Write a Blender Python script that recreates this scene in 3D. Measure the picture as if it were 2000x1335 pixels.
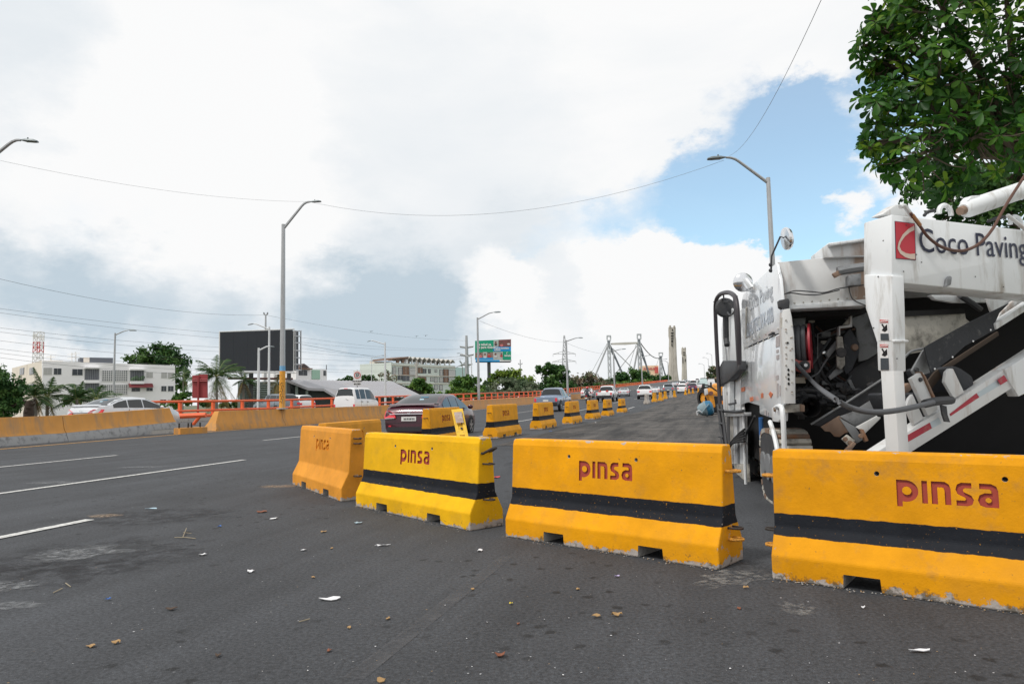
import bpy, bmesh, math, random
from mathutils import Vector, Matrix, noise as mnoise
R = math.radians
rnd = random.Random(7)
S = bpy.context.scene
COL = S.collection
for o in list(bpy.data.objects): bpy.data.objects.remove(o)

# ------------------------------------------------------------------ camera
F, CX, CY, CAMH = 1350.0, 1000.0, 667.5, 1.2
PITCH = math.atan((778 - CY) / F); ROLL = -math.atan(0.021)
MROT = Matrix.Rotation(math.pi / 2 + PITCH, 3, 'X') @ Matrix.Rotation(ROLL, 3, 'Z')
CAM = Vector((0, 0, CAMH))
cd = bpy.data.cameras.new('camera'); cam = bpy.data.objects.new('camera', cd); COL.objects.link(cam)
cam.matrix_world = Matrix.Translation(CAM) @ MROT.to_4x4()
cd.sensor_width = 36; cd.lens = 36 * F / 2000; cd.clip_start = 0.05; cd.clip_end = 20000
S.camera = cam
S.view_settings.view_transform = 'Standard'; S.view_settings.look = 'None'
S.view_settings.exposure = 0.0; S.view_settings.gamma = 1.0; S.view_settings.use_curve_mapping = False

# measured photo pixels -> world points (used once, when laying things out)
def ray(x, y): return MROT @ Vector(((x - CX) / F, -(y - CY) / F, -1.0))
def at(x, y, Y):
    d = ray(x, y); return CAM + d * (Y / d.y)
def on_plane(x, y, P, n):
    d = ray(x, y); return CAM + d * ((Vector(P) - CAM).dot(n) / d.dot(n))
TH = math.atan2(400, 1350); SN, CN = math.sin(TH), math.cos(TH)
def sv(P): return P.x * SN + P.y * CN, P.x * CN - P.y * SN
def ss(a, b, x):
    t = min(1, max(0, (x - a) / (b - a))); return t * t * (3 - 2 * t)
def zr(s, v):
    w = ss(-20, -8, v)
    w1 = max(ss(-9.5, -6.5, v), ss(30, 48, s)) * w
    z = .15 * ss(9, 18, s) * w1 + .2 * ss(45, 80, s) * w
    if s > 45: z += .012 * (s - 45)
    if s > 120: z += .014 * (s - 120)
    if v < -23.2: z += .18
    return z
def W(s, v, z=0.0, base=True):
    return Vector((s * SN + v * CN, s * CN - v * SN, z + (zr(s, v) if base else 0)))
def gz(x, y):
    d = ray(x, y); t = 2.0
    while t < 900:
        P = CAM + d * t; s, v = sv(P)
        if P.z < zr(s, v):
            lo, hi = t - .25, t
            for _ in range(24):
                t = (lo + hi) / 2; P = CAM + d * t; s, v = sv(P)
                if P.z < zr(s, v): hi = t
                else: lo = t
            return P
        t += .05 if t < 30 else .2
    return P

# ------------------------------------------------------------------ sky + sun
SUN_EL, SUN_AZ = R(56), R(236)      # azimuth measured clockwise from +Y
world = bpy.data.worlds.new('World'); S.world = world; world.use_nodes = True
nt = world.node_tree; nt.nodes.clear()
def N(tp, **k):
    n = nt.nodes.new(tp)
    for a, b in k.items():
        if a == 'ins':
            for i, v in b.items(): n.inputs[i].default_value = v
        else: setattr(n, a, b)
    return n
def Lk(a, b): nt.links.new(a, b)
def mth(op, a, b=None, clamp=False):
    n = N('ShaderNodeMath', operation=op); n.use_clamp = clamp
    for i, v in enumerate((a, b)):
        if v is None: continue
        if hasattr(v, 'links'): Lk(v, n.inputs[i])
        else: n.inputs[i].default_value = v
    return n.outputs[0]
out = N('ShaderNodeOutputWorld'); sky = N('ShaderNodeTexSky', sky_type='NISHITA', sun_disc=False)
sky.sun_elevation = SUN_EL; sky.sun_rotation = SUN_AZ; sky.air_density = 1.1; sky.dust_density = .35; sky.ozone_density = 2.2
bg_sky = N('ShaderNodeBackground', ins={'Strength': 0.15}); tint = N('ShaderNodeMix', data_type='RGBA', blend_type='MULTIPLY'); tint.inputs[0].default_value = 1; tint.inputs[7].default_value = (.92, 1.24, 1.22, 1); Lk(sky.outputs[0], tint.inputs[6]); Lk(tint.outputs[2], bg_sky.inputs['Color'])
bg_cl = N('ShaderNodeBackground', ins={'Strength': 1.0})
tc = N('ShaderNodeTexCoord'); D0 = tc.outputs['Generated']
mp = N('ShaderNodeMapping'); mp.inputs['Scale'].default_value = (1, 1, 1.7); Lk(D0, mp.inputs['Vector'])
def noi(vec, sc, det=6, ro=.55, dist=0.0):
    n = N('ShaderNodeTexNoise', ins={'Scale': sc, 'Detail': det, 'Roughness': ro, 'Distortion': dist}); Lk(vec, n.inputs['Vector']); return n
nd = noi(mp.outputs[0], 8.0, 9, .66)
sub = N('ShaderNodeVectorMath', operation='SUBTRACT'); Lk(nd.outputs['Color'], sub.inputs[0]); sub.inputs[1].default_value = (.5, .5, .5)
scl = N('ShaderNodeVectorMath', operation='SCALE'); scl.inputs['Scale'].default_value = .16; Lk(sub.outputs[0], scl.inputs[0])
add = N('ShaderNodeVectorMath', operation='ADD'); Lk(D0, add.inputs[0]); Lk(scl.outputs[0], add.inputs[1])
nrm = N('ShaderNodeVectorMath', operation='NORMALIZE'); Lk(add.outputs[0], nrm.inputs[0]); DW = nrm.outputs[0]
def blob(px, py, rad, soft=.35, vec=None):
    c = ray(px, py).normalized(); a = math.atan(rad / F)
    dn = N('ShaderNodeVectorMath', operation='DOT_PRODUCT'); Lk(vec or DW, dn.inputs[0]); dn.inputs[1].default_value = c
    mr = N('ShaderNodeMapRange', interpolation_type='SMOOTHSTEP'); Lk(dn.outputs['Value'], mr.inputs['Value'])
    mr.inputs['From Min'].default_value = math.cos(a); mr.inputs['From Max'].default_value = math.cos(a * soft); return mr.outputs[0]
def total(L):
    r = None
    for k, b in L:
        t = mth('MULTIPLY', b, k); r = t if r is None else mth('ADD', r, t)
    return r
blue = total([(1.0, blob(1530, 400, 240, .2)), (.65, blob(1490, 310, 190, .15)), (.95, blob(1330, 440, 190, .15)), (.65, blob(1640, 310, 190, .2)), (.75, blob(1720, 190, 140, .2)), (.6, blob(1110, 490, 150, .2)), (.9, blob(1600, 440, 140, .3)),
              (.9, blob(2600, 300, 500, .3))])
white = total([(1.3, blob(1290, 545, 105, .45)), (1.2, blob(1265, 490, 52, .45)), (1.2, blob(1420, 560, 110, .5)), (1.1, blob(985, 545, 82, .4)), (1.0, blob(1100, 620, 150, .5)),
               (1.2, blob(1665, 365, 84, .4)), (1.1, blob(1655, 245, 72, .35)), (.3, blob(1380, 300, 110, .2)), (.5, blob(1600, 80, 130, .3)), (1.0, blob(1300, 660, 260, .6)), (1.0, blob(1650, 450, 60, .4)), (.45, blob(1420, 385, 95, .2))])
n1 = noi(mp.outputs[0], 4.2, 9, .6)
cover = mth('ADD', mth('SUBTRACT', mth('ADD', .56, mth('MULTIPLY', mth('SUBTRACT', n1.outputs['Fac'], .5), 1.5)), blue), white)
mk = N('ShaderNodeMapRange', interpolation_type='SMOOTHSTEP'); Lk(cover, mk.inputs['Value']); mk.inputs['From Min'].default_value = -.62; mk.inputs['From Max'].default_value = .34; mk.inputs['To Min'].default_value = .26
# cloud shade: mostly bright white, grey-blue undersides
mp2 = N('ShaderNodeMapping'); mp2.inputs['Scale'].default_value = (1, 1, 3.2); Lk(D0, mp2.inputs['Vector']); n2 = noi(mp2.outputs[0], 2.6, 7, .55, .3)
grey = total([(.25, blob(60, 610, 230, .1)), (.35, blob(290, 600, 200, .1)), (.42, blob(-40, 575, 135, .1)), (.42, blob(100, 580, 135, .1)), (.42, blob(240, 585, 135, .1)), (.42, blob(380, 590, 135, .1)), (.42, blob(520, 600, 135, .1)), (.42, blob(660, 612, 135, .1)), (.42, blob(790, 625, 140, .1)), (.25, blob(890, 640, 130, .1)), (.15, blob(540, 630, 190, .1)), (.45, blob(800, 640, 240, .1)), (.5, blob(-60, 10, 240, .1)), (.3, blob(860, 250, 330, .1)), (.25, blob(760, 600, 180, .1)),
              (.22, blob(1180, 660, 170, .2)), (.25, blob(1020, 480, 150, .2)), (-.7, blob(1290, 540, 190, .3)), (-.5, blob(985, 545, 90, .3)), (-.4, blob(380, 400, 330, .2)), (-.5, blob(20, 700, 120, .2))])
gf = mth('ADD', grey, mth('MULTIPLY', mth('SUBTRACT', n2.outputs['Fac'], .46), .85), True)
cr = N('ShaderNodeValToRGB'); Lk(gf, cr.inputs['Fac'])
cr.color_ramp.elements[0].position = 0.0; cr.color_ramp.elements[0].color = (.965, .968, .97, 1)
cr.color_ramp.elements[1].position = 1.0; cr.color_ramp.elements[1].color = (.54, .64, .72, 1)
e = cr.color_ramp.elements.new(.35); e.color = (.84, .875, .905, 1)
Lk(cr.outputs[0], bg_cl.inputs['Color'])
ms = N('ShaderNodeMixShader'); Lk(mk.outputs[0], ms.inputs[0]); Lk(bg_sky.outputs[0], ms.inputs[1]); Lk(bg_cl.outputs[0], ms.inputs[2]); Lk(ms.outputs[0], out.inputs[0])
sl = bpy.data.lights.new('sun', 'SUN'); sl.energy = 2.3; sl.angle = R(8); sl.color = (1.0, .955, .89)
sun = bpy.data.objects.new('sun', sl); COL.objects.link(sun)
sd = Vector((math.sin(SUN_AZ) * math.cos(SUN_EL), math.cos(SUN_AZ) * math.cos(SUN_EL), math.sin(SUN_EL)))
sun.rotation_euler = sd.to_track_quat('Z', 'Y').to_euler()

# ------------------------------------------------------------------ materials
MATS = {}
def mat(name, col, rough=.6, metal=0.0, var=.12, vscale=6.0, dirt=None, dirt_amt=0.0, dscale=3.0, bump=0.0, bscale=60.0, spec=.5, streak=False, coat=0.0, trans=None, emit=None, darker=None):
    if name in MATS: return MATS[name]
    m = bpy.data.materials.new(name); m.use_nodes = True; t = m.node_tree; b = t.nodes['Principled BSDF']
    b.inputs['Roughness'].default_value = rough; b.inputs['Metallic'].default_value = metal; b.inputs['Specular IOR Level'].default_value = spec
    b.inputs['Coat Weight'].default_value = coat
    tcn = t.nodes.new('ShaderNodeTexCoord'); vec = tcn.outputs['Object']
    nz = t.nodes.new('ShaderNodeTexNoise'); nz.inputs['Scale'].default_value = vscale; nz.inputs['Detail'].default_value = 5; t.links.new(vec, nz.inputs['Vector'])
    mx = t.nodes.new('ShaderNodeMix'); mx.data_type = 'RGBA'
    c = Vector(col); mx.inputs[6].default_value = (*(c * (1 - var)), 1); mx.inputs[7].default_value = (*[min(1, q * (1 + var)) for q in c], 1)
    t.links.new(nz.outputs['Fac'], mx.inputs[0]); cur = mx.outputs[2]
    if dirt:
        mpn = t.nodes.new('ShaderNodeMapping'); mpn.inputs['Scale'].default_value = (1, 1, .16) if streak else (1, 1, 1); t.links.new(vec, mpn.inputs['Vector'])
        n3 = t.nodes.new('ShaderNodeTexNoise'); n3.inputs['Scale'].default_value = dscale; n3.inputs['Detail'].default_value = 9; n3.inputs['Roughness'].default_value = .68; t.links.new(mpn.outputs[0], n3.inputs['Vector'])
        mr = t.nodes.new('ShaderNodeMapRange'); mr.inputs['From Min'].default_value = .62 - dirt_amt * .25; mr.inputs['From Max'].default_value = .74 - dirt_amt * .1; t.links.new(n3.outputs['Fac'], mr.inputs['Value'])
        m2 = t.nodes.new('ShaderNodeMix'); m2.data_type = 'RGBA'; m2.inputs[7].default_value = (*dirt, 1); t.links.new(cur, m2.inputs[6])
        mm = t.nodes.new('ShaderNodeMath'); mm.operation = 'MULTIPLY'; mm.inputs[1].default_value = .8; t.links.new(mr.outputs[0], mm.inputs[0]); t.links.new(mm.outputs[0], m2.inputs[0]); cur = m2.outputs[2]
    t.links.new(cur, b.inputs['Base Color'])
    if bump:
        nb = t.nodes.new('ShaderNodeTexNoise'); nb.inputs['Scale'].default_value = bscale; nb.inputs['Detail'].default_value = 4; t.links.new(vec, nb.inputs['Vector'])
        bp = t.nodes.new('ShaderNodeBump'); bp.inputs['Strength'].default_value = bump; bp.inputs['Distance'].default_value = .02; t.links.new(nb.outputs['Fac'], bp.inputs['Height']); t.links.new(bp.outputs[0], b.inputs['Normal'])
    if trans:
        b.inputs['Transmission Weight'].default_value = 0
        tr = t.nodes.new('ShaderNodeBsdfTranslucent'); t.links.new(cur, tr.inputs['Color']); mxs = t.nodes.new('ShaderNodeMixShader'); mxs.inputs[0].default_value = trans
        o = t.nodes['Material Output']; t.links.new(b.outputs[0], mxs.inputs[1]); t.links.new(tr.outputs[0], mxs.inputs[2]); t.links.new(mxs.outputs[0], o.inputs['Surface'])
    if emit: b.inputs['Emission Color'].default_value = (*col, 1); b.inputs['Emission Strength'].default_value = emit
    MATS[name] = m; return m

# ------------------------------------------------------------------ mesh builder
class MB:
    def __init__(s): s.v = []; s.f = []; s.m = []
    def poly(s, pts, mi=0):
        i = len(s.v); s.v += [Vector(p) for p in pts]; s.f.append(tuple(range(i, i + len(pts)))); s.m.append(mi); return s
    def prism(s, pts, vec, mi=0):
        n = len(pts); i = len(s.v); vec = Vector(vec); s.v += [Vector(p) for p in pts] + [Vector(p) + vec for p in pts]
        s.f += [tuple(range(i, i + n)), tuple(range(i + 2 * n - 1, i + n - 1, -1))]
        for k in range(n): s.f.append((i + k, i + n + k, i + n + (k + 1) % n, i + (k + 1) % n))
        s.m += [mi] * (n + 2); return s
    def box(s, c, size, rz=0.0, mi=0, axes=None):
        c = Vector(c); hx, hy, hz = [q / 2 for q in size]
        if axes is None: axes = (Vector((math.cos(rz), math.sin(rz), 0)), Vector((-math.sin(rz), math.cos(rz), 0)), Vector((0, 0, 1)))
        a, b, k = axes
        P = [c + a * sx * hx + b * sy * hy - k * hz for sx, sy in ((-1, -1), (1, -1), (1, 1), (-1, 1))]
        return s.prism(P, k * hz * 2, mi)
    def tube(s, path, r, n=8, mi=0, cap=True, closed=False):
        path = [Vector(p) for p in path]; rs = r if isinstance(r, (list, tuple)) else [r] * len(path); i0 = len(s.v); L = len(path)
        up = None
        for k, p in enumerate(path):
            if closed: d = path[(k + 1) % L] - path[k - 1]
            else: d = path[min(k + 1, L - 1)] - path[max(k - 1, 0)]
            d = d.normalized() if d.length > 1e-9 else Vector((0, 0, 1))
            if up is None: up = d.orthogonal().normalized()
            up = up - d * up.dot(d)
            up = up.normalized() if up.length > 1e-6 else d.orthogonal().normalized()
            sd_ = d.cross(up)
            for j in range(n):
                a = 2 * math.pi * j / n; s.v.append(p + (up * math.cos(a) + sd_ * math.sin(a)) * rs[k])
        for k in range(L if closed else L - 1):
            k2 = (k + 1) % L
            for j in range(n): s.f.append((i0 + k * n + j, i0 + k * n + (j + 1) % n, i0 + k2 * n + (j + 1) % n, i0 + k2 * n + j)); s.m.append(mi)
        if cap and not closed:
            s.f.append(tuple(i0 + j for j in range(n - 1, -1, -1))); s.f.append(tuple(i0 + (L - 1) * n + j for j in range(n))); s.m += [mi, mi]
        return s
    def lathe(s, prof, c=(0, 0, 0), axis=(0, 0, 1), n=16, mi=0):
        axis = Vector(axis).normalized(); a = axis.orthogonal().normalized(); b = axis.cross(a); c = Vector(c); i0 = len(s.v)
        for r, h in prof:
            for j in range(n):
                t = 2 * math.pi * j / n; s.v.append(c + axis * h + (a * math.cos(t) + b * math.sin(t)) * max(r, 1e-4))
        for k in range(len(prof) - 1):
            for j in range(n): s.f.append((i0 + k * n + j, i0 + k * n + (j + 1) % n, i0 + (k + 1) * n + (j + 1) % n, i0 + (k + 1) * n + j)); s.m.append(mi)
        return s
    def ell(s, c, rad, n=12, m=8, mi=0, axes=None):
        c = Vector(c); i0 = len(s.v)
        for k in range(m + 1):
            ph = math.pi * k / m
            for j in range(n):
                t = 2 * math.pi * j / n; q = Vector((math.sin(ph) * math.cos(t) * rad[0], math.sin(ph) * math.sin(t) * rad[1], math.cos(ph) * rad[2]))
                s.v.append(c + (axes @ q if axes else q))
        for k in range(m):
            for j in range(n): s.f.append((i0 + k * n + j, i0 + (k + 1) * n + j, i0 + (k + 1) * n + (j + 1) % n, i0 + k * n + (j + 1) % n)); s.m.append(mi)
        return s
    def mesh(s, name, off=None, smooth=35):
        me = bpy.data.meshes.new(name)
        me.from_pydata([tuple(p - off) if off else tuple(p) for p in s.v], [], s.f)
        me.polygons.foreach_set('material_index', s.m)
        if smooth:
            me.polygons.foreach_set('use_smooth', [True] * len(s.f)); me.update()
            try: me.set_sharp_from_angle(angle=R(smooth))
            except Exception: pass
        me.update(); return me
    def build(s, name, mats, parent=None, world=True, smooth=35, recalc=False, bevel=0):
        off = wloc(parent) if (parent and world) else None
        me = s.mesh(name, off, 0 if recalc or bevel else smooth)
        if recalc or bevel:
            bm = bmesh.new(); bm.from_mesh(me)
            if bevel:
                bmesh.ops.remove_doubles(bm, verts=bm.verts, dist=1e-5)
                bmesh.ops.recalc_face_normals(bm, faces=bm.faces)
                ed = [e for e in bm.edges if len(e.link_faces) == 2 and e.calc_face_angle(0) > R(28)]
                bmesh.ops.bevel(bm, geom=ed, offset=bevel, segments=2, profile=.5, affect='EDGES', clamp_overlap=True)
            else: bmesh.ops.recalc_face_normals(bm, faces=bm.faces)
            bm.to_mesh(me); bm.free()
            me.polygons.foreach_set('use_smooth', [True] * len(me.polygons)); me.update()
            me.set_sharp_from_angle(angle=R(smooth or 35))
        for m in (mats if isinstance(mats, (list, tuple)) else [mats]): me.materials.append(m)
        return link(name, me, parent)
def wloc(o):
    p = Vector((0, 0, 0))
    while o: p += o.location; o = o.parent
    return p
def link(name, me, parent=None, loc=None, rot=None):
    o = bpy.data.objects.new(name, me); COL.objects.link(o)
    if parent: o.parent = parent
    if loc is not None: o.location = loc
    if rot is not None: o.rotation_euler = rot
    return o
def tag(o, label=None, cat=None, group=None, kind=None):
    for k, v in (('label', label), ('category', cat), ('group', group), ('kind', kind)):
        if v: o[k] = v
    return o
def thing(name, label, cat, loc=(0, 0, 0), rz=0.0, group=None, scale=None):
    o = link(name, None, None, loc, (0, 0, rz))
    if scale: o.scale = scale if isinstance(scale, (tuple, list)) else (scale,) * 3
    return tag(o, label, cat, group)
def dup(root, name=None, loc=None, rz=None, label=None, cat=None, group=None, scale=None):
    def cp(o, par):
        c = o.copy(); COL.objects.link(c); c.parent = par
        for ch in o.children: cp(ch, c)
        return c
    r = cp(root, None)
    if name: r.name = name
    if loc is not None: r.location = loc
    if rz is not None: r.rotation_euler = (0, 0, rz)
    if scale: r.scale = scale if isinstance(scale, (tuple, list)) else (scale,) * 3
    return tag(r, label, cat, group)
def setmat(o, i, m):
    o.material_slots[i].link = 'OBJECT'; o.material_slots[i].material = m
def text_mesh(txt, size, ext=.002, bold=0.0, align='CENTER', sp=1.0):
    cu = bpy.data.curves.new('t', 'FONT'); cu.body = txt; cu.size = size; cu.extrude = ext; cu.offset = bold; cu.align_x = align; cu.align_y = 'CENTER'; cu.resolution_u = 3; cu.space_character = sp
    ob = bpy.data.objects.new('t', cu); COL.objects.link(ob); dg = bpy.context.evaluated_depsgraph_get(); dg.update()
    me = bpy.data.meshes.new_from_object(ob.evaluated_get(dg)); bpy.data.objects.remove(ob); return me
def place_flat(name, me, m, parent, P, ax, ay, off=.003):
    """put a flat mesh with its x along ax and y along ay at P"""
    ax = Vector(ax).normalized(); az = ax.cross(Vector(ay)).normalized(); ay = az.cross(ax)
    T = Matrix((ax, ay, az)).transposed().to_4x4(); T.translation = Vector(P) + az * off - (wloc(parent) if parent else Vector())
    me.transform(T); me.materials.clear(); me.materials.append(m); return link(name, me, parent)
# ------------------------------------------------------------------ setting: ground, road, markings
def asphalt(name, base, tint, patch=.25, streak=.3, spots=0.0, scale=1.0, rough=.85, stains=True):
    m = bpy.data.materials.new(name); m.use_nodes = True; t = m.node_tree; b = t.nodes['Principled BSDF']; lk = t.links.new
    g = t.nodes.new('ShaderNodeNewGeometry')
    mp_ = t.nodes.new('ShaderNodeMapping'); mp_.inputs['Rotation'].default_value = (0, 0, TH); lk(g.outputs['Position'], mp_.inputs['Vector'])
    st = t.nodes.new('ShaderNodeMapping'); st.inputs['Scale'].default_value = (1, .07, 1); lk(mp_.outputs[0], st.inputs['Vector'])
    def nz(v, sc, det, ro=.6):
        n = t.nodes.new('ShaderNodeTexNoise'); n.inputs['Scale'].default_value = sc; n.inputs['Detail'].default_value = det; n.inputs['Roughness'].default_value = ro; lk(v, n.inputs['Vector']); return n.outputs['Fac']
    def mr(v, a, b_, c, d):
        n = t.nodes.new('ShaderNodeMapRange'); n.inputs[1].default_value = a; n.inputs[2].default_value = b_; n.inputs[3].default_value = c; n.inputs[4].default_value = d; lk(v, n.inputs[0]); return n.outputs[0]
    def mul(a, b_):
        n = t.nodes.new('ShaderNodeMath'); n.operation = 'MULTIPLY'; lk(a, n.inputs[0]); lk(b_, n.inputs[1]); return n.outputs[0]
    fine = nz(g.outputs['Position'], 170 * scale, 3, .7); mid = nz(g.outputs['Position'], 45 * scale, 4, .7); big = nz(mp_.outputs[0], .55, 5, .6); stv = nz(st.outputs[0], 2.4, 6, .65)
    f = mul(mr(fine, .3, .72, .45, 1.6), mr(mid, .32, .68, .42, 1.6)); f = mul(f, mr(big, .3, .7, 1 - patch, 1 + patch)); f = mul(f, mr(stv, .32, .68, 1 - streak, 1 + streak))
    if stains:
        oil = nz(mp_.outputs[0], 1.7, 8, .7); f = mul(f, mr(oil, .62, .74, 1.0, .66))
    if spots:
        vo = t.nodes.new('ShaderNodeTexVoronoi'); vo.inputs['Scale'].default_value = 6.5; vo.inputs['Randomness'].default_value = 1; wv = t.nodes.new('ShaderNodeMapping'); lk(g.outputs['Position'], wv.inputs['Vector'])
        nzv = t.nodes.new('ShaderNodeTexNoise'); nzv.inputs['Scale'].default_value = 22; lk(g.outputs['Position'], nzv.inputs['Vector'])
        av = t.nodes.new('ShaderNodeVectorMath'); av.operation = 'MULTIPLY_ADD'; lk(nzv.outputs['Color'], av.inputs[0]); av.inputs[1].default_value = (.05, .05, .05); lk(g.outputs['Position'], av.inputs[2]); lk(av.outputs[0], vo.inputs['Vector'])
        where = nz(g.outputs['Position'], .35, 2); keep = mr(where, .42, .55, 0, 1)
        sp_ = mr(vo.outputs['Distance'], .16, .24, 1, 0); a = mul(sp_, keep)
        sel = mr(vo.outputs['Color'], .4, .45, 0, 1); a = mul(a, sel); f = mul(f, mr(a, 0, 1, 1, 1 - spots))
    sp2 = nz(g.outputs['Position'], 95 * scale, 2, .5); lightsp = mr(sp2, .66, .72, 0, 1)
    c = t.nodes.new('ShaderNodeMix'); c.data_type = 'RGBA'; c.inputs[6].default_value = (0, 0, 0, 1); c.inputs[7].default_value = (*[base * q * 2 for q in tint], 1)
    h = t.nodes.new('ShaderNodeMath'); h.operation = 'MULTIPLY'; h.inputs[1].default_value = .5; lk(f, h.inputs[0]); lk(h.outputs[0], c.inputs[0])
    c2 = t.nodes.new('ShaderNodeMix'); c2.data_type = 'RGBA'; c2.inputs[7].default_value = (.2, .19, .18, 1); lk(c.outputs[2], c2.inputs[6])
    h2 = t.nodes.new('ShaderNodeMath'); h2.operation = 'MULTIPLY'; h2.inputs[1].default_value = .4; lk(lightsp, h2.inputs[0]); lk(h2.outputs[0], c2.inputs[0])
    lk(c2.outputs[2], b.inputs['Base Color']); b.inputs['Roughness'].default_value = rough; b.inputs['Specular IOR Level'].default_value = .42
    bp = t.nodes.new('ShaderNodeBump'); bp.inputs['Strength'].default_value = .55; bp.inputs['Distance'].default_value = .008; lk(fine, bp.inputs['Height']); lk(bp.outputs[0], b.inputs['Normal'])
    return m
M_ROAD = asphalt('asphalt', .046, (.93, 1.0, 1.13), .22, .2, .68)
M_MILL = asphalt('milled_asphalt', .044, (1.12, 1.0, .9), .55, .8, 0, .5)
M_FAR = asphalt('grey_asphalt', .07, (1.0, 1.0, 1.03), .15, .2, 0)
M_CONC = mat('concrete', (.42, .40, .37), .85, var=.18, vscale=3, dirt=(.12, .11, .1), dirt_amt=.4, bump=.2, bscale=40)
M_WHITE_LINE = mat('road_paint', (.62, .62, .6), .7, var=.1, vscale=8, dirt=(.12, .12, .12), dirt_amt=.75, dscale=22)
M_YEL_LINE = mat('yellow_road_paint', (.62, .33, .07), .7, var=.1, dirt=(.12, .11, .1), dirt_amt=.5, dscale=14)
def sheet(name, m, ss_, vs_, dz=0.0, kind='structure'):
    mb = MB(); n = len(vs_)
    for s in ss_:
        for v in vs_: p = W(s, v); p.z += dz; mb.v.append(p)
    for i in range(len(ss_) - 1):
        for j in range(n - 1): mb.f.append((i * n + j, i * n + j + 1, (i + 1) * n + j + 1, (i + 1) * n + j)); mb.m.append(0)
    return tag(mb.build(name, m, smooth=60), kind=kind)
SS = [-60, -30, -10] + list(range(-4, 60, 2)) + list(range(60, 200, 6)) + list(range(200, 561, 24))
terr = MB()
for i in range(41):
    for j in range(41):
        x = -6000 + 300 * i; y = -6000 + 300 * j; terr.v.append(Vector((x, y, -1.0)))
for i in range(40):
    for j in range(40): k = i * 41 + j; terr.f.append((k, k + 41, k + 42, k + 1)); terr.m.append(0)
tag(terr.build('ground', mat('ground_soil', (.13, .13, .085), .95, var=.35, vscale=.05, dirt=(.06, .09, .03), dirt_amt=.8, dscale=.02)), kind='structure')
sheet('road', M_ROAD, SS, [-23.2, -20, -17, -14, -12, -9.5, -8.5, -7.5, -6.5, -5, -3, -1, 1, 2.3])
sheet('opposite_road', M_FAR, SS, [-32.8, -30, -27, -23.2001])
sheet('milled_lane', M_MILL, [15.4] + [s for s in SS if s > 15.5], [-5.0, -3, -1, 1, 2.2], .006)
# pavement with kerb on the right of the closed lane, and the sides of the raised road
kb = MB()
for i in range(len(SS) - 1):
    a, b = SS[i], SS[i + 1]
    P = [W(a, 2.3), W(b, 2.3), W(b, 2.3) + Vector((0, 0, .13)), W(a, 2.3) + Vector((0, 0, .13))]; kb.poly(P)
    kb.poly([P[3], P[2], W(b, 5.5) + Vector((0, 0, .13)), W(a, 5.5) + Vector((0, 0, .13))])
    for v, sg in ((5.5, .13), (-32.8, 0)):
        p, q = W(a, v) + Vector((0, 0, sg)), W(b, v) + Vector((0, 0, sg)); kb.poly([p, q, Vector((q.x, q.y, -1)), Vector((p.x, p.y, -1))])
    p, q = W(a, -23.19), W(b, -23.19); kb.poly([p, q, W(b, -23.21), W(a, -23.21)])
tag(kb.build('pavement', M_CONC), kind='structure')
def strip(name, m, pts, w, dz=.008):
    """painted line through (s, v) points"""
    mb = MB(); fine = []
    for (a, b) in zip(pts, pts[1:]):
        k = max(1, int(abs(b[0] - a[0]) / 2)); fine += [(a[0] + (b[0] - a[0]) * i / k, a[1] + (b[1] - a[1]) * i / k) for i in range(k)]
    fine.append(pts[-1])
    for s, v in fine:
        for d in (-w / 2, w / 2): p = W(s, v + d); p.z += dz; mb.v.append(p)
    for i in range(len(fine) - 1): mb.f.append((2 * i, 2 * i + 1, 2 * i + 3, 2 * i + 2)); mb.m.append(0)
    return tag(mb.build(name, m), kind='structure')
for s0, s1 in ((-20, -12), (-2.5, 5.92), (18.6, 20.6), (24.2, 25.4), (36, 40), (52, 56)): strip('lane_marking', M_WHITE_LINE, [(s0, -6.51), (s1, -6.51)], .13)
for s0, s1 in ((-14, -6), (2.8, 12.8), (22, 27), (33, 40), (50, 57), (68, 74), (85, 91), (102, 108), (120, 126)): strip('lane_marking', M_WHITE_LINE, [(s0, -9.9), (s1, -9.87)], .13)
for s0, s1 in ((-10, -2), (4.6, 13.8), (19.6, 25.4), (32, 40), (48, 56), (65, 72), (82, 88), (100, 106)): strip('lane_marking', M_WHITE_LINE, [(s0, -14.4), (s1, -14.38)], .13)
strip('edge_marking', M_YEL_LINE, [(-30, -18.6), (15.75, -20.84), (23.9, -21.65), (31.7, -21.93), (40, -21.95)], .16)
strip('edge_marking', M_WHITE_LINE, [(40, -21.95), (120, -21.9)], .14)
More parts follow.
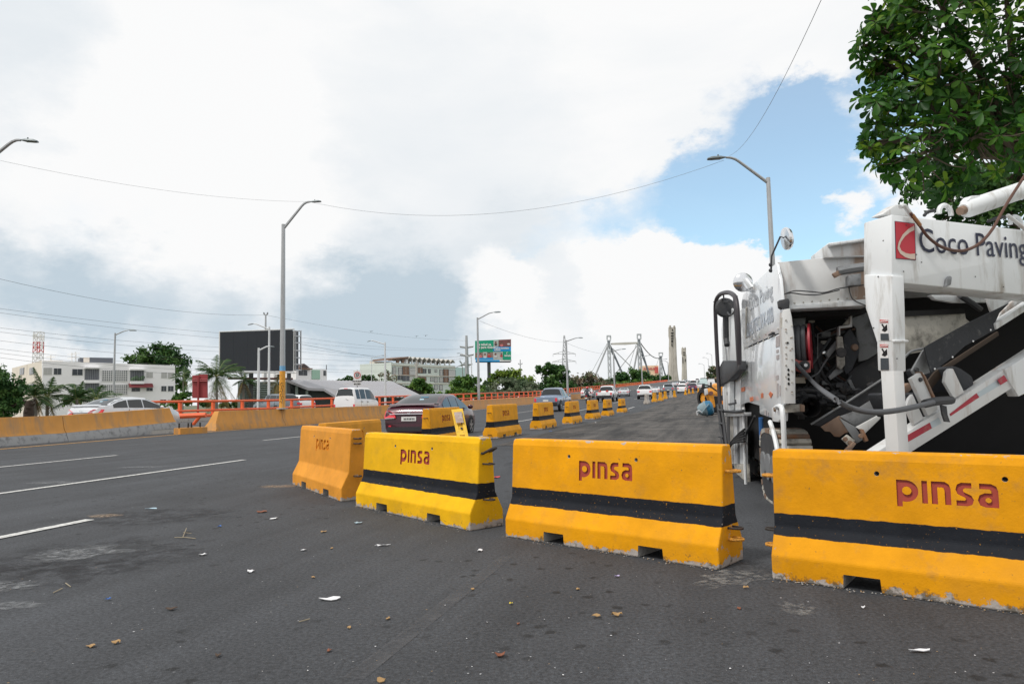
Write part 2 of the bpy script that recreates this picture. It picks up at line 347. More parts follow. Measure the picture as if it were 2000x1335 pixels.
# worn scuffs and patches lying on the asphalt
def blotch(px, py, rx, ry, m, name='road_stain', seed=0, dz=.005, ang=0.0):
    r_ = random.Random(seed); c = gz(px, py); mb = MB(); n = 22; P = []
    for k in range(n):
        a = 2 * math.pi * k / n; q = 1 + .35 * (r_.random() - .5) * 2
        x, y = rx * q * math.cos(a), ry * q * math.sin(a)
        P.append(Vector((c.x + x * math.cos(ang) - y * math.sin(ang), c.y + x * math.sin(ang) + y * math.cos(ang), 0)))
    for p in P: s, v = sv(p); p.z = zr(s, v) + dz
    mb.poly(P); return tag(mb.build(name, m), kind='structure')
def scuffmat(name, col, lo, hi, sc, round_=True):
    m = bpy.data.materials.new(name); m.use_nodes = True; t = m.node_tree; b = t.nodes['Principled BSDF']; b.inputs['Base Color'].default_value = (*col, 1); b.inputs['Roughness'].default_value = .9
    tcn = t.nodes.new('ShaderNodeTexCoord'); n = t.nodes.new('ShaderNodeTexNoise'); n.inputs['Scale'].default_value = sc; n.inputs['Detail'].default_value = 8; n.inputs['Roughness'].default_value = .75
    t.links.new(tcn.outputs['Object'], n.inputs['Vector']); mr = t.nodes.new('ShaderNodeMapRange'); mr.inputs[1].default_value = lo; mr.inputs[2].default_value = hi; mr.inputs[4].default_value = .75; t.links.new(n.outputs['Fac'], mr.inputs[0]); 
    gr = t.nodes.new('ShaderNodeTexGradient'); gr.gradient_type = 'SPHERICAL'; mpn = t.nodes.new('ShaderNodeMapping'); mpn.inputs['Location'].default_value = (-1, -1, 0); mpn.inputs['Scale'].default_value = (2, 2, 0); t.links.new(tcn.outputs['Generated'], mpn.inputs['Vector']); t.links.new(mpn.outputs[0], gr.inputs['Vector'])
    mu = t.nodes.new('ShaderNodeMath'); mu.operation = 'MULTIPLY'; mu.use_clamp = True; g2 = t.nodes.new('ShaderNodeMath'); g2.operation = 'MULTIPLY'; g2.use_clamp = True; g2.inputs[1].default_value = 2.2; t.links.new(gr.outputs['Fac'], g2.inputs[0]); t.links.new(g2.outputs[0], mu.inputs[0]); t.links.new(mr.outputs[0], mu.inputs[1]); t.links.new((mu if round_ else mr).outputs[0], b.inputs['Alpha']); return m
M_SC = scuffmat('pale_scuff', (.34, .33, .31), .45, .72, 14); M_SC2 = scuffmat('grey_scuff', (.27, .28, .29), .42, .68, 12); M_OIL = scuffmat('oil_stain', (.024, .024, .027), .44, .7, 5)
M_RUST = scuffmat('sandy_stain', (.32, .24, .17), .4, .6, 25)
blotch(1435, 1128, .16, .4, M_SC, 'chalky_scuff', 1, ang=-.9); blotch(150, 1080, .42, .3, M_SC2, 'chalky_scuff', 2); blotch(10, 1145, .3, .16, M_SC2, 'chalky_scuff', 3); blotch(5, 1185, .25, .1, M_SC2, 'chalky_scuff', 33)
blotch(205, 1007, .24, .12, M_RUST, 'sandy_stain', 4); blotch(545, 950, .3, .2, M_RUST, 'sandy_stain', 5); blotch(275, 912, .5, .2, M_SC2, 'chalky_scuff', 6); blotch(100, 942, .5, .2, M_SC2, 'chalky_scuff', 7); blotch(1560, 1192, .1, .14, M_SC, 'chalky_scuff', 8)
blotch(170, 1090, 1.0, .8, M_OIL, 'oil_stain', 9, .0035); blotch(300, 1010, 1.0, .6, M_OIL, 'oil_stain', 10, .0035); blotch(60, 1120, .9, .5, M_OIL, 'oil_stain', 11, .0037); blotch(880, 790, .9, .8, mat('teal_stain', (.03, .16, .17), .8), 'teal_stain', 12)
for k, (x, y, r_) in enumerate([(1050, 880, .9), (1100, 850, 1.4), (1180, 830, 1.6), (1020, 905, .6), (1300, 820, 1.8), (1240, 850, 1.3)]): blotch(x, y, r_ * .45, r_ * 1.5, M_OIL, 'oil_stain', 40 + k, .0095, -TH)
fl = MB(); a_, b_ = gz(988, 1088), gz(690, 1325); dd = (b_ - a_).normalized().cross(Vector((0, 0, 1))) * .05
fl.poly([a_ - dd, a_ + dd, b_ + dd, b_ - dd]); fl.v = [p + Vector((0, 0, .004)) for p in fl.v]; fo = fl.build('faded_line', scuffmat('faded_paint', (.11, .11, .115), .32, .75, 5, False)); tag(fo, kind='structure')

# ------------------------------------------------------------------ median wall and orange railing
M_OCH = mat('ochre_paint', (.58, .27, .06), .8, var=.16, vscale=2.5, dirt=(.28, .2, .13), dirt_amt=.55, dscale=2.2, bump=.15, bscale=30, streak=True)
M_OCH2 = mat('faded_ochre_paint', (.55, .27, .09), .8, var=.14, vscale=2.0, dirt=(.36, .25, .16), dirt_amt=.6, dscale=2.0, bump=.15, bscale=30, streak=True)
M_GREYW = mat('grey_base_concrete', (.34, .34, .34), .9, var=.15, vscale=3, dirt=(.1, .1, .1), dirt_amt=.45, dscale=4, bump=.25, bscale=25)
M_ORANGE = mat('orange_rail_paint', (.78, .13, .035), .5, var=.14, vscale=4, dirt=(.3, .09, .04), dirt_amt=.25, dscale=9)
def wall_block(name, p, q, prof, m, parent, slant0=0, slant1=0):
    """p, q: front foot ends; prof: (back, height) pairs of a closed section"""
    d = (q - p).normalized(); bk = Vector((-d.y, d.x, 0)); mb = MB(); n = len(prof); hm = max(h for _, h in prof)
    for P, sl_ in ((p, slant0), (q, -slant1)):
        for b, h in prof: mb.v.append(P + bk * b + Vector((0, 0, h)) + d * sl_ * h / hm)
    mb.f += [tuple(range(n)), tuple(range(2 * n - 1, n - 1, -1))] + [(k, n + k, n + (k + 1) % n, (k + 1) % n) for k in range(n)]; mb.m += [0] * (n + 2)
    return mb.build(name, m, parent, recalc=True)
PT = [(.1, .3), (.18, .42), (.28, .93), (.52, .93), (.62, .42), (.7, .3)]; PB = [(0, -.12), (0, .03), (.1, .297), (.7, .297), (.8, .03), (.8, -.12)]
PA = [(0, -.12), (0, .1), (.16, .38), (.25, .9), (.5, .9), (.6, .38), (.76, .1), (.76, -.12)]
def frontline(s): return (-21.95 - .0 * s) if s < 14 else -21.95 - (s - 14) * .125
ml = thing('median_wall', 'ochre concrete median wall on a bare grey base, beside the silver car', 'wall', W(10, -22.5))
ends = [-24, -18.5, -13, -7.5, -2, 3.5, 9.3, 14.5, 19.6, 25.9]
for k, (a, b) in enumerate(zip(ends, ends[1:])):
    g_ = .012; p, q = W(a + g_, frontline(a)), W(b - g_, frontline(b)); s1 = .35 if b == ends[-1] else 0
    wall_block('wall_panel', p, q, PT, M_OCH, ml, 0, s1); wall_block('base_panel', p, q, PB, M_GREYW, ml, 0, s1 * .3)
mr_ = thing('median_wall', 'long faded ochre median wall beginning after the gap and running up the road', 'wall', W(40, -22.8))
ends = [26.9, 32.3, 38, 43.6, 49.2, 55, 61, 67, 73, 79, 85, 91, 97, 103, 109, 115, 121, 127]
for k, (a, b) in enumerate(zip(ends, ends[1:])):
    wall_block('wall_panel', W(a + .012, -22.35), W(b - .012, -22.35), PA, M_OCH if k < 4 else M_OCH2, mr_, .5 if k == 0 else 0, .8 if b == 127 else 0)
# broken gap between the two walls: low kerb with stubs and an old pipe
gp = thing('median_kerb', 'low ochre kerb with rebar stubs in the gap of the median wall', 'kerb', W(26.4, -22.9))
a, b = gz(352, 848), gz(405, 845); d = (b - a).normalized(); bk = Vector((-d.y, d.x, 0))
mb = MB(); mb.prism([a, b, b + Vector((0, 0, .26)), a + Vector((0, 0, .26))], bk * .5); mb.build('kerb_block', M_OCH, gp, recalc=True)
for t in (.05, .38, .5, .82): mb = MB(); p = a.lerp(b, t) + bk * .2; mb.tube([p + Vector((0, 0, .2)), p + Vector((0, 0, .46))], .035, 6); mb.build('rebar_stub', mat('black_iron', (.02, .02, .02), .7), gp)

rail = thing('bridge_railing', 'long orange metal railing with posts along the far edge of the road', 'railing', W(50, -32.2))
def rz_(s): return W(s, -32.2)
ps = MB(); ps.box((0, 0, .62), (.17, .17, 1.3)); pm = ps.mesh('post', smooth=0); pm.materials.append(M_ORANGE)
s = 32.6
while s < 470:
    p = rz_(s); o = link('post', pm, rail, p - rail.location, (0, 0, -TH)); s += 2.95
for h, r_, nm in ((1.27, .075, 'top_rail'), (.68, .07, 'middle_rail'), (.33, .1, 'bottom_rail')):
    mb = MB(); path = [rz_(q) + Vector((CN * .1, -SN * .1, h)) for q in [32] + SS if 32 <= q < 475]; mb.tube(path, r_, 8); mb.build(nm, M_ORANGE, rail)
mb = MB()
for a, b in zip(SS, SS[1:]): 
    if b < 480: mb.prism([rz_(a) + Vector((-CN * .3, SN * .3, -.3)), rz_(a) + Vector((CN * .3, -SN * .3, -.3)), rz_(a) + Vector((CN * .3, -SN * .3, .22)), rz_(a) + Vector((-CN * .3, SN * .3, .22))], rz_(b) - rz_(a))
mb.build('kerb', M_CONC, rail)
pp = thing('loose_pipe', 'bent orange pipe lying low in the median gap before the railing', 'pipe', W(29, -25))
P0, P1, P2 = at(330, 813, 36), at(402, 810, 36), at(391, 812, 36); mb = MB(); mb.tube([P0, P1], .13, 8); mb.build('pipe', M_ORANGE, pp); mb = MB(); mb.tube([P2, at(377, 829, 36)], .09, 8); mb.build('brace', M_ORANGE, pp)

# ------------------------------------------------------------------ concrete barriers
def paintmat(name, col, stripe=True, worn=.35, white=None, grime=.3):
    m = bpy.data.materials.new(name); m.use_nodes = True; t = m.node_tree; b = t.nodes['Principled BSDF']; lk = t.links.new
    tcn = t.nodes.new('ShaderNodeTexCoord'); oi = t.nodes.new('ShaderNodeObjectInfo'); va = t.nodes.new('ShaderNodeVectorMath'); va.operation = 'ADD'
    vs_ = t.nodes.new('ShaderNodeVectorMath'); vs_.operation = 'SCALE'; vs_.inputs['Scale'].default_value = 37; cmb = t.nodes.new('ShaderNodeCombineXYZ'); lk(oi.outputs['Random'], cmb.inputs[0]); lk(oi.outputs['Random'], cmb.inputs[1]); lk(cmb.outputs[0], vs_.inputs[0]); lk(tcn.outputs['Object'], va.inputs[0]); lk(vs_.outputs[0], va.inputs[1]); V = va.outputs[0]
    sep = t.nodes.new('ShaderNodeSeparateXYZ'); lk(tcn.outputs['Object'], sep.inputs[0])
    def nz(sc, det, ro=.6, vec=V):
        n = t.nodes.new('ShaderNodeTexNoise'); n.inputs['Scale'].default_value = sc; n.inputs['Detail'].default_value = det; n.inputs['Roughness'].default_value = ro; lk(vec, n.inputs['Vector']); return n.outputs['Fac']
    def mr(v, a, b_, c=0, d=1):
        n = t.nodes.new('ShaderNodeMapRange'); n.inputs[1].default_value = a; n.inputs[2].default_value = b_; n.inputs[3].default_value = c; n.inputs[4].default_value = d; lk(v, n.inputs[0]); return n.outputs[0]
    def op(o, a, b_=None, c=False):
        n = t.nodes.new('ShaderNodeMath'); n.operation = o; n.use_clamp = c
        for i, v in enumerate((a, b_)):
            if v is None: continue
            if hasattr(v, 'links'): lk(v, n.inputs[i])
            else: n.inputs[i].default_value = v
        return n.outputs[0]
    def mix(f, a, b_):
        n = t.nodes.new('ShaderNodeMix'); n.data_type = 'RGBA'; lk(f, n.inputs[0])
        for i, v in ((6, a), (7, b_)):
            if hasattr(v, 'links'): lk(v, n.inputs[i])
            else: n.inputs[i].default_value = (*v, 1)
        return n.outputs[2]
    c = Vector(col); cur = mix(mr(nz(2.6, 8, .65), .3, .7), c * .80, [min(1, q * 1.12) for q in c])
    smear = op('ADD', mr(nz(5, 8, .7), .54, .72, 0, grime), mr(nz(1.7, 6, .6), .5, .7, 0, grime * .5), True); cur = mix(smear, cur, tuple(c * .55 + Vector((.05, .045, .04))))
    fl = mr(nz(48, 3, .5), .70, .76, 0, .75); cur = mix(fl, cur, (.16, .1, .04))
    if stripe:
        wob = op('MULTIPLY', op('SUBTRACT', nz(9, 5), .5), .022); zz = op('ADD', sep.outputs[2], wob)
        stp = op('MULTIPLY', mr(zz, .285, .289), mr(zz, .432, .436, 1, 0)); chip = mr(nz(70, 3, .6), .68, .72, 1, .3); cur = mix(op('MULTIPLY', stp, chip), cur, mix(nz(6, 5), (.005, .006, .009), (.018, .021, .028)))
    # bare concrete where the paint has gone: foot, ends, upper edges
    ax = op('ABSOLUTE', sep.outputs[0]); nw = nz(11, 9, .72)
    foot = mr(sep.outputs[2], .0, .085, .345, 0); end = mr(ax, .99, 1.02, 0, .1); top = mr(sep.outputs[2], .835, .87, 0, .14)
    w = op('ADD', nw, op('ADD', foot, op('ADD', end, top))); wear = mr(w, .80 - worn * .12, .815 - worn * .12); cur = mix(wear, cur, mix(nz(25, 5), (.33, .28, .25), (.5, .47, .44)))
    dark = op('MULTIPLY', mr(op('ADD', nz(13, 8, .75), mr(sep.outputs[2], 0, .16, .12 + .16 * grime, 0)), .68, .78), .75); cur = mix(dark, cur, (.07, .06, .04))
    lk(cur, b.inputs['Base Color']); b.inputs['Roughness'].default_value = .7; b.inputs['Specular IOR Level'].default_value = .18
    bp = t.nodes.new('ShaderNodeBump'); bp.inputs['Strength'].default_value = .35; bp.inputs['Distance'].default_value = .012; hh = op('ADD', op('MULTIPLY', nz(38, 6, .65), .6), op('MULTIPLY', wear, -.6)); lk(hh, bp.inputs['Height']); lk(bp.outputs[0], b.inputs['Normal']); return m
PM_A = paintmat('worn_orange_yellow_paint', (.74, .31, .035), False, .5, grime=.35)
PM_A2 = paintmat('orange_yellow_paint', (.76, .33, .03), False, .2)
PM_B = paintmat('lemon_yellow_paint', (.82, .45, .006), True, .62, grime=.42)
PM_C = paintmat('amber_yellow_paint', (.80, .345, .003), True, .72, grime=.42)
PM_D = paintmat('shaded_amber_paint', (.73, .31, .003), True, .62, grime=.72)  # amber darkened to carry the tree's shade, plus its own heavier grime
PM_R = paintmat('row_yellow_paint', (.80, .35, .012), True, .4, grime=.4)
PM_RP = paintmat('plain_row_yellow_paint', (.80, .36, .02), False, .5, grime=.4)
PM_W = paintmat('bare_pale_barrier', (.5, .45, .4), False, .8)
M_LET = mat('red_letter_paint', (.36, .052, .032), .7, var=.18, vscale=20, dirt=(.25, .05, .03), dirt_amt=.3, dscale=20)
M_ROPE = mat('yellow_painted_loop', (.62, .28, .03), .6, var=.3, vscale=50, dirt=(.08, .05, .02), dirt_amt=.6, dscale=40, bump=.6, bscale=120)
M_IRON = mat('rusty_black_iron', (.03, .025, .022), .75, var=.3, vscale=20, dirt=(.16, .07, .03), dirt_amt=.3, dscale=25)
BL, BH = 2.05, .87
PROF = [(-.2, 0), (-.2, .16), (-.108, .345), (-.08, .815), (-.062, BH), (.062, BH), (.08, .815), (.108, .345), (.2, .16), (.2, 0)]
def arc(cx, cy, r, a0, a1, n): return [(cx + r * math.cos(R(a0 + (a1 - a0) * k / n)), cy + r * math.sin(R(a0 + (a1 - a0) * k / n))) for k in range(n + 1)]
LET = [
    [[(0, -.2), (.22, -.2), (.22, .03), (.36, .02)] + arc(.38, .51, .485, -84, 84, 12) + [(.36, 1), (0, 1)], arc(.41, .52, .19, 0, 330, 11)],
    [[(0, 0), (.22, 0), (.22, 1), (0, 1)]],
    [[(0, 0), (.23, 0), (.23, .75), (.40, .75), (.47, .72), (.5, .62), (.5, 0), (.73, 0), (.73, .7), (.68, .88), (.52, 1), (0, 1)]],
    [[(.04, 0), (.45, 0), (.62, .08), (.68, .27), (.6, .46), (.33, .6), (.3, .69), (.37, .77), (.62, .77), (.62, 1), (.25, 1), (.09, .91), (.03, .69), (.1, .5), (.37, .36), (.4, .28), (.35, .23), (.04, .23)]],
    [[(.08, 1), (.5, 1), (.68, .9), (.74, .7), (.74, 0), (.26, 0), (.08, .07), (0, .28), (.07, .5), (.26, .6), (.5, .6), (.5, .7), (.44, .77), (.08, .77)], arc(.38, .3, .11, 0, 330, 11)]]
def letters_mesh(h, ext):
    cu = bpy.data.curves.new('letters', 'CURVE'); cu.dimensions = '2D'; cu.fill_mode = 'BOTH'; cu.extrude = ext; x = 0; adv = [1.0, .37, .88, .82, .74]
    for L_, a in zip(LET, adv):
        for ring in L_:
            sp = cu.splines.new('POLY'); sp.points.add(len(ring) - 1); sp.use_cyclic_u = True
            for p, (u, v) in zip(sp.points, ring): p.co = ((x + u - 1.9) * h, (v - .5) * h, 0, 1)
        x += a
    ob = bpy.data.objects.new('l', cu); COL.objects.link(ob); dg = bpy.context.evaluated_depsgraph_get(); dg.update(); me = bpy.data.meshes.new_from_object(ob.evaluated_get(dg)); bpy.data.objects.remove(ob); return me
TILT = math.atan2(.028, .47)
def face_T(z, sgn=-1, depth=0.0):
    y = .108 - (z - .345) / .47 * .028 - depth
    T = Matrix.Translation((0, sgn * y, z)) @ Matrix.Rotation(math.pi if sgn > 0 else 0, 4, 'Z') @ Matrix.Rotation(math.pi / 2 - TILT, 4, 'X'); return T
LH = .138
def barrier_body():
    bm = bmesh.new(); a = [bm.verts.new((-BL / 2, y, z)) for y, z in PROF]; b = [bm.verts.new((BL / 2, y, z)) for y, z in PROF]; n = len(PROF)
    bm.faces.new(a); bm.faces.new(b[::-1])
    for k in range(n): bm.faces.new((a[k], b[k], b[(k + 1) % n], a[(k + 1) % n]))
    bmesh.ops.recalc_face_normals(bm, faces=bm.faces)
    ed = [e for e in bm.edges if e.calc_face_angle(0) > R(18)]
    bmesh.ops.bevel(bm, geom=ed, offset=.011, segments=2, profile=.5, affect='EDGES')
    me = bpy.data.meshes.new('barrier_body'); bm.to_mesh(me); bm.free(); ob = bpy.data.objects.new('bb', me); COL.objects.link(ob); cut = []
    for m in (PM_C, M_LET, M_CONC): me.materials.append(m)
    for cx in (-.47, .47):
        c = MB(); c.prism([(cx - .115, -.4, -.05), (cx + .115, -.4, -.05), (cx + .105, -.4, .092), (cx - .105, -.4, .092)], (0, .8, 0), 2); cut.append(c)
    holes = []
    for sg in (-1, 1):
        for cx in (-.37, .3):
            c = MB(); y = .092; c.tube([(cx, sg * (y + .05), .735), (cx, sg * (y - .05), .735)], .016, 10, 2); cut.append(c)
    objs = []
    for c in cut:
        cm = c.mesh('cut', smooth=0); b2 = bmesh.new(); b2.from_mesh(cm); bmesh.ops.recalc_face_normals(b2, faces=b2.faces); b2.to_mesh(cm); b2.free(); objs.append(cm)
    for sg in (-1, 1):
        lm = letters_mesh(LH, .02); lm.transform(face_T(.635, sg)); lm.materials.clear()
        b2 = bmesh.new(); b2.from_mesh(lm); bmesh.ops.remove_doubles(b2, verts=b2.verts, dist=1e-5); bmesh.ops.recalc_face_normals(b2, faces=b2.faces); b2.to_mesh(lm); b2.free()
        lm.polygons.foreach_set('material_index', [1] * len(lm.polygons)); objs.append(lm)
    tmp = []
    for cm in objs:
        for m in (PM_C, M_LET, M_CONC): cm.materials.append(m)
        co = bpy.data.objects.new('c', cm); COL.objects.link(co); tmp.append(co); md = ob.modifiers.new('b', 'BOOLEAN'); md.object = co; md.operation = 'DIFFERENCE'; md.solver = 'EXACT'
    dg = bpy.context.evaluated_depsgraph_get(); dg.update(); res = bpy.data.meshes.new_from_object(ob.evaluated_get(dg)); res.name = 'barrier_body'
    bpy.data.objects.remove(ob)
    for o in tmp: bpy.data.objects.remove(o)
    res.polygons.foreach_set('use_smooth', [True] * len(res.polygons)); res.set_sharp_from_angle(angle=R(6)); return res
BODY = barrier_body()
LETM = letters_mesh(LH, .002); LETM.materials.clear(); LETM.materials.append(M_LET)
def loopmesh(m, w=.075, r=.009):
    mb = MB(); mb.tube([(-.05, -w / 2, .0), (.07, -w / 2, 0), (.105, -w * .3, 0), (.115, 0, 0), (.105, w * .3, 0), (.07, w / 2, 0), (-.05, w / 2, 0)], r, 7); me = mb.mesh('loop'); me.materials.append(m); return me
LOOP_Y, LOOP_B = loopmesh(M_ROPE, .08, .011), loopmesh(M_IRON)
LOOP_T = MB().tube([(-.06, -.05, -.02), (.04, -.05, -.02), (.13, -.03, .025), (.16, .0, .04), (.13, .03, .035), (.05, .045, .0), (-.05, .05, -.01)], .013, 7).mesh('loop'); LOOP_T.materials.append(M_IRON)
PLUG = MB().lathe([(0, .004), (.016, .004), (.022, .0), (.022, -.004)], n=12).mesh('plug'); PLUG.materials.append(M_CONC)
HOLE = MB().lathe([(0, -.012), (.013, -.012)], n=10).mesh('hole'); HOLE.materials.append(mat('black_iron', (.02, .02, .02), .7))
def barrier(loc, rz, label, paint, let=True, loops=((.68, 1, LOOP_Y), (.25, 1, LOOP_B), (.17, 1, LOOP_Y)), sc=1.0, group='yellow concrete barriers', name='concrete_barrier'):
    t = thing(name, label, 'barrier', loc, rz, group, sc); b = link('barrier_body', BODY, t); setmat(b, 0, paint)
    if not let: setmat(b, 1, paint)
    for sg in (-1, 1):
        if let:
            o = link('lettering', LETM, t); o.matrix_basis = face_T(.635, sg, .0145)
        for cx in (-.37, .3):
            o = link('tie_hole', HOLE, t); o.matrix_basis = Matrix.Translation((cx, 0, 0)) @ face_T(.735, sg, .03)
    for z, e_, me in loops: link('lifting_loop', me, t, (e_ * (BL / 2 - .02), 0, z), (0, 0, 0 if e_ > 0 else math.pi))
    return t
def fit_barrier(p, q, *a, **k):
    """p, q: ends of the front foot edge on the ground"""
    d = q - p; ang = math.atan2(d.y, d.x); sx = d.length / BL; bk = Vector((-math.sin(ang), math.cos(ang), 0)); c = (p + q) / 2 + bk * .2; c.z = min(p.z, q.z)
    return barrier(c, ang, *a, sc=(sx, 1, k.pop('h', 1.0)), **k)
fit_barrier(gz(571, 945), gz(666, 979.5), 'unstriped orange-yellow barrier with unpainted lettering, left of the lemon yellow one', PM_A, False, h=.99, loops=((.76, 1, LOOP_B), (.70, 1, LOOP_B), (.3, 1, LOOP_B)))
fit_barrier(gz(694.5, 988), gz(918, 1037), 'lemon yellow barrier with a black stripe, red lettering and a bent iron loop', PM_B, h=.965, loops=((.74, 1, LOOP_T), (.62, 1, LOOP_B), (.28, 1, LOOP_B)))
fit_barrier(gz(987, 1047), gz(1405, 1113), 'clean amber barrier in front of the milled lane, yellow loops at its end', PM_C, h=.965, loops=((.68, 1, LOOP_Y), (.27, 1, LOOP_B), (.19, 1, LOOP_Y)))
p_, q_ = gz(1508, 1130), gz(2000, 1199); d_ = (q_ - p_).normalized(); fit_barrier(p_, p_ + d_ * 1.97, 'grimy amber barrier cut by the picture edge, in front of the white machine', PM_D, h=.945, loops=((.68, -1, LOOP_Y), (.3, -1, LOOP_B), (.19, -1, LOOP_Y)))
# orange-yellow barrier behind the left one
pa, pb = at(629, 827, 11.1), at(737, 816, 13.0); cb = (pa + pb) / 2; cb.z = 0
barrier(cb, math.atan2(pb.y - pa.y, pb.x - pa.x), 'plain orange-yellow barrier standing crosswise behind the unstriped front barrier', PM_A2, False, loops=(), sc=(max(.9, (pb - pa).length / BL), 1, 1))
# the row that closes the lane
ROW = [((849, 878), (917, 860), 'striped barrier with a leaning sign frame, beside the maroon sedan', PM_R),
       ((971, 856.5), (1017.5, 849.5), 'first free-standing striped barrier of the row, just right of the maroon sedan', PM_R),
       ((1058, 838.5), (1090.5, 833), 'striped barrier just in front of the grey pickup', PM_R),
       ((1118, 828), (1141.5, 823), 'striped barrier right of the grey pickup, third of the free-standing row', PM_R),
       ((1159, 819), (1178, 815.5), 'striped barrier below the motorcyclist and the white pickup', PM_R),
       ((1189, 812.5), (1205, 809), 'striped barrier below the front wheel of the white pickup', PM_R),
       ((1217, 806), (1230, 802.5), 'last bright striped barrier before the bare whitish one', PM_R),
       ((1266, 789), (1273, 786), 'bare whitish unpainted barrier in the receding row', PM_W),
       ((1281, 785.5), (1286, 783), 'yellow barrier directly beyond the bare whitish one', PM_RP),
       ((1293, 783.5), (1298, 781), 'second yellow barrier beyond the bare whitish one', PM_RP),
       ((1302, 779.5), (1307, 777.5), 'yellow barrier in front of the dark SUV, left of its middle', PM_RP),
       ((1313, 777), (1317, 775), 'stained grey-yellow barrier below the dark SUV', PM_W),
       ((1320, 776), (1325, 774), 'yellow barrier at the right corner of the dark SUV', PM_RP),
       ((1341, 771.3), (1345, 769.6), 'small yellow barrier below the white crossover', PM_RP),
       ((1348, 769.4), (1351.5, 768), 'small yellow barrier left below the plum car', PM_RP),
       ((1355.5, 768.6), (1359, 767), 'small yellow barrier right below the plum car', PM_RP),
       ((1366, 766.6), (1370, 765.2), 'yellow barrier far up the row beside the loader', PM_RP),
       ((1374, 764.4), (1377, 763.2), 'farthest small yellow barrier before the loader', PM_RP)]
U3 = Vector((SN, CN, 0))
ROWOBJ = []
for k, (a, b, lab, pm_) in enumerate(ROW):
    p, q = gz(*a), gz(*b); d = q - p; d.z = 0
    if k > 6: d = U3 * 2
    d = d.normalized(); d = (d + U3 * (1.6 if k else .5)).normalized(); ang = math.atan2(d.y, d.x); bk = Vector((-d.y, d.x, 0)); c = p + d * BL * .5 + bk * .2; s_, v_ = sv(c); c.z = zr(s_, v_)
    ROWOBJ.append(barrier(c, ang, lab, pm_, pm_ in (PM_R,), loops=((.66, -1, LOOP_B), (.1, -1, LOOP_B)), sc=(1, 1.05, 1.03)))
# ------------------------------------------------------------------ street lamps, poles, wires
M_GALV = mat('galvanised_steel', (.42, .43, .44), .45, .55, var=.1, vscale=3, dirt=(.2, .2, .2), dirt_amt=.25, dscale=5, streak=True)
M_PALEP = mat('pale_pole_paint', (.62, .64, .66), .5, .1, var=.08, vscale=2)
M_LHEAD = mat('lamp_head_grey', (.16, .19, .20), .5, .2, var=.1)
M_LENS = mat('lamp_lens', (.08, .09, .11), .3)
M_BLACK = mat('black_iron', (.02, .02, .02), .7)
M_CABLE = mat('grey_cable', (.10, .105, .11), .7, var=.1)
M_YPOLE = mat('yellow_pole_paint', (.72, .33, .03), .6, var=.12, vscale=4, dirt=(.2, .12, .05), dirt_amt=.3)
M_BPOLE = mat('blue_pole_paint', (.16, .38, .6), .6)
def lamp(label, top, base_z, Y, elbow, head0, head1, r=.12, m=None, group='street lamps along the road', tilt=0.0, painted=False, base=None):
    T = at(*top, Y); b = Vector((T.x, T.y, base_z)) if base is None else Vector((*base, base_z))
    t = thing('street_lamp', label, 'street lamp', b, group=group); m = m or M_GALV
    mb = MB(); mb.tube([b, T], [r, r * .62], 10)
    mb.build('pole', m, t)
    mb = MB(); mb.lathe([(0, .06), (r * 1.9, .06), (r * 1.9, 0)], b, n=10); mb.build('base_flange', m, t)
    E0, H0, H1 = at(*elbow, Y), at(*head0, Y), at(*head1, Y); mb = MB()
    A0 = T - Vector((0, 0, .25)); path = [A0, A0.lerp(E0, .5), A0.lerp(E0, .85)]
    path += [(A0.lerp(E0, .85) * (1 - q) ** 2 + E0 * 2 * q * (1 - q) + H0 * q * q) for q in (.3, .6, .85, 1)]
    mb.tube(path, [r * .5, r * .45, r * .42, r * .4, r * .38, r * .35, r * .33], 7); mb.build('arm', m, t)
    d = H1 - H0; L = d.length; d.normalize(); u = Vector((0, 0, 1)); u = (u - d * u.dot(d)).normalized(); w = d.cross(u) * (L * .21); h = L * .12
    mb = MB(); rows = [(0, .35, .4, 0), (.3, .9, 1, -.3), (.75, 1, 1, -.35), (1, .7, .35, -.3)]
    for f, ww, hh, lo in rows:
        for sx, z in ((-1, lo), (-.8, hh * .5), (0, hh), (.8, hh * .5), (1, lo)): mb.v.append(H0 + d * L * f + w * sx * ww + u * h * z)
    for i in range(3):
        for j in range(4): k = i * 5 + j; mb.f.append((k, k + 1, k + 6, k + 5)); mb.m.append(0)
        mb.f.append((i * 5 + 4, i * 5, i * 5 + 5, i * 5 + 9)); mb.m.append(0)
    mb.f += [(0, 1, 2, 3, 4), (19, 18, 17, 16, 15)]; mb.m += [0, 0]
    hd = mb.build('lamp_head', M_LHEAD, t)
    mb = MB(); q = [H0 + d * L * f + w * sx + u * (h * -.38) for f, sx in ((.3, -.7), (.3, .7), (.93, .55), (.93, -.55))]; mb.prism(q, u * h * -.12); mb.build('lens', M_LENS, hd, recalc=True)
    if Y < 60: mb = MB(); mb.lathe([(0, .12 * L), (.04 * L, .11 * L), (.04 * L, 0)], H0 + d * L * .42 + u * h * .7, n=8); mb.build('photocell', M_LHEAD, hd)
    if painted:
        mb = MB(); mb.lathe([(r * 1.015, 0), (r * .96, 2.05)], b, n=12); mb.build('yellow_band', M_YPOLE, t)
        mb = MB(); mb.lathe([(r * .965, 2.05), (r * .955, 2.32)], b, n=12); mb.build('blue_band', M_BPOLE, t)
        for k, (z, sg) in enumerate([(.35, 1), (.62, -1), (.9, 1), (1.2, -1)]):   # sprayed scribble
            mb = MB(); mb.tube([b + Vector((sg * a * r, -math.sqrt(max(0, 1 - a * a)) * r * 1.02, z + dz)) for a, dz in ((-.7, .0), (-.3, .1), (.1, -.02), (.4, .12), (.1, .22), (-.4, .18))], .012, 5); mb.build('scribble', M_BLACK, t)
    return t
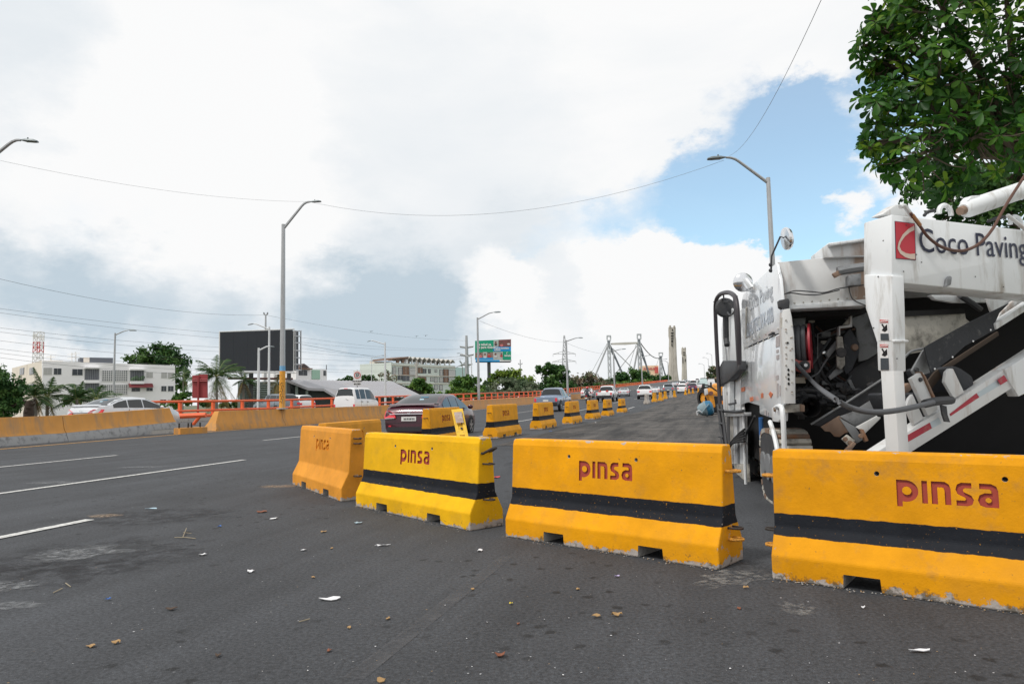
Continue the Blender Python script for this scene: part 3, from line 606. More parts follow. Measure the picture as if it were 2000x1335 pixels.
lamp('tall lamp post on the median with a yellow painted foot and blue band', (553.5, 438), .9, 37.4, (596, 394), (606, 394), (627, 393), .16, painted=True)
lamp('lamp head reaching in from the left picture edge on a bent arm', (-62, 332), .9, 24.5, (30, 271), (40, 274), (73, 276), .14)
lamp('single street lamp on the left, rising behind the silver car', (225, 650), -1, 85, (243, 646), (249, 645), (266, 645), .16)
lamp('tall white lamp post standing before the dark billboard, arm to the left', (526, 638), -1, 66, (500, 632), (496, 632), (484, 634), .14, M_PALEP)
lamp('shorter kinked white lamp post before the dark billboard, arm to the right', (505.5, 679), -1, 64, (522, 676), (527, 676), (536, 677), .16, M_PALEP)
lamp('white lamp post beyond the van, arm to the left', (752, 668), -1, 80, (727, 664.5), (725, 665), (717, 667), .14, M_PALEP)
lamp('thin distant lamp left of the apartment block, arm to the right', (725.5, 698), -1, 190, (740, 694.5), (744, 694), (751, 694), .13, M_PALEP)
lamp('distant lamp by the transmission pole, arm to the left', (920.5, 696), -1, 160, (901, 690), (899, 689.5), (892, 690), .18, M_PALEP)
lamp('grey lamp post on the railing in front of the green billboard', (932.5, 620), .75, 96, (957, 610.5), (963, 610), (978, 609), .2)
lamp('grey lamp post behind the grey pickup', (1106, 664), 1.0, 150, (1124, 660), (1128, 659.5), (1138.5, 659.5), .26)
lamp('lamp post rising behind the white pickup', (1198, 684), 2.2, 215, (1210, 682), (1213, 682), (1222.5, 681), .3)
lamp('lamp post rising behind the white SUV', (1252.7, 698), 3, 270, (1261, 694.5), (1265, 694), (1271.5, 693.3), .3)
lamp('lamp post left of the concrete pylon', (1288, 703), 4, 420, (1295, 701), (1298, 701), (1303.5, 700.5), .3)
lamp('thin lamp post close against the concrete pylon', (1304.5, 707), 5, 480, (1299, 704), (1297, 704), (1292, 704.5), .34)
for x, y, d, lab in ((1383, 700, -1, 'middle'), (1375, 712, -1, 'leftmost and lowest'), (1390, 692, -1, 'rightmost and tallest')): lamp(lab + ' of three faint far lamps right of the pylons', (x, y), 8, 420, (x + 5 * d, y - 2), (x + 6 * d, y - 2), (x + 11 * d, y - 2), .25, M_PALEP)
lamp('tall lamp post rising behind the white machine, arm to the left', (1500, 347), .3, 31, (1432, 307), (1418, 307.5), (1382, 310), .15)

M_THIN = mat('pale_grey_cable', (.2, .21, .22), .6)
def sag(P, Q, k, n=14): return [P.lerp(Q, i / n) - Vector((0, 0, 4 * k * (i / n) * (1 - i / n))) for i in range(n + 1)]
def wire(label, paths, r=.015, m=None, group='overhead cables'):
    mb = MB()
    for p in paths: mb.tube(p, r, 5)
    return tag(mb.build('overhead_cable', m or M_CABLE, None), label, 'cable', group)
HL, HR = at(604, 394, 37.4), at(1414, 313, 31)
wire('thin cable sagging from the left edge to the yellow-footed lamp post', [sag(at(-60, 300, 24.5), HL, .42)], .005, M_THIN)
wire('cable hanging in a long curve between the two tall lamp posts', [sag(HL, HR, 1.55, 24)], .0075, M_THIN)
wire('cable climbing steeply from the right lamp head out of the picture top', [sag(at(1425, 304, 31), at(1640, -80, 9.5), .55, 20)], .006, M_THIN)
wire('cable from the railing lamp before the green billboard to the next lamp', [sag(at(936, 626, 96), at(1104, 668, 150), .8)], .018, M_THIN)
wire('cable running on past the lamp behind the grey pickup', [sag(at(1108, 670, 150), at(1198, 690, 215), .8)], .022, M_THIN)
wire('high thin wire over the dark billboard', [sag(at(-20, 540, 70), at(519, 615, 120), 1.2), sag(at(519, 615, 120), at(911, 665, 200), 1.0)], .018)
for k, (y0, y1, yb) in enumerate([(599, 659, 680), (607, 668, 681), (637, 680, 695), (645, 687, 696), (662, 700, 694), (678, 712, 697), (686, 718, 713), (695, 724, 713)]):
    a, b, c = at(-25, y0, 75), at(590, y1, 140), at(905 + (k % 2) * 6, yb, 205)
    wire('%s power line of the bundle crossing the left sky' % ('topmost second third fourth fifth sixth seventh lowest'.split()[k]), [sag(a, b, .6 + .1 * k), sag(b, c, 1.0)], .017)
wire('pair of wires dropping behind the apartment block to the pole', [sag(at(590, 672, 140), at(816, 706, 190), .4), sag(at(816, 706, 190), at(905, 700, 205), .3)], .03)
def utility_pole(label, top, base, Y, r, arms=(), m=None, name='utility_pole'):
    T, B = at(*top, Y), at(*base, Y); B = Vector((T.x, T.y, -1)); t = thing(name, label, 'pole', B, group='utility poles'); mb = MB(); mb.tube([B, T], [r, r * .4], 8); mb.build('pole', m or M_GALV, t)
    for y, hw in arms:
        p = at(top[0] + (y - top[1]) * .02, y, Y); w = hw * Y / F; mb = MB(); mb.tube([p + Vector((-w, 0, .3)), p, p + Vector((w, 0, .3))], r * .3, 6); a = mb.build('cross_arm', m or M_GALV, t)
        for sx in (-1, -.6, .6, 1): mb = MB(); mb.lathe([(0, .3), (.09, .25), (.05, .12), (.09, 0), (0, 0)], p + Vector((w * sx, 0, .3 * abs(sx))), n=6); mb.build('insulator', M_BLACK, a)
    return t
utility_pole('tall steel transmission pole with cross arms left of the green billboard', (911, 655), (913, 729), 205, .9, ((678.5, 13), (694.5, 13), (713, 10)))
utility_pole('plain greenish concrete pole in front of the apartment block', (813.5, 703), (816, 767), 150, .45, ((712, 5),), M_CONC)
utility_pole('thin pole beyond the green billboard', (1016, 702), (1017, 725), 230, .35, ((712, 4),))
utility_pole('thin pole standing up behind the dark billboard', (519, 614), (519, 660), 120, .35, ((616, 4),))
utility_pole('dark thin pole behind the pale green house', (637.5, 712), (637.5, 740), 130, .16, (), M_BLACK)
def lattice(t, B, T, w0, w1, n, r, m, nm='lattice'):
    mb = MB(); cs = [(-1, -1), (1, -1), (1, 1), (-1, 1)]
    lv = [(B.lerp(T, k / n), w0 + (w1 - w0) * k / n) for k in range(n + 1)]
    for sx, sy in cs: mb.tube([P + Vector((sx * w, sy * w, 0)) for P, w in lv], r, 4)
    for (P, w), (Q, x) in zip(lv, lv[1:]):
        for (a, b), (c, d) in zip(cs, cs[1:] + cs[:1]):
            mb.tube([P + Vector((a * w, b * w, 0)), Q + Vector((c * x, d * x, 0))], r * .6, 4, cap=False); mb.tube([P + Vector((c * w, d * w, 0)), Q + Vector((a * x, b * x, 0))], r * .6, 4, cap=False); mb.tube([Q + Vector((a * x, b * x, 0)), Q + Vector((c * x, d * x, 0))], r * .6, 4, cap=False)
    return mb.build(nm, m, t)
Y = 330; T = at(1102, 655, Y); B = Vector((T.x, T.y, -1)); tw = thing('transmission_tower', 'grey lattice transmission tower with wide cross arms above the trees', 'tower', B)
lattice(tw, B, T, 2.6, .25, 14, .16, M_GALV, 'lattice_mast')
for y, h in ((691, 22), (706, 23)):
    p = at(1102, y, Y); w = h * Y / F
    for sg in (-1, 1): mb = MB(); mb.tube([p + Vector((0, 0, 1.4)), p + Vector((sg * w, 0, 0))], .14, 4); mb.tube([p, p + Vector((sg * w, 0, 0))], .14, 4); mb.tube([p + Vector((sg * w * .5, 0, .7)), p + Vector((sg * w * .5, 0, 0))], .1, 4); mb.tube([p + Vector((sg * w, 0, 0)), p + Vector((sg * w, 0, -1.2))], .1, 4); mb.build('cross_arm', M_GALV, tw)
Y = 240; T = at(76, 648, Y); B = Vector((T.x, T.y, -1)); tw = thing('antenna_mast', 'red and white lattice antenna mast behind the white apartment building', 'antenna mast', B)
M_RED = mat('red_paint', (.55, .05, .04), .6); M_WHITEP = mat('white_paint', (.75, .75, .74), .6, var=.05)
lv = 8
for k in range(lv): lattice(tw, B.lerp(T, k / lv), B.lerp(T, (k + 1) / lv), 1.1, 1.1, 2, .12, (M_RED, M_WHITEP)[k % 2], 'mast_section')
for k, (dx, y, h) in enumerate([(-10, 652, 9), (-6, 652, 8), (4, 653, 9), (9, 655, 9), (-7, 668, 14), (6, 668, 14)]): p = at(76 + dx, y + h / 2, Y - 1); mb = MB(); mb.box(p, (.5, .3, h * Y / F)); mb.build('panel_antenna', M_WHITEP, tw)

# ------------------------------------------------------------------ bridge pylons
M_STEELB = mat('pale_bridge_steel', (.50, .53, .55), .55, .1, var=.08, vscale=.5); M_DSTEEL = mat('dark_bridge_cable', (.13, .15, .17), .6)
M_PYL = mat('weathered_concrete', (.50, .47, .42), .85, var=.16, vscale=.3, dirt=(.2, .18, .15), dirt_amt=.5, dscale=.25, streak=True)
def aframe(label, Y, top, node, left, right, dark=True, beam=None):
    T = at(*top, Y); B = Vector((T.x, T.y, -1)); t = thing('bridge_tower', label, 'bridge tower', B, group='steel towers of the suspension bridge'); Nn = at(*node, Y); k = Y / F
    mb = MB(); w = 4 * k
    for sx in (-1, 1): mb.box((T.x + sx * w * .85, T.y, (T.z + Nn.z) / 2 + 1), (.7, 1.2, T.z - Nn.z - 2))
    mb.box((T.x, T.y, T.z), (w * 2.1, 1.6, 1.0)); mb.box((T.x, T.y, T.z - 3), (w * 1.9, 1.2, .8)); mb.build('saddle_head', M_STEELB, t)
    mb = MB(); mb.box((Nn.x, Nn.y, Nn.z), (w * 1.2, 1.6, 2.4)); mb.build('node_block', M_DSTEEL, t)
    lattice(t, Vector((Nn.x, Nn.y, -1)), Nn, 1.0, .8, 9, .28, M_STEELB, 'tower_column')
    for (px, m, rr, dy) in ((left, M_GALV, .55, 0), (right, M_DSTEEL, .6, 0), ((left[0] - 8, left[1]), M_STEELB, .2, 9), ((right[0] + 7, right[1]), M_DSTEEL, .3, 9)):
        mb = MB(); mb.tube([Nn + Vector((0, dy, 0)), at(px[0], px[1], Y) + Vector((0, dy, 0))], rr, 6); mb.build('stay_leg', m, t)
    return t
a1 = aframe('left steel suspension bridge tower with slanting legs and a pale head frame', 450, (1189, 656), (1189, 669), (1163, 732), (1217, 732))
a2 = aframe('right steel suspension bridge tower, joined to the other by a tapered beam', 450, (1248, 653), (1248, 667), (1236, 732), (1268, 732))
a3 = aframe('small steel suspension bridge tower farther off beside the concrete pylon', 640, (1290.5, 689), (1290.5, 698), (1287, 736), (1300, 736))
mb = MB(); L_, M_, R_ = at(1194, 671.5, 450), at(1222, 670.5, 450), at(1246, 669.5, 450)
mb.prism([L_ + Vector((0, 0, -.4)), M_ + Vector((0, 0, -.8)), R_ + Vector((0, 0, -.4)), R_ + Vector((0, 0, .6)), M_ + Vector((0, 0, .8)), L_ + Vector((0, 0, .6))], (0, 1.5, 0)); mb.build('tapered_beam', mat('cream_bridge_beam', (.52, .51, .46), .6), a2, recalc=True)
for p, q in (((1246, 673), (1205, 726)), ((1196, 680), (1243, 726))): mb = MB(); mb.tube([at(*p, 451), at(*q, 451)], .28, 5); mb.build('cross_brace', M_GALV, a2)
wire('suspension cable sagging from the right tower to the small far tower', [sag(at(1250, 668, 450), at(1290, 698, 640), 4, 10)], .35)
def pylon(label, Y, sil, wins, notch):
    """sil: list of (y, x0, x1) rows from top to foot"""
    y, x0, x1 = sil[-1]; c = at((x0 + x1) / 2, y, Y); t = thing('bridge_pylon', label, 'bridge pylon', (c.x, c.y, -1), group='concrete pylons of the cable bridge'); k = Y / F
    rows = [(at(a, y, Y), at(b, y, Y)) for y, a, b in sil]; lo = rows[-1]; rows.append((Vector((lo[0].x - .5, lo[0].y, -1)), Vector((lo[1].x + .5, lo[1].y, -1))))
    mb = MB(); D = [(b - a).length * .62 for a, b in rows]
    for (a, b), d in zip(rows, D):
        m = (a + b) / 2
        for p in (a.lerp(b, .0) + Vector((0, d * .12, 0)), a.lerp(b, .14), a.lerp(b, .44), m + Vector((0, d * .10, 0)), a.lerp(b, .56), a.lerp(b, .86), b + Vector((0, d * .12, 0)), b + Vector((0, d, 0)), a + Vector((0, d, 0))): mb.v.append(p)
    n = 9
    for i in range(len(rows) - 1):
        for j in range(n): mb.f.append((i * n + j, i * n + (j + 1) % n, (i + 1) * n + (j + 1) % n, (i + 1) * n + j)); mb.m.append(0)
    mb.f.append(tuple(range(n))); mb.m.append(0); mb.build('shaft', M_PYL, t, recalc=True, smooth=25)
    for x, y0, y1, w in notch: mb = MB(); p = at(x, (y0 + y1) / 2, Y - .3); mb.prism([at(x - w, y1, Y - .2), at(x + w, y1, Y - .2), at(x + w * .5, y0, Y - .2), at(x - w * .6, y0, Y - .2)], (0, 3, 0)); mb.build('horn', M_PYL, t, recalc=True)
    for x, y, w, h in wins: mb = MB(); mb.box(at(x, y, Y - .25), (w * k, .8, h * k)); mb.build('opening', M_BLACK, t)
pylon('tall concrete bridge pylon with dark openings near its top', 575, [(639, 1307, 1320), (655, 1307.2, 1320), (663, 1308.5, 1321), (680, 1308, 1321.5), (705, 1308.5, 1322.5), (725, 1306.5, 1324), (742, 1305, 1326.5)],
      [(1313.5, 644, 2, 2.5), (1313, 650, 5, 2.2), (1313, 655.5, 5, 2.2), (1312.8, 660.5, 4.2, 2.2), (1312.6, 666, 3, 4.5), (1312.4, 673, 1.6, 6)], [(1309.5, 635, 640, 2), (1317.5, 635.5, 640, 2)])
pylon('shorter concrete bridge pylon behind and right of the tall one', 900, [(679.5, 1332, 1340), (690, 1332, 1340), (694, 1333, 1341), (720, 1333, 1341.5), (742, 1332.5, 1342.5)],
      [(1336, 688, 4.5, 1.5), (1336, 692.5, 3.5, 1.5), (1333.4, 703, 1, 12), (1338.5, 703, 1.2, 5)], [(1333.6, 677.5, 680, 1), (1338.5, 677.5, 680, 1)])

# ------------------------------------------------------------------ buildings
M_WWALL = mat('white_render', (.88, .87, .88), .85, var=.03, vscale=.6, dirt=(.6, .59, .57), dirt_amt=.12, dscale=.6, streak=True)
M_CWALL = mat('cream_render', (.72, .66, .58), .85, var=.06, vscale=.6, dirt=(.45, .38, .3), dirt_amt=.3, dscale=.6, streak=True)
M_GLASS = mat('dark_window_glass', (.035, .045, .055), .15, var=.3, vscale=2)
M_SHUT = mat('pale_louvre', (.45, .45, .44), .6, var=.1); M_FRAMEW = mat('white_frame', (.7, .7, .7), .6)
M_DGREY = mat('dark_grey_sheet', (.10, .11, .13), .6, var=.15); M_GRILLE = mat('breeze_block_grey', (.55, .55, .55), .85)
class Facade:
    """a building whose front is measured in photo pixels on a vertical plane through two points"""
    def __init__(s, x0, Y0, x1, Y1, y):
        s.A, s.B = at(x0, y, Y0), at(x1, y, Y1); s.d = (s.B - s.A); s.d.z = 0; s.d.normalize(); s.n = Vector((-s.d.y, s.d.x, 0))  # n points away from us
    def P(s, x, y, off=0.0): return on_plane(x, y, s.A + s.n * off, s.n) if off else on_plane(x, y, s.A, s.n)
    def Pi(s, x, y, off): return s.P(x, y) + s.n * off
    def rect(s, mb, x0, y0, x1, y1, off, dep, mi=0):
        a, b, c, d = s.P(x0, y1), s.P(x1, y1), s.P(x1, y0), s.P(x0, y0); zl, zh = (a.z + b.z) / 2, (c.z + d.z) / 2
        q = [Vector((p.x, p.y, z)) + s.n * off for p, z in ((a, zl), (b, zl), (b, zh), (a, zh))]; mb.prism(q, s.n * dep, mi)
    def window(s, par, x0, y0, x1, y1, m=None, frame=True, louv=0):
        mb = MB(); s.rect(mb, x0 - .7, y0 - .7, x1 + .7, y1 + .7, -.07, .12); w = mb.build('window', M_FRAMEW if frame else M_GLASS, par, recalc=True)
        mb = MB(); s.rect(mb, x0, y0, x1, y1, -.09, .05); mb.build('pane', m or M_GLASS, w, recalc=True)
        xm = (x0 + x1) / 2; mb = MB(); s.rect(mb, xm - .15, y0, xm + .15, y1, -.12, .04); mb.build('mullion', M_FRAMEW, w, recalc=True)
# white three storey apartment building on the left
Bf = Facade(83, 118, 342, 131, 760); t = thing('apartment_building', 'white three storey apartment building behind the silver car, maroon awning', 'building', Bf.P(210, 800) * 1)
t.location.z = -1
def wallq(par, f, pts, dep, m, nm='wall'):
    q = [f.P(x, y) for x, y in pts]; mb = MB(); mb.prism(q, f.n * dep); return mb.build(nm, m, par, recalc=True)
a, b, c, d = Bf.P(83, 704), Bf.P(342, 713.5), Bf.P(342, 800), Bf.P(83, 800); mb = MB()
zt = a.z; 
mb.prism([Vector((d.x, d.y, -1)), Vector((c.x, c.y, -1)), Vector((b.x, b.y, b.z)), Vector((a.x, a.y, a.z))], Bf.n * 11); mb.build('wall', M_WWALL, t, recalc=True)
lf = Facade(24, 138, 83, 118, 760); a, b = lf.P(24, 704), lf.P(83, 703.6); mb = MB(); mb.prism([Vector((a.x, a.y, -1)), Vector((b.x, b.y, -1)), b, Vector((a.x, a.y, b.z))], lf.n * 3); mb.build('side_wall', M_CWALL, t, recalc=True)
for x0, y0, x1, y1 in ((39.5, 719, 46.5, 730.5), (58.5, 718.5, 66, 730), (57, 750, 66, 757)): lf.window(t, x0, y0, x1, y1, frame=False)
for x0, y0, x1, y1, m in ((85, 718, 101, 731, M_SHUT), (105, 719, 119.5, 731, None), (141, 720.5, 161, 732.5, None), (286, 726.5, 298, 737, M_SHUT), (315, 727, 325.5, 737.5, M_SHUT), (328, 727.5, 339, 738, M_SHUT),
                          (141, 751, 161, 766, M_SHUT), (112, 751, 119, 766, M_SHUT), (315, 753.5, 324.5, 763.5, None), (328, 753.5, 338.5, 763.5, None), (313, 780, 324, 789, None), (328, 780, 338, 789, M_SHUT)): Bf.window(t, x0, y0, x1, y1, m)
for k, (x0, y0, x1, y1) in enumerate(((165, 720, 193, 743), (254, 723, 281, 745), (165, 748, 193, 768))):   # balconies
    mb = MB(); Bf.rect(mb, x0, y0, x1, y1, -.05, .1); bl = mb.build('balcony', M_DGREY, t, recalc=True)
    mb = MB(); Bf.rect(mb, x0 - 1.5, y0 - 3, x1 + 1.5, y0, -.9, .95); mb.build('canopy', M_WWALL, bl, recalc=True)
    mb = MB(); Bf.rect(mb, x0, y1 - 1, x1 - 1, y1 + 4.5, -.85, .85); mb.build('parapet', M_WWALL, bl, recalc=True)
    for q in range(9): mb = MB(); x = x0 + (x1 - x0) * q / 8; Bf.rect(mb, x - .2, y0, x + .2, y1 - 1, -.84, .05); mb.build('bar', M_GALV, bl, recalc=True)
    if k == 1:
        for q in range(6): mb = MB(); mb.ell(Bf.Pi(x0 + 4 + q * 4, y1 - 4 - (q % 3) * 2, -.5), (.35, .3, .4), 7, 5); mb.build('potted_plant', mat('balcony_green', (.06, .12, .05), .8, var=.4), bl)
for x0, y0, x1, y1 in ((199, 723, 248.5, 744), (199, 751, 248.5, 770)):
    g = MB(); Bf.rect(g, x0, y0, x1, y1, -.03, .05); go = g.build('breeze_block_screen', M_DGREY, t, recalc=True); g = MB()
    for q in range(13): x = x0 + (x1 - x0) * q / 12; Bf.rect(g, x - .7, y0, x + .7, y1, -.12, .1)
    for q in range(7): y = y0 + (y1 - y0) * q / 6; Bf.rect(g, x0, y - .6, x1, y + .6, -.125, .1)
    g.build('block_grid', M_FRAMEW, go, recalc=True)
mb = MB(); p = [Bf.P(250, 757), Bf.P(297, 757)]; sec = [(0, .0), (.5, -.1), (.95, -.45), (1.1, -.75)]; zt = Bf.P(272, 748.5).z
for q in p:
    for o_, z in sec: mb.v.append(Vector((q.x, q.y, zt + z)) - Bf.n * o_)
mb.f += [(k, k + 1, 5 + k, 4 + k) for k in range(3)]; mb.m += [0] * 3; mb.build('awning', mat('maroon_awning', (.16, .025, .03), .8, var=.15), t)
for x0, y0, x1, y1 in ((257, 757, 273, 764), (286, 757, 298, 763)): Bf.window(t, x0, y0, x1, y1)
for x0, y0, x1, y1, m in ((181, 695.5, 228, 708, M_DGREY), (169, 695, 181, 706, M_CWALL), (162, 696, 169, 706, M_DGREY)): mb = MB(); Bf.rect(mb, x0, y0, x1, y1, 4, 3); mb.build('roof_shed', m, t, recalc=True)
for x, y0 in ((147, 685), (155, 683), (105, 690)): 
    P0, P1 = Bf.Pi(x, 706, 5), Bf.Pi(x, y0, 5); mb = MB(); mb.tube([P0, P1], .12, 5); mb.tube([P1 + Vector((-.8, 0, -.3)), P1 + Vector((.8, 0, -.3))], .09, 4); mb.tube([P1 + Vector((-.7, 0, -1)), P1 + Vector((.7, 0, -1))], .09, 4); mb.build('roof_antenna', M_WHITEP, t)
# far apartment block with zigzag roof terrace
M_PALEG = mat('pale_green_render', (.62, .68, .64), .85, var=.06, vscale=.3); M_CYAN = mat('pale_cyan_render', (.5, .68, .66), .85, var=.06); M_BROWNP = mat('brown_panel', (.22, .13, .09), .8, var=.3, vscale=1)
Af = Facade(765, 222, 890, 250, 740); t = thing('apartment_block', 'far pale apartment block with a zigzag roof over its terrace', 'building', Af.P(830, 770)); t.location.z = -1
def slab(par, f, x0, x1, ytop0, ytop1, dep, m, nm='wall', off=0.0):
    a, b = f.P(x0, ytop0), f.P(x1, ytop1); mb = MB(); mb.prism([Vector((a.x, a.y, -1)) + f.n * off, Vector((b.x, b.y, -1)) + f.n * off, b + f.n * off, a + f.n * off], f.n * dep); return mb.build(nm, m, par, recalc=True)
slab(t, Af, 764, 889, 707.5, 714, 14, M_PALEG); slab(t, Af, 889.3, 911, 717, 717.5, 12, M_CYAN, 'cyan_wing', .4)
lw = Facade(722, 228, 764, 228, 740); slab(t, lw, 722, 764, 705, 706.5, 4, M_CWALL, 'side_wing')
for x in (730, 737, 744): mb = MB(); lw.rect(mb, x, 708, x + 3.5, 714, -.1, .3); mb.build('roof_slot', M_FRAMEW, t, recalc=True); mb = MB(); lw.rect(mb, x - .5, 716, x + 5, 717.4, -.1, .2); mb.build('vent_slot', M_DGREY, t, recalc=True)
nz_ = 11; rx = [797 + (889 - 797) * k / (nz_ - 1) for k in range(nz_)]
for k in range(nz_ - 1):   # folded roof plates
    x0, x1 = rx[k], rx[k + 1]; xm = (x0 + x1) / 2; yb = 702 + (708.5 - 702) * k / (nz_ - 1); yt = yb - 4.6
    for xa, ya, xb, yb_ in ((x0, yb, xm, yt), (xm, yt, x1, yb + .6)): mb = MB(); P_, Q_ = Af.P(xa, ya), Af.P(xb, yb_); mb.prism([P_, Q_, Q_ + Vector((0, 0, .28)), P_ + Vector((0, 0, .28))], Af.n * 9, 0); mb.build('roof_plate', mat('roof_edge', (.5, .48, .44), .8), t, recalc=True)
    mb = MB(); Af.rect(mb, x0 + 1.5, yb - 1.5, x1 - 1.5, yb + 1.2, 1.2, .3); mb.build('gable_fill', M_BROWNP, t, recalc=True)
    mb = MB(); Af.rect(mb, x0 - .5, yb, x0 + .9, yb + 7, .2, .5); mb.build('roof_post', M_WWALL, t, recalc=True)
    if k % 3 == 1: mb = MB(); Af.rect(mb, x0 + 2, yb + 1.5, x1 - 2, yb + 7, 3, .5); mb.build('terrace_room', M_BROWNP, t, recalc=True)
mb = MB(); a, b = Af.P(767, 702.5), Af.P(798, 699); mb.prism([a, b, b + Vector((0, 0, .5)), a + Vector((0, 0, .5))], Af.n * 9); mb.build('flat_roof', M_BROWNP, t, recalc=True)
for x in (778, 788, 795): mb = MB(); Af.rect(mb, x, 701, x + 4, 709, .5, .6); mb.build('roof_post', M_BROWNP if x < 795 else M_WWALL, t, recalc=True)
for x0, y0, x1, y1, m in ((767, 717, 773, 731, M_SHUT), (778, 718, 785, 731, M_SHUT), (786.5, 716, 798.5, 732, M_BROWNP), (799.5, 718.5, 813, 731.5, M_GRILLE), (816, 718, 825, 728, M_BROWNP), (825.5, 720.5, 832, 728, None), (837, 721, 840.5, 728, None), (849.5, 722, 853, 726, M_SHUT), (859, 722, 864, 733, M_SHUT), (866, 721, 875.5, 735, M_BROWNP), (876.5, 723, 889, 735.5, M_GRILLE),
                          (777.5, 734, 785, 741, None), (786.5, 734, 799, 743, M_DGREY), (799.5, 735, 813, 743, M_GRILLE), (816, 736, 832, 743, M_BROWNP), (841, 737, 845, 744, M_SHUT), (848, 737, 854, 746, M_SHUT), (858, 737, 865, 746, M_SHUT), (866, 737, 875.5, 746, M_BROWNP), (877, 739, 889, 748, M_GRILLE), (841, 752, 845, 760, M_SHUT), (849, 752, 854, 760, M_SHUT), (858, 752, 864, 761, M_SHUT)):
    Af.window(t, x0, y0, x1, y1, m, frame=False)
for y in (714.5, 733, 748): mb = MB(); Af.rect(mb, 765, y, 889, y + 1.1, -.25, .3); mb.build('floor_band', M_CWALL, t, recalc=True)
# pale green house behind the billboard
Gf = Facade(578, 118, 640, 124, 730); t = thing('house', 'small white and pale green house just right of the dark billboard', 'building', Gf.P(610, 745)); t.location.z = -1
slab(t, Gf, 578, 638.5, 720.5, 721, 9, M_WWALL); mb = MB(); Gf.rect(mb, 608.5, 722, 624, 740, -.15, .2); mb.build('green_bay', mat('mint_render', (.36, .55, .44), .8), t, recalc=True)
for q in ((610, 724, 622.5, 734), (632.5, 724, 636, 732.5), (584, 723, 599, 732)): Gf.window(t, *q, frame=False)
mb = MB(); a, b, c = Gf.P(583, 718.5), Gf.P(594, 709.5), Gf.P(606, 718); mb.prism([a, c, b], Gf.n * 5); mb.build('roof', mat('dark_tile', (.09, .07, .07), .8, var=.3, vscale=2), t, recalc=True)
mb = MB(); Gf.rect(mb, 582, 718.6, 606, 721, -.6, .7); mb.build('eave', M_BROWNP, t, recalc=True)
# long shed with grey corrugated roof
M_CORR = mat('grey_corrugated_sheet', (.30, .30, .32), .5, .25, var=.1, vscale=.4, dirt=(.28, .26, .25), dirt_amt=.4, dscale=.3)
M_LOUV = mat('grey_green_louvre', (.22, .27, .25), .7, var=.15); M_SHEDW = mat('dark_shed_interior', (.05, .06, .06), .9)
rid0, rid1, ev1, ev0 = at(556, 741, 104), at(768, 745, 100), at(832, 776, 86), at(575, 776, 84)
t = thing('shed', 'long shed with grey corrugated roof and louvred gable behind the white van', 'building', Vector(((rid0.x + ev1.x) / 2, 92, -1)))
mb = MB(); nr = 64
for k in range(nr + 1):
    f = k / nr; A_ = rid0.lerp(rid1, f); B_ = ev0.lerp(ev1, f); up = Vector((0, 0, .09 if k % 2 else 0)); mb.v += [A_ + up, B_ + up]
for k in range(nr): mb.f.append((2 * k, 2 * k + 1, 2 * k + 3, 2 * k + 2)); mb.m.append(0)
mb.build('roof', M_CORR, t, smooth=0)
bk0, bk1 = rid0 + Vector((4, 16, -3)), rid1 + Vector((6, 16, -3)); mb = MB(); mb.poly([rid0, rid1, bk1, bk0]); mb.build('rear_roof', M_CORR, t)
mb = MB(); Q = [ev0, ev1]; mb.poly([Vector((ev0.x, ev0.y + .4, -1)), Vector((ev1.x, ev1.y + .4, -1)), ev1 + Vector((0, .4, -.1)), ev0 + Vector((0, .4, -.1))]); mb.build('front_wall', M_SHEDW, t)
por = [at(558, 745, 78), at(602, 762, 78), at(632, 763, 78), at(660, 780, 78)]   # porch gable over the louvres
mb = MB()
for a, b in zip(por, por[1:]): mb.prism([a, b, b + Vector((0, 0, .28)), a + Vector((0, 0, .28))], (2, 14, 0))
mb.build('porch_roof', M_CORR, t, recalc=True)
mb = MB(); mb.prism([por[0] + Vector((0, 1, 0)), por[1] + Vector((0, 1, 0)), por[2] + Vector((0, 1, 0)), por[3] + Vector((0, 1, 0)), Vector((por[3].x, por[3].y + 1, -1)), Vector((por[0].x, por[0].y + 1, -1))], (0, .2, 0)); mb.build('gable_wall', M_SHEDW, t, recalc=True)
for k in range(12): y = 747 + k * 4.3; mb = MB(); a, b = at(466, y, 79), at(558 + max(0, min(1, (y - 745) / 17)) * 40, y, 79); d = Vector((0, .25, -.16)); mb.prism([a, b, b + d, a + d], Vector((0, .02, .05))); mb.build('louvre_slat', M_LOUV, t, recalc=True)
for x in (468, 491, 536, 560, 580, 600): y0 = 745 if x < 559 else 745 + (x - 558) * .4; a = at(x, y0, 78.6); mb = MB(); mb.box((a.x, a.y, (a.z - 1) / 2), (.28, .28, a.z + 1)); mb.build('post', M_LOUV, t)
mb = MB(); a, b = at(466, 745, 80.5), at(560, 745, 80.5); mb.prism([Vector((a.x, a.y, -1)), Vector((b.x, b.y, -1)), b, a], (0, .2, 0)); mb.build('louvre_back', M_SHEDW, t, recalc=True)
# sunlit far building right of the bridge towers
Sf = Facade(1255, 520, 1286, 520, 720); t = thing('distant_building', 'pale orange and red building far off between the bridge towers', 'building', Sf.P(1270, 735)); t.location.z = -1
slab(t, Sf, 1255, 1286, 714, 713, 20, mat('warm_cream_wall', (.85, .62, .42), .8, var=.2, vscale=.2)); mb = MB(); Sf.rect(mb, 1279, 716, 1285.5, 728, -.5, 1); mb.build('red_panel', mat('red_sign_panel', (.65, .12, .1), .7), t, recalc=True)
for k in range(4): mb = MB(); Sf.rect(mb, 1257 + k * 6, 717, 1261 + k * 6, 719, -.4, .6); mb.build('window', mat('pink_pane', (.55, .3, .25), .5), t, recalc=True)
mb = MB(); Sf.rect(mb, 1256, 720, 1284, 721.3, -.4, .6); mb.build('red_band', mat('red_sign_panel', (.65, .12, .1), .7), t, recalc=True)

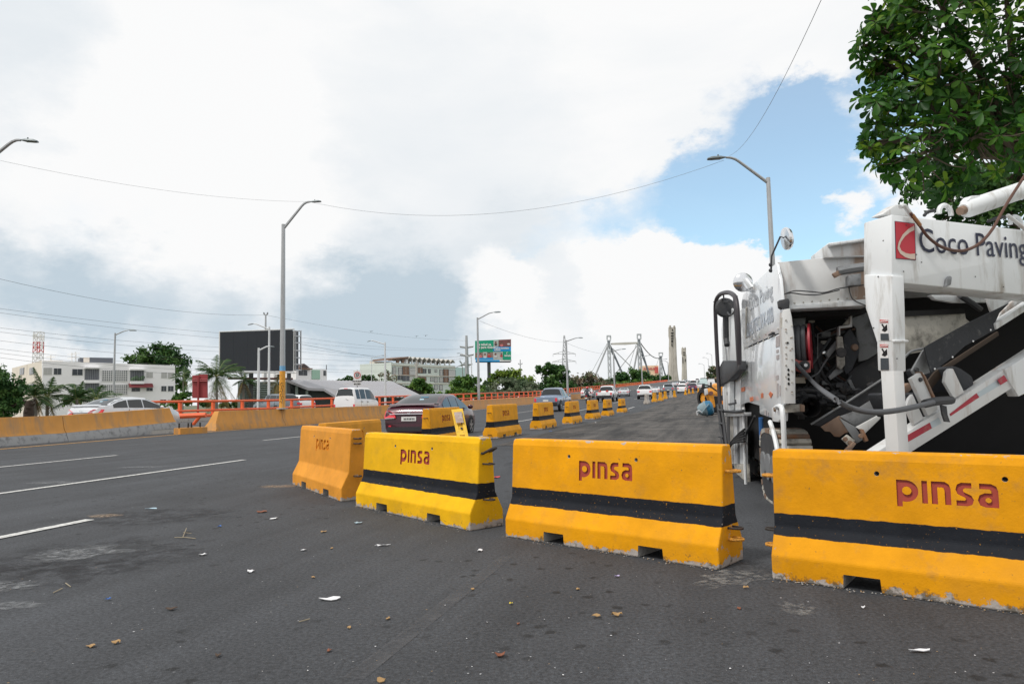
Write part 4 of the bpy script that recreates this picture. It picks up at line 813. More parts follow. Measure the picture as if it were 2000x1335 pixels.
# ------------------------------------------------------------------ billboards and signs
Y = 74; t = thing('billboard', 'large blank dark billboard with a white frame on steel posts', 'billboard', Vector((at(500, 720, Y).x, Y, -1)))
Df = Facade(428.5, 72, 574, 78, 700)
M_DARKB = mat('dark_vinyl', (.030, .036, .045), .6, var=.12, vscale=.5)
xs = [429, 456, 484, 502, 523, 548, 572]
for k in range(6): 
    g_ = .07; a, b = xs[k] + g_, xs[k + 1] - g_
    def yt(x): return 648.8 + (643.4 - 648.8) * (x - 429) / 143
    def yb(x): return 723 + (724.6 - 723) * (x - 429) / 143
    mb = MB(); mb.prism([Df.P(a, yb(a)), Df.P(b, yb(b)), Df.P(b, yt(b)), Df.P(a, yt(a))], Df.n * .15); mb.build('vinyl_panel', M_DARKB, t, recalc=True)
for p, q in (((428, 724.5), (575, 726)), ((428, 647.8), (575, 642)), ((574, 642), (573.6, 726)), ((428.6, 648), (428.6, 724))): mb = MB(); mb.tube([Df.P(*p), Df.P(*q)], .055, 6); mb.build('frame_edge', M_WHITEP, t)
mb = MB(); a, b = Df.Pi(425, 727.5, -.5), Df.Pi(578, 729, -.5); mb.prism([a, b, b + Vector((0, 0, .08)), a + Vector((0, 0, .08))], Df.n * .7); mb.build('catwalk', M_WHITEP, t, recalc=True)
bk = Facade(575.5, 78.4, 588, 82, 700)
for x in (577, 587.5): mb = MB(); mb.tube([bk.P(x, 645), bk.P(x, 724)], .09, 6); mb.build('rear_post', M_GALV, t)
for y in (646, 656, 669, 684, 698, 711, 722): mb = MB(); mb.tube([bk.P(576, y), bk.P(588, y + .3)], .07, 5); mb.build('rear_brace', M_GALV, t)
mb = MB(); mb.prism([bk.Pi(576, 723, .3), bk.Pi(588, 723, .3), bk.Pi(588, 646, .3), bk.Pi(576, 646, .3)], bk.n * .1); mb.build('rear_panel', M_DARKB, t, recalc=True)
for x in (497, 571): p = Df.Pi(x, 726, .8); mb = MB(); mb.tube([Vector((p.x, p.y, -1)), Vector((p.x, p.y, p.z))], .25, 8); mb.build('support_post', mat('dark_steel', (.07, .075, .08), .6), t)
mb = MB(); mb.tube([Df.Pi(452, 738, .8), Df.Pi(578, 739, .8)], .12, 6); mb.build('truss_beam', mat('brown_steel', (.16, .07, .06), .7), t)
# green and blue health billboard
Y = 190; Hf = Facade(928, Y, 997, Y + 3, 690); t = thing('billboard', 'green and blue advertising billboard with faces on a thick single post', 'billboard', Vector((at(957, 720, Y).x, Y, -1)))
HG, HB = mat('billboard_green', (.0, .36, .2), .5, var=.03), mat('billboard_blue', (.005, .33, .72), .5, var=.03)
def hy(x, f):  # f 0 top, 1 bottom of the printed face
    return (665.2 - (x - 928) * .043) * (1 - f) + (702.3 + (x - 928) * .0) * f
def hrect(x0, f0, x1, f1, off, m, nm):
    mb = MB(); mb.prism([Hf.Pi(x0, hy(x0, f1), off), Hf.Pi(x1, hy(x1, f1), off), Hf.Pi(x1, hy(x1, f0), off), Hf.Pi(x0, hy(x0, f0), off)], Hf.n * .12); return mb.build(nm, m, t, recalc=True)
hrect(928, 0, 998, 1, 0, HG, 'printed_face'); hrect(963, .36, 998, .58, -.06, HB, 'blue_band'); hrect(928.5, .9, 963, 1.0, -.06, HB, 'blue_strip')
hrect(929, 1.01, 976, 1.10, -.1, HB, 'blue_footer'); hrect(977, 1.0, 999, 1.06, -.1, M_FRAMEW, 'white_footer')
SKIN = [mat('print_skin', (.33, .15, .10), .6), mat('print_skin_light', (.5, .24, .18), .6)]; CLO = [mat('print_red', (.55, .05, .06), .6), mat('print_white', (.7, .7, .72), .6), mat('print_pink', (.7, .2, .22), .6), mat('print_dark', (.06, .05, .06), .6), mat('print_wall', (.5, .52, .5), .6)]
hrect(964, .02, 973.5, .36, -.05, CLO[4], 'photo_print'); hrect(974, .0, 998, .36, -.05, mat('print_maroon', (.22, .08, .08), .6), 'photo_print'); hrect(928.5, .62, 963, .9, -.05, mat('print_brown', (.3, .2, .17), .6), 'photo_print'); hrect(943.5, .60, 951, .9, -.06, CLO[4], 'photo_print'); hrect(963, .6, 982, .99, -.05, CLO[4], 'photo_print')
def face(x, f, r, sk, cl, hair=True):
    p = Hf.Pi(x, hy(x, f), -.12); k = Y / F; ax = Hf.d
    def disc(c, rx, ry, off, m, nm): 
        mb = MB(); mb.poly([c + ax * rx * math.cos(2 * math.pi * j / 12) + Vector((0, 0, ry * math.sin(2 * math.pi * j / 12))) - Hf.n * off for j in range(12)]); mb.build(nm, m, t)
    disc(p + Vector((0, 0, -r * k * 2.1)), r * k * 1.7, r * k * 1.2, .0, cl, 'printed_shirt'); disc(p, r * k, r * k * 1.25, .03, sk, 'printed_head')
    if hair: disc(p + Vector((0, 0, r * k * .75)), r * k * .95, r * k * .55, .05, CLO[3], 'printed_hair')
for a_ in ((968, .14, 1.7, SKIN[0], CLO[3]), (979.5, .18, 2.0, SKIN[0], CLO[2]), (993, .14, 1.7, SKIN[0], CLO[1]), (931, .72, 1.8, SKIN[0], SKIN[0]), (938, .72, 2.0, SKIN[1], CLO[2]), (947, .74, 2.0, SKIN[1], CLO[1]), (955, .70, 2.1, SKIN[1], CLO[0]), (967.5, .72, 1.9, SKIN[0], CLO[1]), (979, .72, 1.7, SKIN[0], CLO[0])): face(*a_)
hrect(928.5, .905, 963, 1.0, -.16, HB, 'blue_strip'); hrect(983, .58, 998, 1.0, -.17, HG, 'logo_panel')
for txt, x, f, sz, bo in (('La salud ya', 931.5, .2, 5.2, .012), ('es para todos', 931.5, .35, 5.2, .012), ('Régimen Subsidiado', 965, .42, 3.0, .01), ('activado', 965, .51, 3.0, .01), ('SeNaSa', 985, .80, 3.4, .012)):
    k = Y / F; me = text_mesh(txt, sz * k * 1.25, .01, bo * 3, 'LEFT'); place_flat('lettering', me, M_WHITEP, t, Hf.Pi(x, hy(x, f), -.2), Hf.d, Vector((0, 0, 1)), .02)
mb = MB(); c = Hf.Pi(990.5, hy(990, .68), -.22); mb.tube([c + Hf.d * (1.9 * Y / F * math.cos(q)) + Vector((0, 0, 1.9 * Y / F * math.sin(q))) for q in [R(x) for x in range(30, 300, 30)]], .06, 5); mb.build('logo_ring', M_WHITEP, t)
mb = MB(); mb.prism([Hf.Pi(998.3, 706, .1), Hf.Pi(1002.5, 706, 2.5), Hf.Pi(1002.5, 662.5, 2.5), Hf.Pi(998.3, 661.5, .1)], Hf.n * .2); mb.build('side_panel', mat('maroon_side', (.12, .05, .06), .7), t, recalc=True)
mb = MB(); p = Hf.Pi(957, 705, 1.2); mb.tube([Vector((p.x, p.y, -1)), p], .5, 12); mb.build('support_post', mat('dark_steel', (.07, .075, .08), .6), t)
mb = MB(); mb.tube([Hf.Pi(930, 706.2, .6), Hf.Pi(998, 706.2, .6)], .18, 6); mb.build('bottom_beam', M_BLACK, t)
# red back of a road sign
Y = 62; t = thing('road_sign', 'back of a dark red road sign left of the palm', 'sign', Vector((at(389, 780, Y).x, Y, -1))); M_REDB = mat('dull_red_sheet', (.28, .035, .04), .6, var=.1, vscale=1)
for x0, x1, y0 in ((375.4, 388.4, 732.6), (388.7, 404.8, 730.6)): mb = MB(); a, b = at(x0, 777, Y), at(x1, 777, Y); c, d = at(x1, y0, Y), at(x0, y0, Y); mb.prism([a, b, c, d], (0, .12, 0)); mb.build('sign_panel', M_REDB, t, recalc=True)
for y in (741, 744.2): mb = MB(); mb.tube([at(375, y, Y - .1), at(405, y, Y - .1)], .06, 5); mb.build('stiffener', M_REDB, t)
mb = MB(); a = at(387.8, 734, Y - .12); mb.tube([Vector((a.x, a.y, -1)), a], .09, 8); mb.build('post', M_REDB, t)
# speed limit sign
Y = 60; k = Y / F; t = thing('speed_sign', 'white speed limit sign with a red ring and number above the van roof', 'sign', Vector((at(697, 760, Y).x, Y, 0)))
mb = MB(); a, b, c, d = at(690.3, 752.5, Y), at(705.3, 752.5, Y), at(705.3, 723.5, Y), at(690.3, 723.5, Y); mb.prism([a, b, c, d], (0, .04, 0)); mb.build('sign_plate', M_WHITEP, t, recalc=True)
c = at(697.8, 732.2, Y - .02); mb = MB(); n = 24
for j in range(n): 
    for q in (6.6, 5.3): mb.v.append(c + Vector((q * k * math.cos(2 * math.pi * j / n), -.012, q * k * math.sin(2 * math.pi * j / n))))
for j in range(n): mb.f.append((2 * j, 2 * j + 1, (2 * j + 3) % (2 * n), (2 * j + 2) % (2 * n))); mb.m.append(0)
mb.build('red_ring', M_RED, t)
for txt, y, sz, bo in (('25', 731.2, 6.4, .008), ('KPH', 735.4, 2.2, .0), ('VELOCIDAD', 744, 3.0, .006), ('MAXIMA', 749.3, 3.0, .006)): place_flat('lettering', text_mesh(txt, sz * k * 1.2, .003, bo), M_BLACK, t, at(697.8, y, Y - .02), (1, 0, 0), (0, 0, 1), .008)
mb = MB(); p = at(697.8, 722, Y + .1); mb.tube([Vector((p.x, p.y, 0)), p], .05, 8); mb.build('post', M_GALV, t)
# row of birds on the breeze
for k, (x, y, lab) in enumerate(((831, 655, 'dark bird gliding above the apartment block, right one'), (813, 656.5, 'small bird gliding above the apartment block, left of another'), (724, 647, 'lone bird high above the white van'))):
    p = at(x, y, 150); mb = MB(); w = .55; mb.poly([p, p + Vector((-w, 0, .22)), p + Vector((-w * .5, .35, .1)), p + Vector((0, .3, 0))]); mb.poly([p, p + Vector((0, .3, 0)), p + Vector((w * .5, .35, .1)), p + Vector((w, 0, .22))]); mb.ell(p + Vector((0, .15, 0)), (.1, .35, .1), 6, 4); tag(mb.build('bird', M_BLACK), lab, 'bird', 'birds in the sky')
# ------------------------------------------------------------------ vehicles
def carpaint(name, col, metal=.0, coat=.6, rough=.35): return mat(name, col, rough, metal, var=.05, vscale=1.5, coat=coat, dirt=tuple(q * .6 + .06 for q in col), dirt_amt=.1, dscale=2)
CP = dict(maroon=carpaint('maroon_car_paint', (.052, .004, .014), .2, coat=.5, rough=.35), silver=carpaint('silver_car_paint', (.60, .63, .66), .25), white=carpaint('white_car_paint', (.74, .75, .76)), steel=carpaint('blue_grey_car_paint', (.20, .25, .33), .5), grey=carpaint('grey_car_paint', (.16, .19, .22), .3), black=carpaint('dark_car_paint', (.018, .02, .03), .2), plum=carpaint('plum_car_paint', (.07, .02, .06), .2), mint=carpaint('pale_mint_paint', (.55, .68, .68)))
M_CGL = mat('tinted_car_glass', (.012, .017, .02), .06, var=.3, vscale=2, spec=.7); M_TYRE = mat('tyre_rubber', (.018, .018, .019), .85); M_RIM = mat('alloy_rim', (.45, .46, .47), .35, .7); M_TL = mat('tail_light_red', (.72, .03, .05), .25, coat=.3); M_TLW = mat('clear_lamp', (.45, .40, .40), .3); M_CHR = mat('chrome_trim', (.75, .76, .78), .15, .9)
M_PLATE = mat('number_plate', (.68, .68, .66), .5); M_TRIM = mat('black_car_trim', (.02, .02, .022), .5)
KINDS = {
 # stations: y, belt z, roof/top z, half width ; zlo ; wheel ys ; tyre radius ; panes
 'sedan': dict(st=[(-2.26, .62, .64, .74), (-2.22, .86, .90, .80), (-2.05, .97, 1.06, .84), (-1.72, .97, 1.10, .865), (-1.15, .96, 1.33, .875), (-.75, .95, 1.415, .878), (-.1, .93, 1.435, .88), (.3, .92, 1.41, .88), (.8, .91, 1.22, .877), (1.22, .90, .99, .87), (1.75, .80, .90, .85), (2.1, .68, .76, .80), (2.27, .5, .56, .68)], zlo=.2, wy=(-1.35, 1.35), wr=.32, side=[(-1.42, -.72), (-.66, .06), (.12, 1.0)], rear=(-1.70, -.80), front=(.34, 1.2)),
 'hatch': dict(st=[(-1.95, .6, .63, .74), (-1.93, .9, .95, .80), (-1.85, .98, 1.08, .82), (-1.62, .98, 1.42, .83), (-1.4, .97, 1.52, .835), (-.4, .95, 1.56, .84), (.25, .94, 1.52, .84), (.75, .93, 1.25, .84), (1.1, .92, 1.02, .83), (1.55, .82, .93, .80), (1.88, .65, .72, .74), (1.97, .5, .55, .64)], zlo=.22, wy=(-1.2, 1.2), wr=.31, side=[(-1.5, -1.05), (-1.0, -.2), (-.12, .9)], rear=(-1.84, -1.56), front=(.3, 1.08)),
 'suv': dict(st=[(-2.3, .7, .73, .82), (-2.28, 1.0, 1.05, .9), (-2.2, 1.1, 1.2, .92), (-2.0, 1.1, 1.66, .93), (-1.75, 1.09, 1.75, .93), (-.4, 1.07, 1.80, .94), (.25, 1.06, 1.76, .94), (.8, 1.06, 1.4, .94), (1.1, 1.05, 1.15, .93), (1.8, .98, 1.07, .9), (2.2, .8, .88, .84), (2.32, .58, .62, .76)], zlo=.3, wy=(-1.4, 1.4), wr=.38, side=[(-1.9, -1.3), (-1.22, -.35), (-.27, .9)], rear=(-2.19, -1.96), front=(.3, 1.08)),
 'pickup': dict(st=[(-2.65, .92, .96, .86), (-2.62, 1.0, 1.06, .90), (-1.2, 1.0, 1.06, .91), (-.92, 1.06, 1.1, .91), (-.76, 1.06, 1.62, .91), (-.55, 1.06, 1.74, .91), (.3, 1.06, 1.77, .91), (.55, 1.05, 1.73, .91), (1.1, 1.05, 1.36, .91), (1.4, 1.04, 1.13, .90), (2.2, 1.0, 1.06, .88), (2.55, .8, .86, .82), (2.66, .6, .62, .76)], zlo=.42, wy=(-1.62, 1.62), wr=.40, side=[(-.72, -.1), (-.03, 1.15)], rear=(-.9, -.72), front=(.6, 1.38)),
 'van': dict(st=[(-1.72, .6, .62, .72), (-1.71, 1.1, 1.15, .78), (-1.68, 1.1, 1.3, .79), (-1.58, 1.1, 1.80, .79), (-1.4, 1.1, 1.90, .79), (-.4, 1.09, 1.93, .79), (.6, 1.07, 1.90, .79), (.85, 1.06, 1.8, .79), (1.38, 1.04, 1.2, .78), (1.58, .9, .98, .76), (1.72, .6, .66, .7)], zlo=.24, wy=(-1.1, 1.15), wr=.29, side=[(-1.38, -.92), (-.84, -.16), (-.06, 1.12)], rear=(-1.675, -1.55), front=(.9, 1.35)),
 'truck': dict(st=[(-3.4, .9, .95, 1.0), (-3.38, 1.5, 2.5, 1.1), (-3.3, 1.5, 2.75, 1.1), (1.0, 1.5, 2.78, 1.1), (1.9, 1.4, 2.7, 1.1), (2.4, 1.35, 1.75, 1.08), (2.9, 1.1, 1.2, 1.05), (3.1, .7, .75, .95)], zlo=.45, wy=(-2.1, 2.0), wr=.48, side=[(-2.6, -1.4), (-1.2, 0), (.2, 1.3)], rear=(-3.375, -3.31), front=(1.95, 2.38)),
}
def car_master(kind, paint, detail=True):
    K = KINDS[kind]; st = K['st']; zlo = K['zlo']
    def S_(y):
        for a, b in zip(st, st[1:]):
            if a[0] <= y <= b[0]: f = (y - a[0]) / (b[0] - a[0]); return [a[i] + (b[i] - a[i]) * f for i in range(4)]
        return st[0] if y < st[0][0] else st[-1]
    def ring(y):
        _, B, T, w = S_(y); g = max(0, T - B - .1); wr = w * (.965 - .30 * min(1, g / .5) * .8) if g > .02 else w * .93; z0 = zlo + (0.06 if abs(y) > abs(st[0][0]) - .1 else 0); zt = min(T - .012, max(B + .004, T - .09 if g > .05 else T - .03))
        return [Vector((0, y, z0)), Vector((w * .9, y, z0)), Vector((w * .985, y, z0 + .14)), Vector((w, y, (z0 + B) / 2 + .08)), Vector((w * .99, y, B - .06)), Vector((w * .955, y, B)), Vector((wr, y, zt)), Vector((wr * .86, y, T - .015)), Vector((wr * .45, y, T + .004)), Vector((0, y, T + .01))]
    ys = []
    for a, b in zip(st, st[1:]):
        n = max(1, round((b[0] - a[0]) / .25)); ys += [a[0] + (b[0] - a[0]) * i / n for i in range(n)]
    ys.append(st[-1][0]); mb = MB(); n = 10
    for y in ys:
        r_ = ring(y); mb.v += r_ + [Vector((-p.x, p.y, p.z)) for p in r_[-2:0:-1]]
    m_ = 18
    for i in range(len(ys) - 1):
        for j in range(m_): mb.f.append((i * m_ + j, (i + 1) * m_ + j, (i + 1) * m_ + (j + 1) % m_, i * m_ + (j + 1) % m_)); mb.m.append(0)
    mb.f += [tuple(range(m_)), tuple(range(len(ys) * m_ - 1, (len(ys) - 1) * m_ - 1, -1))]; mb.m += [0, 0]
    root = thing('car', 'car', 'car'); body = mb.build('body', paint, root, world=False, recalc=True, smooth=38)
    def pane(fn, nu, nv, nm, m=M_CGL):
        q = MB()
        for i in range(nu + 1):
            for j in range(nv + 1): q.v.append(fn(i / nu, j / nv))
        for i in range(nu):
            for j in range(nv): k = i * (nv + 1) + j; q.f.append((k, k + 1, k + nv + 2, k + nv + 1)); q.m.append(0)
        return q.build(nm, m, root, world=False)
    for y0, y1 in K['side']:
        for sg in (-1, 1):
            def fn(u, v, y0=y0, y1=y1, sg=sg):
                y = y0 + (y1 - y0) * u; r_ = ring(y); p = r_[5].lerp(r_[6], .08 + .86 * v); return Vector(((p.x + .008) * sg, p.y, p.z + .004))
            pane(fn, 5, 1, 'side_window')
    def across(y0, y1, off):
        def fn(u, v):
            y = y0 + (y1 - y0) * u; r_ = ring(y); x = (v * 2 - 1); ax = abs(x) * r_[6].x * .93
            P = [r_[9], r_[8], r_[7], r_[6]]
            for a, b in zip(P, P[1:]):
                if ax <= b.x + 1e-6: f = (ax - a.x) / max(1e-6, b.x - a.x); z = a.z + (b.z - a.z) * f; break
            return Vector((math.copysign(ax, x), y + off, z + .012))
        return fn
    pane(across(K['rear'][0] + .01, K['rear'][1], -.014), 4, 8, 'rear_window'); pane(across(K['front'][0], K['front'][1] - .02, .014), 4, 8, 'windscreen')
    wr = K['wr']; wx = st[len(st) // 2][3]
    for wy in K['wy']:
        for sg in (-1, 1):
            a = MB(); c = Vector((sg * (S_(wy)[3] + .002), wy, wr)); nn = 18; R1 = wr * 1.16
            a.poly([c + Vector((0, R1 * math.cos(2 * math.pi * k / nn), max(zlo - wr - .02, R1 * math.sin(2 * math.pi * k / nn)))) for k in range(nn)]); a.prism([c + Vector((-sg * .05, 0, 0)) + Vector((0, R1 * math.cos(2 * math.pi * k / nn), max(zlo - wr - .02, R1 * math.sin(2 * math.pi * k / nn)))) for k in range(nn)], (sg * .055, 0, 0)); a.build('wheel_arch', M_TRIM, root, world=False, recalc=True)
            w = MB(); x = S_(wy)[3]; w.lathe([(wr * .62, .0), (wr * .92, .0), (wr, .03), (wr, .17), (wr * .92, .2), (wr * .6, .2)], (sg * (x - .17), wy, wr), (sg, 0, 0), 22); wo = w.build('wheel', M_TYRE, root, world=False)
            r2 = MB(); C0 = Vector((sg * (x + .026), wy, wr)); r2.lathe([(wr * .70, -.02), (wr * .66, .004), (wr * .6, .0), (wr * .58, -.05), (0, -.055)], C0, (sg, 0, 0), 20, 1)
            r2.lathe([(wr * .68, -.01), (wr * .66, .006), (wr * .6, .002)], C0, (sg, 0, 0), 20, 0)
            for k in range(5):
                a0 = 2 * math.pi * k / 5 + .3; d = Vector((0, math.cos(a0), math.sin(a0))); e_ = Vector((0, -d.z, d.y)); r2.prism([C0 + d * wr * .08 + e_ * .035, C0 + d * wr * .62 + e_ * .028, C0 + d * wr * .62 - e_ * .028, C0 + d * wr * .08 - e_ * .035], (-sg * .03, 0, 0), 0)
            r2.lathe([(0, .004), (wr * .13, .004), (wr * .15, -.03)], C0, (sg, 0, 0), 10, 0); r2.build('rim', [M_RIM, M_TRIM], wo, world=False)
    yr = st[0][0]; wR = S_(yr + .05)[3]
    def rbox(nm, x0, x1, z0, z1, m, dep=.03, par=None, yo=0.0, wrap=0.0):
        q = MB(); P = []
        def yy(z):  # rear surface y at height z
            for a, b in zip(st, st[1:]):
                if a[2] <= z <= b[2]: return a[0] + (b[0] - a[0]) * (z - a[2]) / max(1e-6, b[2] - a[2])
            return yr
        q.prism([(x0, yy(z0) - .012 - yo, z0), (x1, yy(z0) - .012 - yo + wrap, z0), (x1, yy(z1) - .012 - yo + wrap, z1), (x0, yy(z1) - .012 - yo, z1)], (0, dep + .02, 0)); return q.build(nm, m, par or root, world=False, recalc=True)
    if kind == 'sedan':
        for sg in (-1, 1):
            q = MB(); q.prism([(sg * .42, -2.30, .70), (sg * .8, -2.285, .68), (sg * .895, -2.08, .74), (sg * .895, -1.95, .93), (sg * .70, -2.25, .94), (sg * .46, -2.285, .84)], (0, .06, 0)); tl = q.build('tail_light', M_TL, root, world=False, recalc=True)
            q = MB(); q.prism([(sg * .46, -2.312, .69), (sg * .76, -2.298, .678), (sg * .76, -2.298, .71), (sg * .46, -2.312, .722)], (0, .03, 0)); q.build('reversing_lamp', M_TLW, tl, world=False, recalc=True)
        q = MB(); q.prism([(-.62, -2.30, .815), (.62, -2.30, .815), (.62, -2.295, .832), (-.62, -2.295, .832)], (0, .05, 0)); q.build('chrome_strip', M_CHR, root, world=False, recalc=True)
        q = MB(); q.prism([(-.24, -2.285, .61), (.24, -2.285, .61), (.24, -2.27, .74), (-.24, -2.27, .74)], (0, .02, 0)); pl = q.build('number_plate', M_PLATE, root, world=False, recalc=True)
        for k in range(7): q = MB(); x = -.16 + k * .053; q.prism([(x, -2.288, .645), (x + .032, -2.288, .645), (x + .032, -2.281, .70), (x, -2.281, .70)], (0, .004, 0)); q.build('plate_character', M_TRIM, pl, world=False)
        q = MB(); q.prism([(-.74, -2.10, 1.075), (.74, -2.10, 1.075), (.74, -1.93, 1.12), (-.74, -1.93, 1.12)], (0, 0, .018)); q.build('spoiler', paint, root, world=False, recalc=True)
        q = MB(); q.prism([(-.74, -2.275, .3), (.74, -2.275, .3), (.70, -2.27, .43), (-.70, -2.27, .43)], (0, .05, 0)); q.build('bumper_trim', M_TRIM, root, world=False, recalc=True)
        for sg in (-1, 1): q = MB(); q.prism([(sg * .58, -2.28, .44), (sg * .76, -2.24, .44), (sg * .76, -2.24, .48), (sg * .58, -2.28, .48)], (0, .03, 0)); q.build('reflector', M_TL, root, world=False, recalc=True)
        q = MB(); q.prism([(-.8, -2.27, .545), (.8, -2.26, .545), (.8, -2.26, .556), (-.8, -2.27, .556)], (0, .03, 0)); q.build('bumper_gap', M_TRIM, root, world=False, recalc=True)
        q = MB(); q.tube([Vector((.045 * math.cos(k * .785), -2.262, .875 + .04 * math.sin(k * .785))) for k in range(9)], .008, 5); q.build('badge', M_CHR, root, world=False)
    else:
        hi = S_(yr + .06)[1]
        if kind == 'pickup': rbox('tailgate', -.66, .66, .62, 1.0, paint, .03); tz = (.72, .98); tx = (.70, .86)
        elif kind == 'van': tz = (.62, .82); tx = (.66, .77)
        elif kind == 'truck': tz = (.8, 1.05); tx = (.8, 1.0)
        else: tz = (hi - .22, hi - .02); tx = (wR * .66, wR * .98)
        for sg in (-1, 1): rbox('tail_light', sg * tx[0], sg * tx[1], tz[0], tz[1], M_TL, .05)
        rbox('number_plate', -.2, .2, zlo + .32, zlo + .44, M_PLATE, .02, yo=.01)
        rbox('bumper', -wR * .95, wR * .95, zlo + .06, zlo + .26, M_TRIM if kind in ('pickup', 'suv') else paint, .1, yo=.03)
        if kind == 'van': rbox('brake_lamp', -.12, .12, 1.83, 1.87, M_TL, .04, yo=.04); q = MB(); q.tube([(.1, -1.71, 1.16), (.3, -1.72, 1.08)], .012, 5); q.build('wiper', M_TRIM, root, world=False); 
    for sg in (-1, 1):
        ym = K['side'][-1][1] - .05; wM = S_(ym)[3]; bz = S_(ym)[1]
        q = MB(); q.ell((sg * (wM + .11), ym - .02, bz + .07), (.10, .06, .075), 10, 6); q.build('mirror', M_TRIM if kind == 'van' else paint, root, world=False)
        for y0, y1 in K['side'][-2:]:
            q = MB(); yh = y0 + .1; q.box((sg * (S_(yh)[3] + .004), yh, S_(yh)[1] - .12), (.03, .18, .03)); q.build('door_handle', M_CHR if kind != 'van' else M_TRIM, root, world=False)
            q = MB(); q.box((sg * (S_(y0)[3] * .998), y0 - .03, (S_(y0)[1] + zlo) / 2 + .1), (.012, .012, S_(y0)[1] - zlo - .25)); q.build('door_gap', M_TRIM, root, world=False)
    q = MB(); q.box((0, 0, zlo + .02), (wx * 1.6, abs(yr) * 1.85, .12)); q.build('underbody', M_TRIM, root, world=False)
    root['_p'] = paint.name; return root
HEAD = -TH
CARS = {}
def car(kind, paint, base, label, cat='car', name='car', h=1.0, ang=0.0, group='vehicles on the road', flip=False):
    key = kind; P = Vector(base)
    if key not in CARS: r_ = car_master(kind, CP[paint]); CARS[key] = (r_, CP[paint])
    else:
        r_ = dup(CARS[key][0]); old = CARS[key][1]
        def rec(o):
            for i, sl in enumerate(o.material_slots):
                if sl.material == old: setmat(o, i, CP[paint])
            for c in o.children: rec(c)
        rec(r_)
    r_.name = name; r_.location = P; r_.rotation_euler = (0, 0, HEAD + ang + (math.pi if flip else 0)); r_.scale = (h, h, h); return tag(r_, label, cat, group)
def by(x, y, v_off=0.0): return gz(x, y)
GR = 'vehicles driving up the road'
maro = car('sedan', 'maroon', Vector((-2.62, 23.0, 0.0)), 'maroon sedan with black glass passing behind the leaning sign frame', 'car', 'sedan', .98, .05, GR)
st_ = MB(); st_.prism([(.02, -1.42, 1.235), (.17, -1.42, 1.235), (.16, -1.36, 1.265), (.03, -1.36, 1.265)], (0, -.004, .012)); st_.build('sticker', mat('pale_blue_sticker', (.4, .6, .7), .5), maro, world=False)
st_ = MB(); st_.prism([(.0, -1.25, 1.31), (.26, -1.25, 1.31), (.26, -1.2, 1.333), (.0, -1.2, 1.333)], (0, -.004, .012)); st_.build('sticker', mat('dark_blue_sticker', (.05, .2, .3), .5), maro, world=False)
car('sedan', 'silver', W(24.5, -25.0), 'silver sedan half hidden by the ochre median wall', 'car', 'sedan', 1.0, -.05, GR)
car('van', 'white', W(44.6, -24.9), 'small white van behind the median wall', 'van', 'van', 1.06, .0, GR)
p = W(51.8, -12.1); car('pickup', 'steel', p, 'blue-grey pickup truck with a closed tailgate and red lamps', 'pickup truck', 'pickup_truck', 1.0, 0, GR)
p = W(78, -12.0); wp = car('pickup', 'white', p, 'white pickup truck beside the motorcyclist', 'pickup truck', 'pickup_truck', 1.0, 0, GR)
car('sedan', 'white', at(1148, 777, 112), 'white sedan half hidden by the end of the median wall', 'car', 'sedan', 1.1, .1, GR)
car('sedan', 'silver', gz(1223, 774) + Vector((0, 2, 0)), 'silver sedan right of the white pickup', 'car', 'sedan', 1.1, .1, GR)
car('suv', 'white', gz(1257, 779) + U3 * 2.2, 'white hatchback-tailed SUV behind the bare whitish barrier', 'suv', 'suv', .95, .06, GR)
car('sedan', 'white', gz(1279, 770) + U3 * 2, 'white sedan with red lamps just right of the white SUV', 'car', 'sedan', 1.02, .04, GR)
car('sedan', 'grey', gz(1291, 768) + U3 * 5, 'grey sedan between the white sedan and the dark SUV', 'car', 'sedan', 1.0, 0, GR)
car('suv', 'grey', gz(1306, 769) + U3 * 1.5, 'dark grey SUV with wide rear glass above the yellow barriers', 'suv', 'suv', 1.04, 0, GR)
car('hatch', 'white', gz(1332, 767) + U3 * 2, 'white hatchback right of the dark SUV', 'car', 'hatchback', 1.05, 0, GR)
car('hatch', 'white', gz(1326, 763) + U3 * 16, 'white hatchback peeking out behind the other white hatchback', 'car', 'hatchback', 1.1, 0, GR)
car('suv', 'black', gz(1331, 759) + U3 * 28, 'dark SUV mostly hidden behind two white hatchbacks', 'suv', 'suv', 1.0, 0, GR)
car('hatch', 'plum', gz(1353, 763) + U3 * 2, 'plum coloured hatchback below the far white van', 'car', 'hatchback', 1.05, 0, GR)
car('van', 'white', gz(1351, 760) + U3 * 14, 'far white van behind the plum hatchback', 'van', 'van', 1.25, 0, GR)
car('sedan', 'grey', gz(1341, 757) + U3 * 40, 'far grey sedan with only its roof showing', 'car', 'sedan', 1.1, 0, GR)
car('sedan', 'white', gz(1364, 760) + U3 * 10, 'far white sedan left of the pale mint bus', 'car', 'sedan', 1.05, 0, GR)
car('truck', 'mint', gz(1373, 758) + U3 * 12, 'pale mint bus near the top of the road', 'bus', 'bus', 1.0, 0, GR)
car('truck', 'white', gz(1387, 756) + U3 * 40, 'white box truck highest up the road', 'truck', 'box_truck', 1.15, 0, GR)
car('hatch', 'plum', gz(1357, 752) + U3 * 80, 'dark plum hatchback far up near the crest', 'car', 'hatchback', 1.2, 0, GR)
car('suv', 'white', gz(1347, 752) + U3 * 90, 'tiny white SUV far up near the crest', 'suv', 'suv', 1.0, 0, GR)
car('suv', 'white', at(572, 808, 66), 'white SUV roof on the lower street behind the orange railing', 'suv', 'suv', 1.0, 1.2, 'vehicles on the lower street'); car('suv', 'grey', at(538, 809, 64), 'dark SUV on the lower street left of the white SUV roof', 'suv', 'suv', 1.05, 1.2, 'vehicles on the lower street')
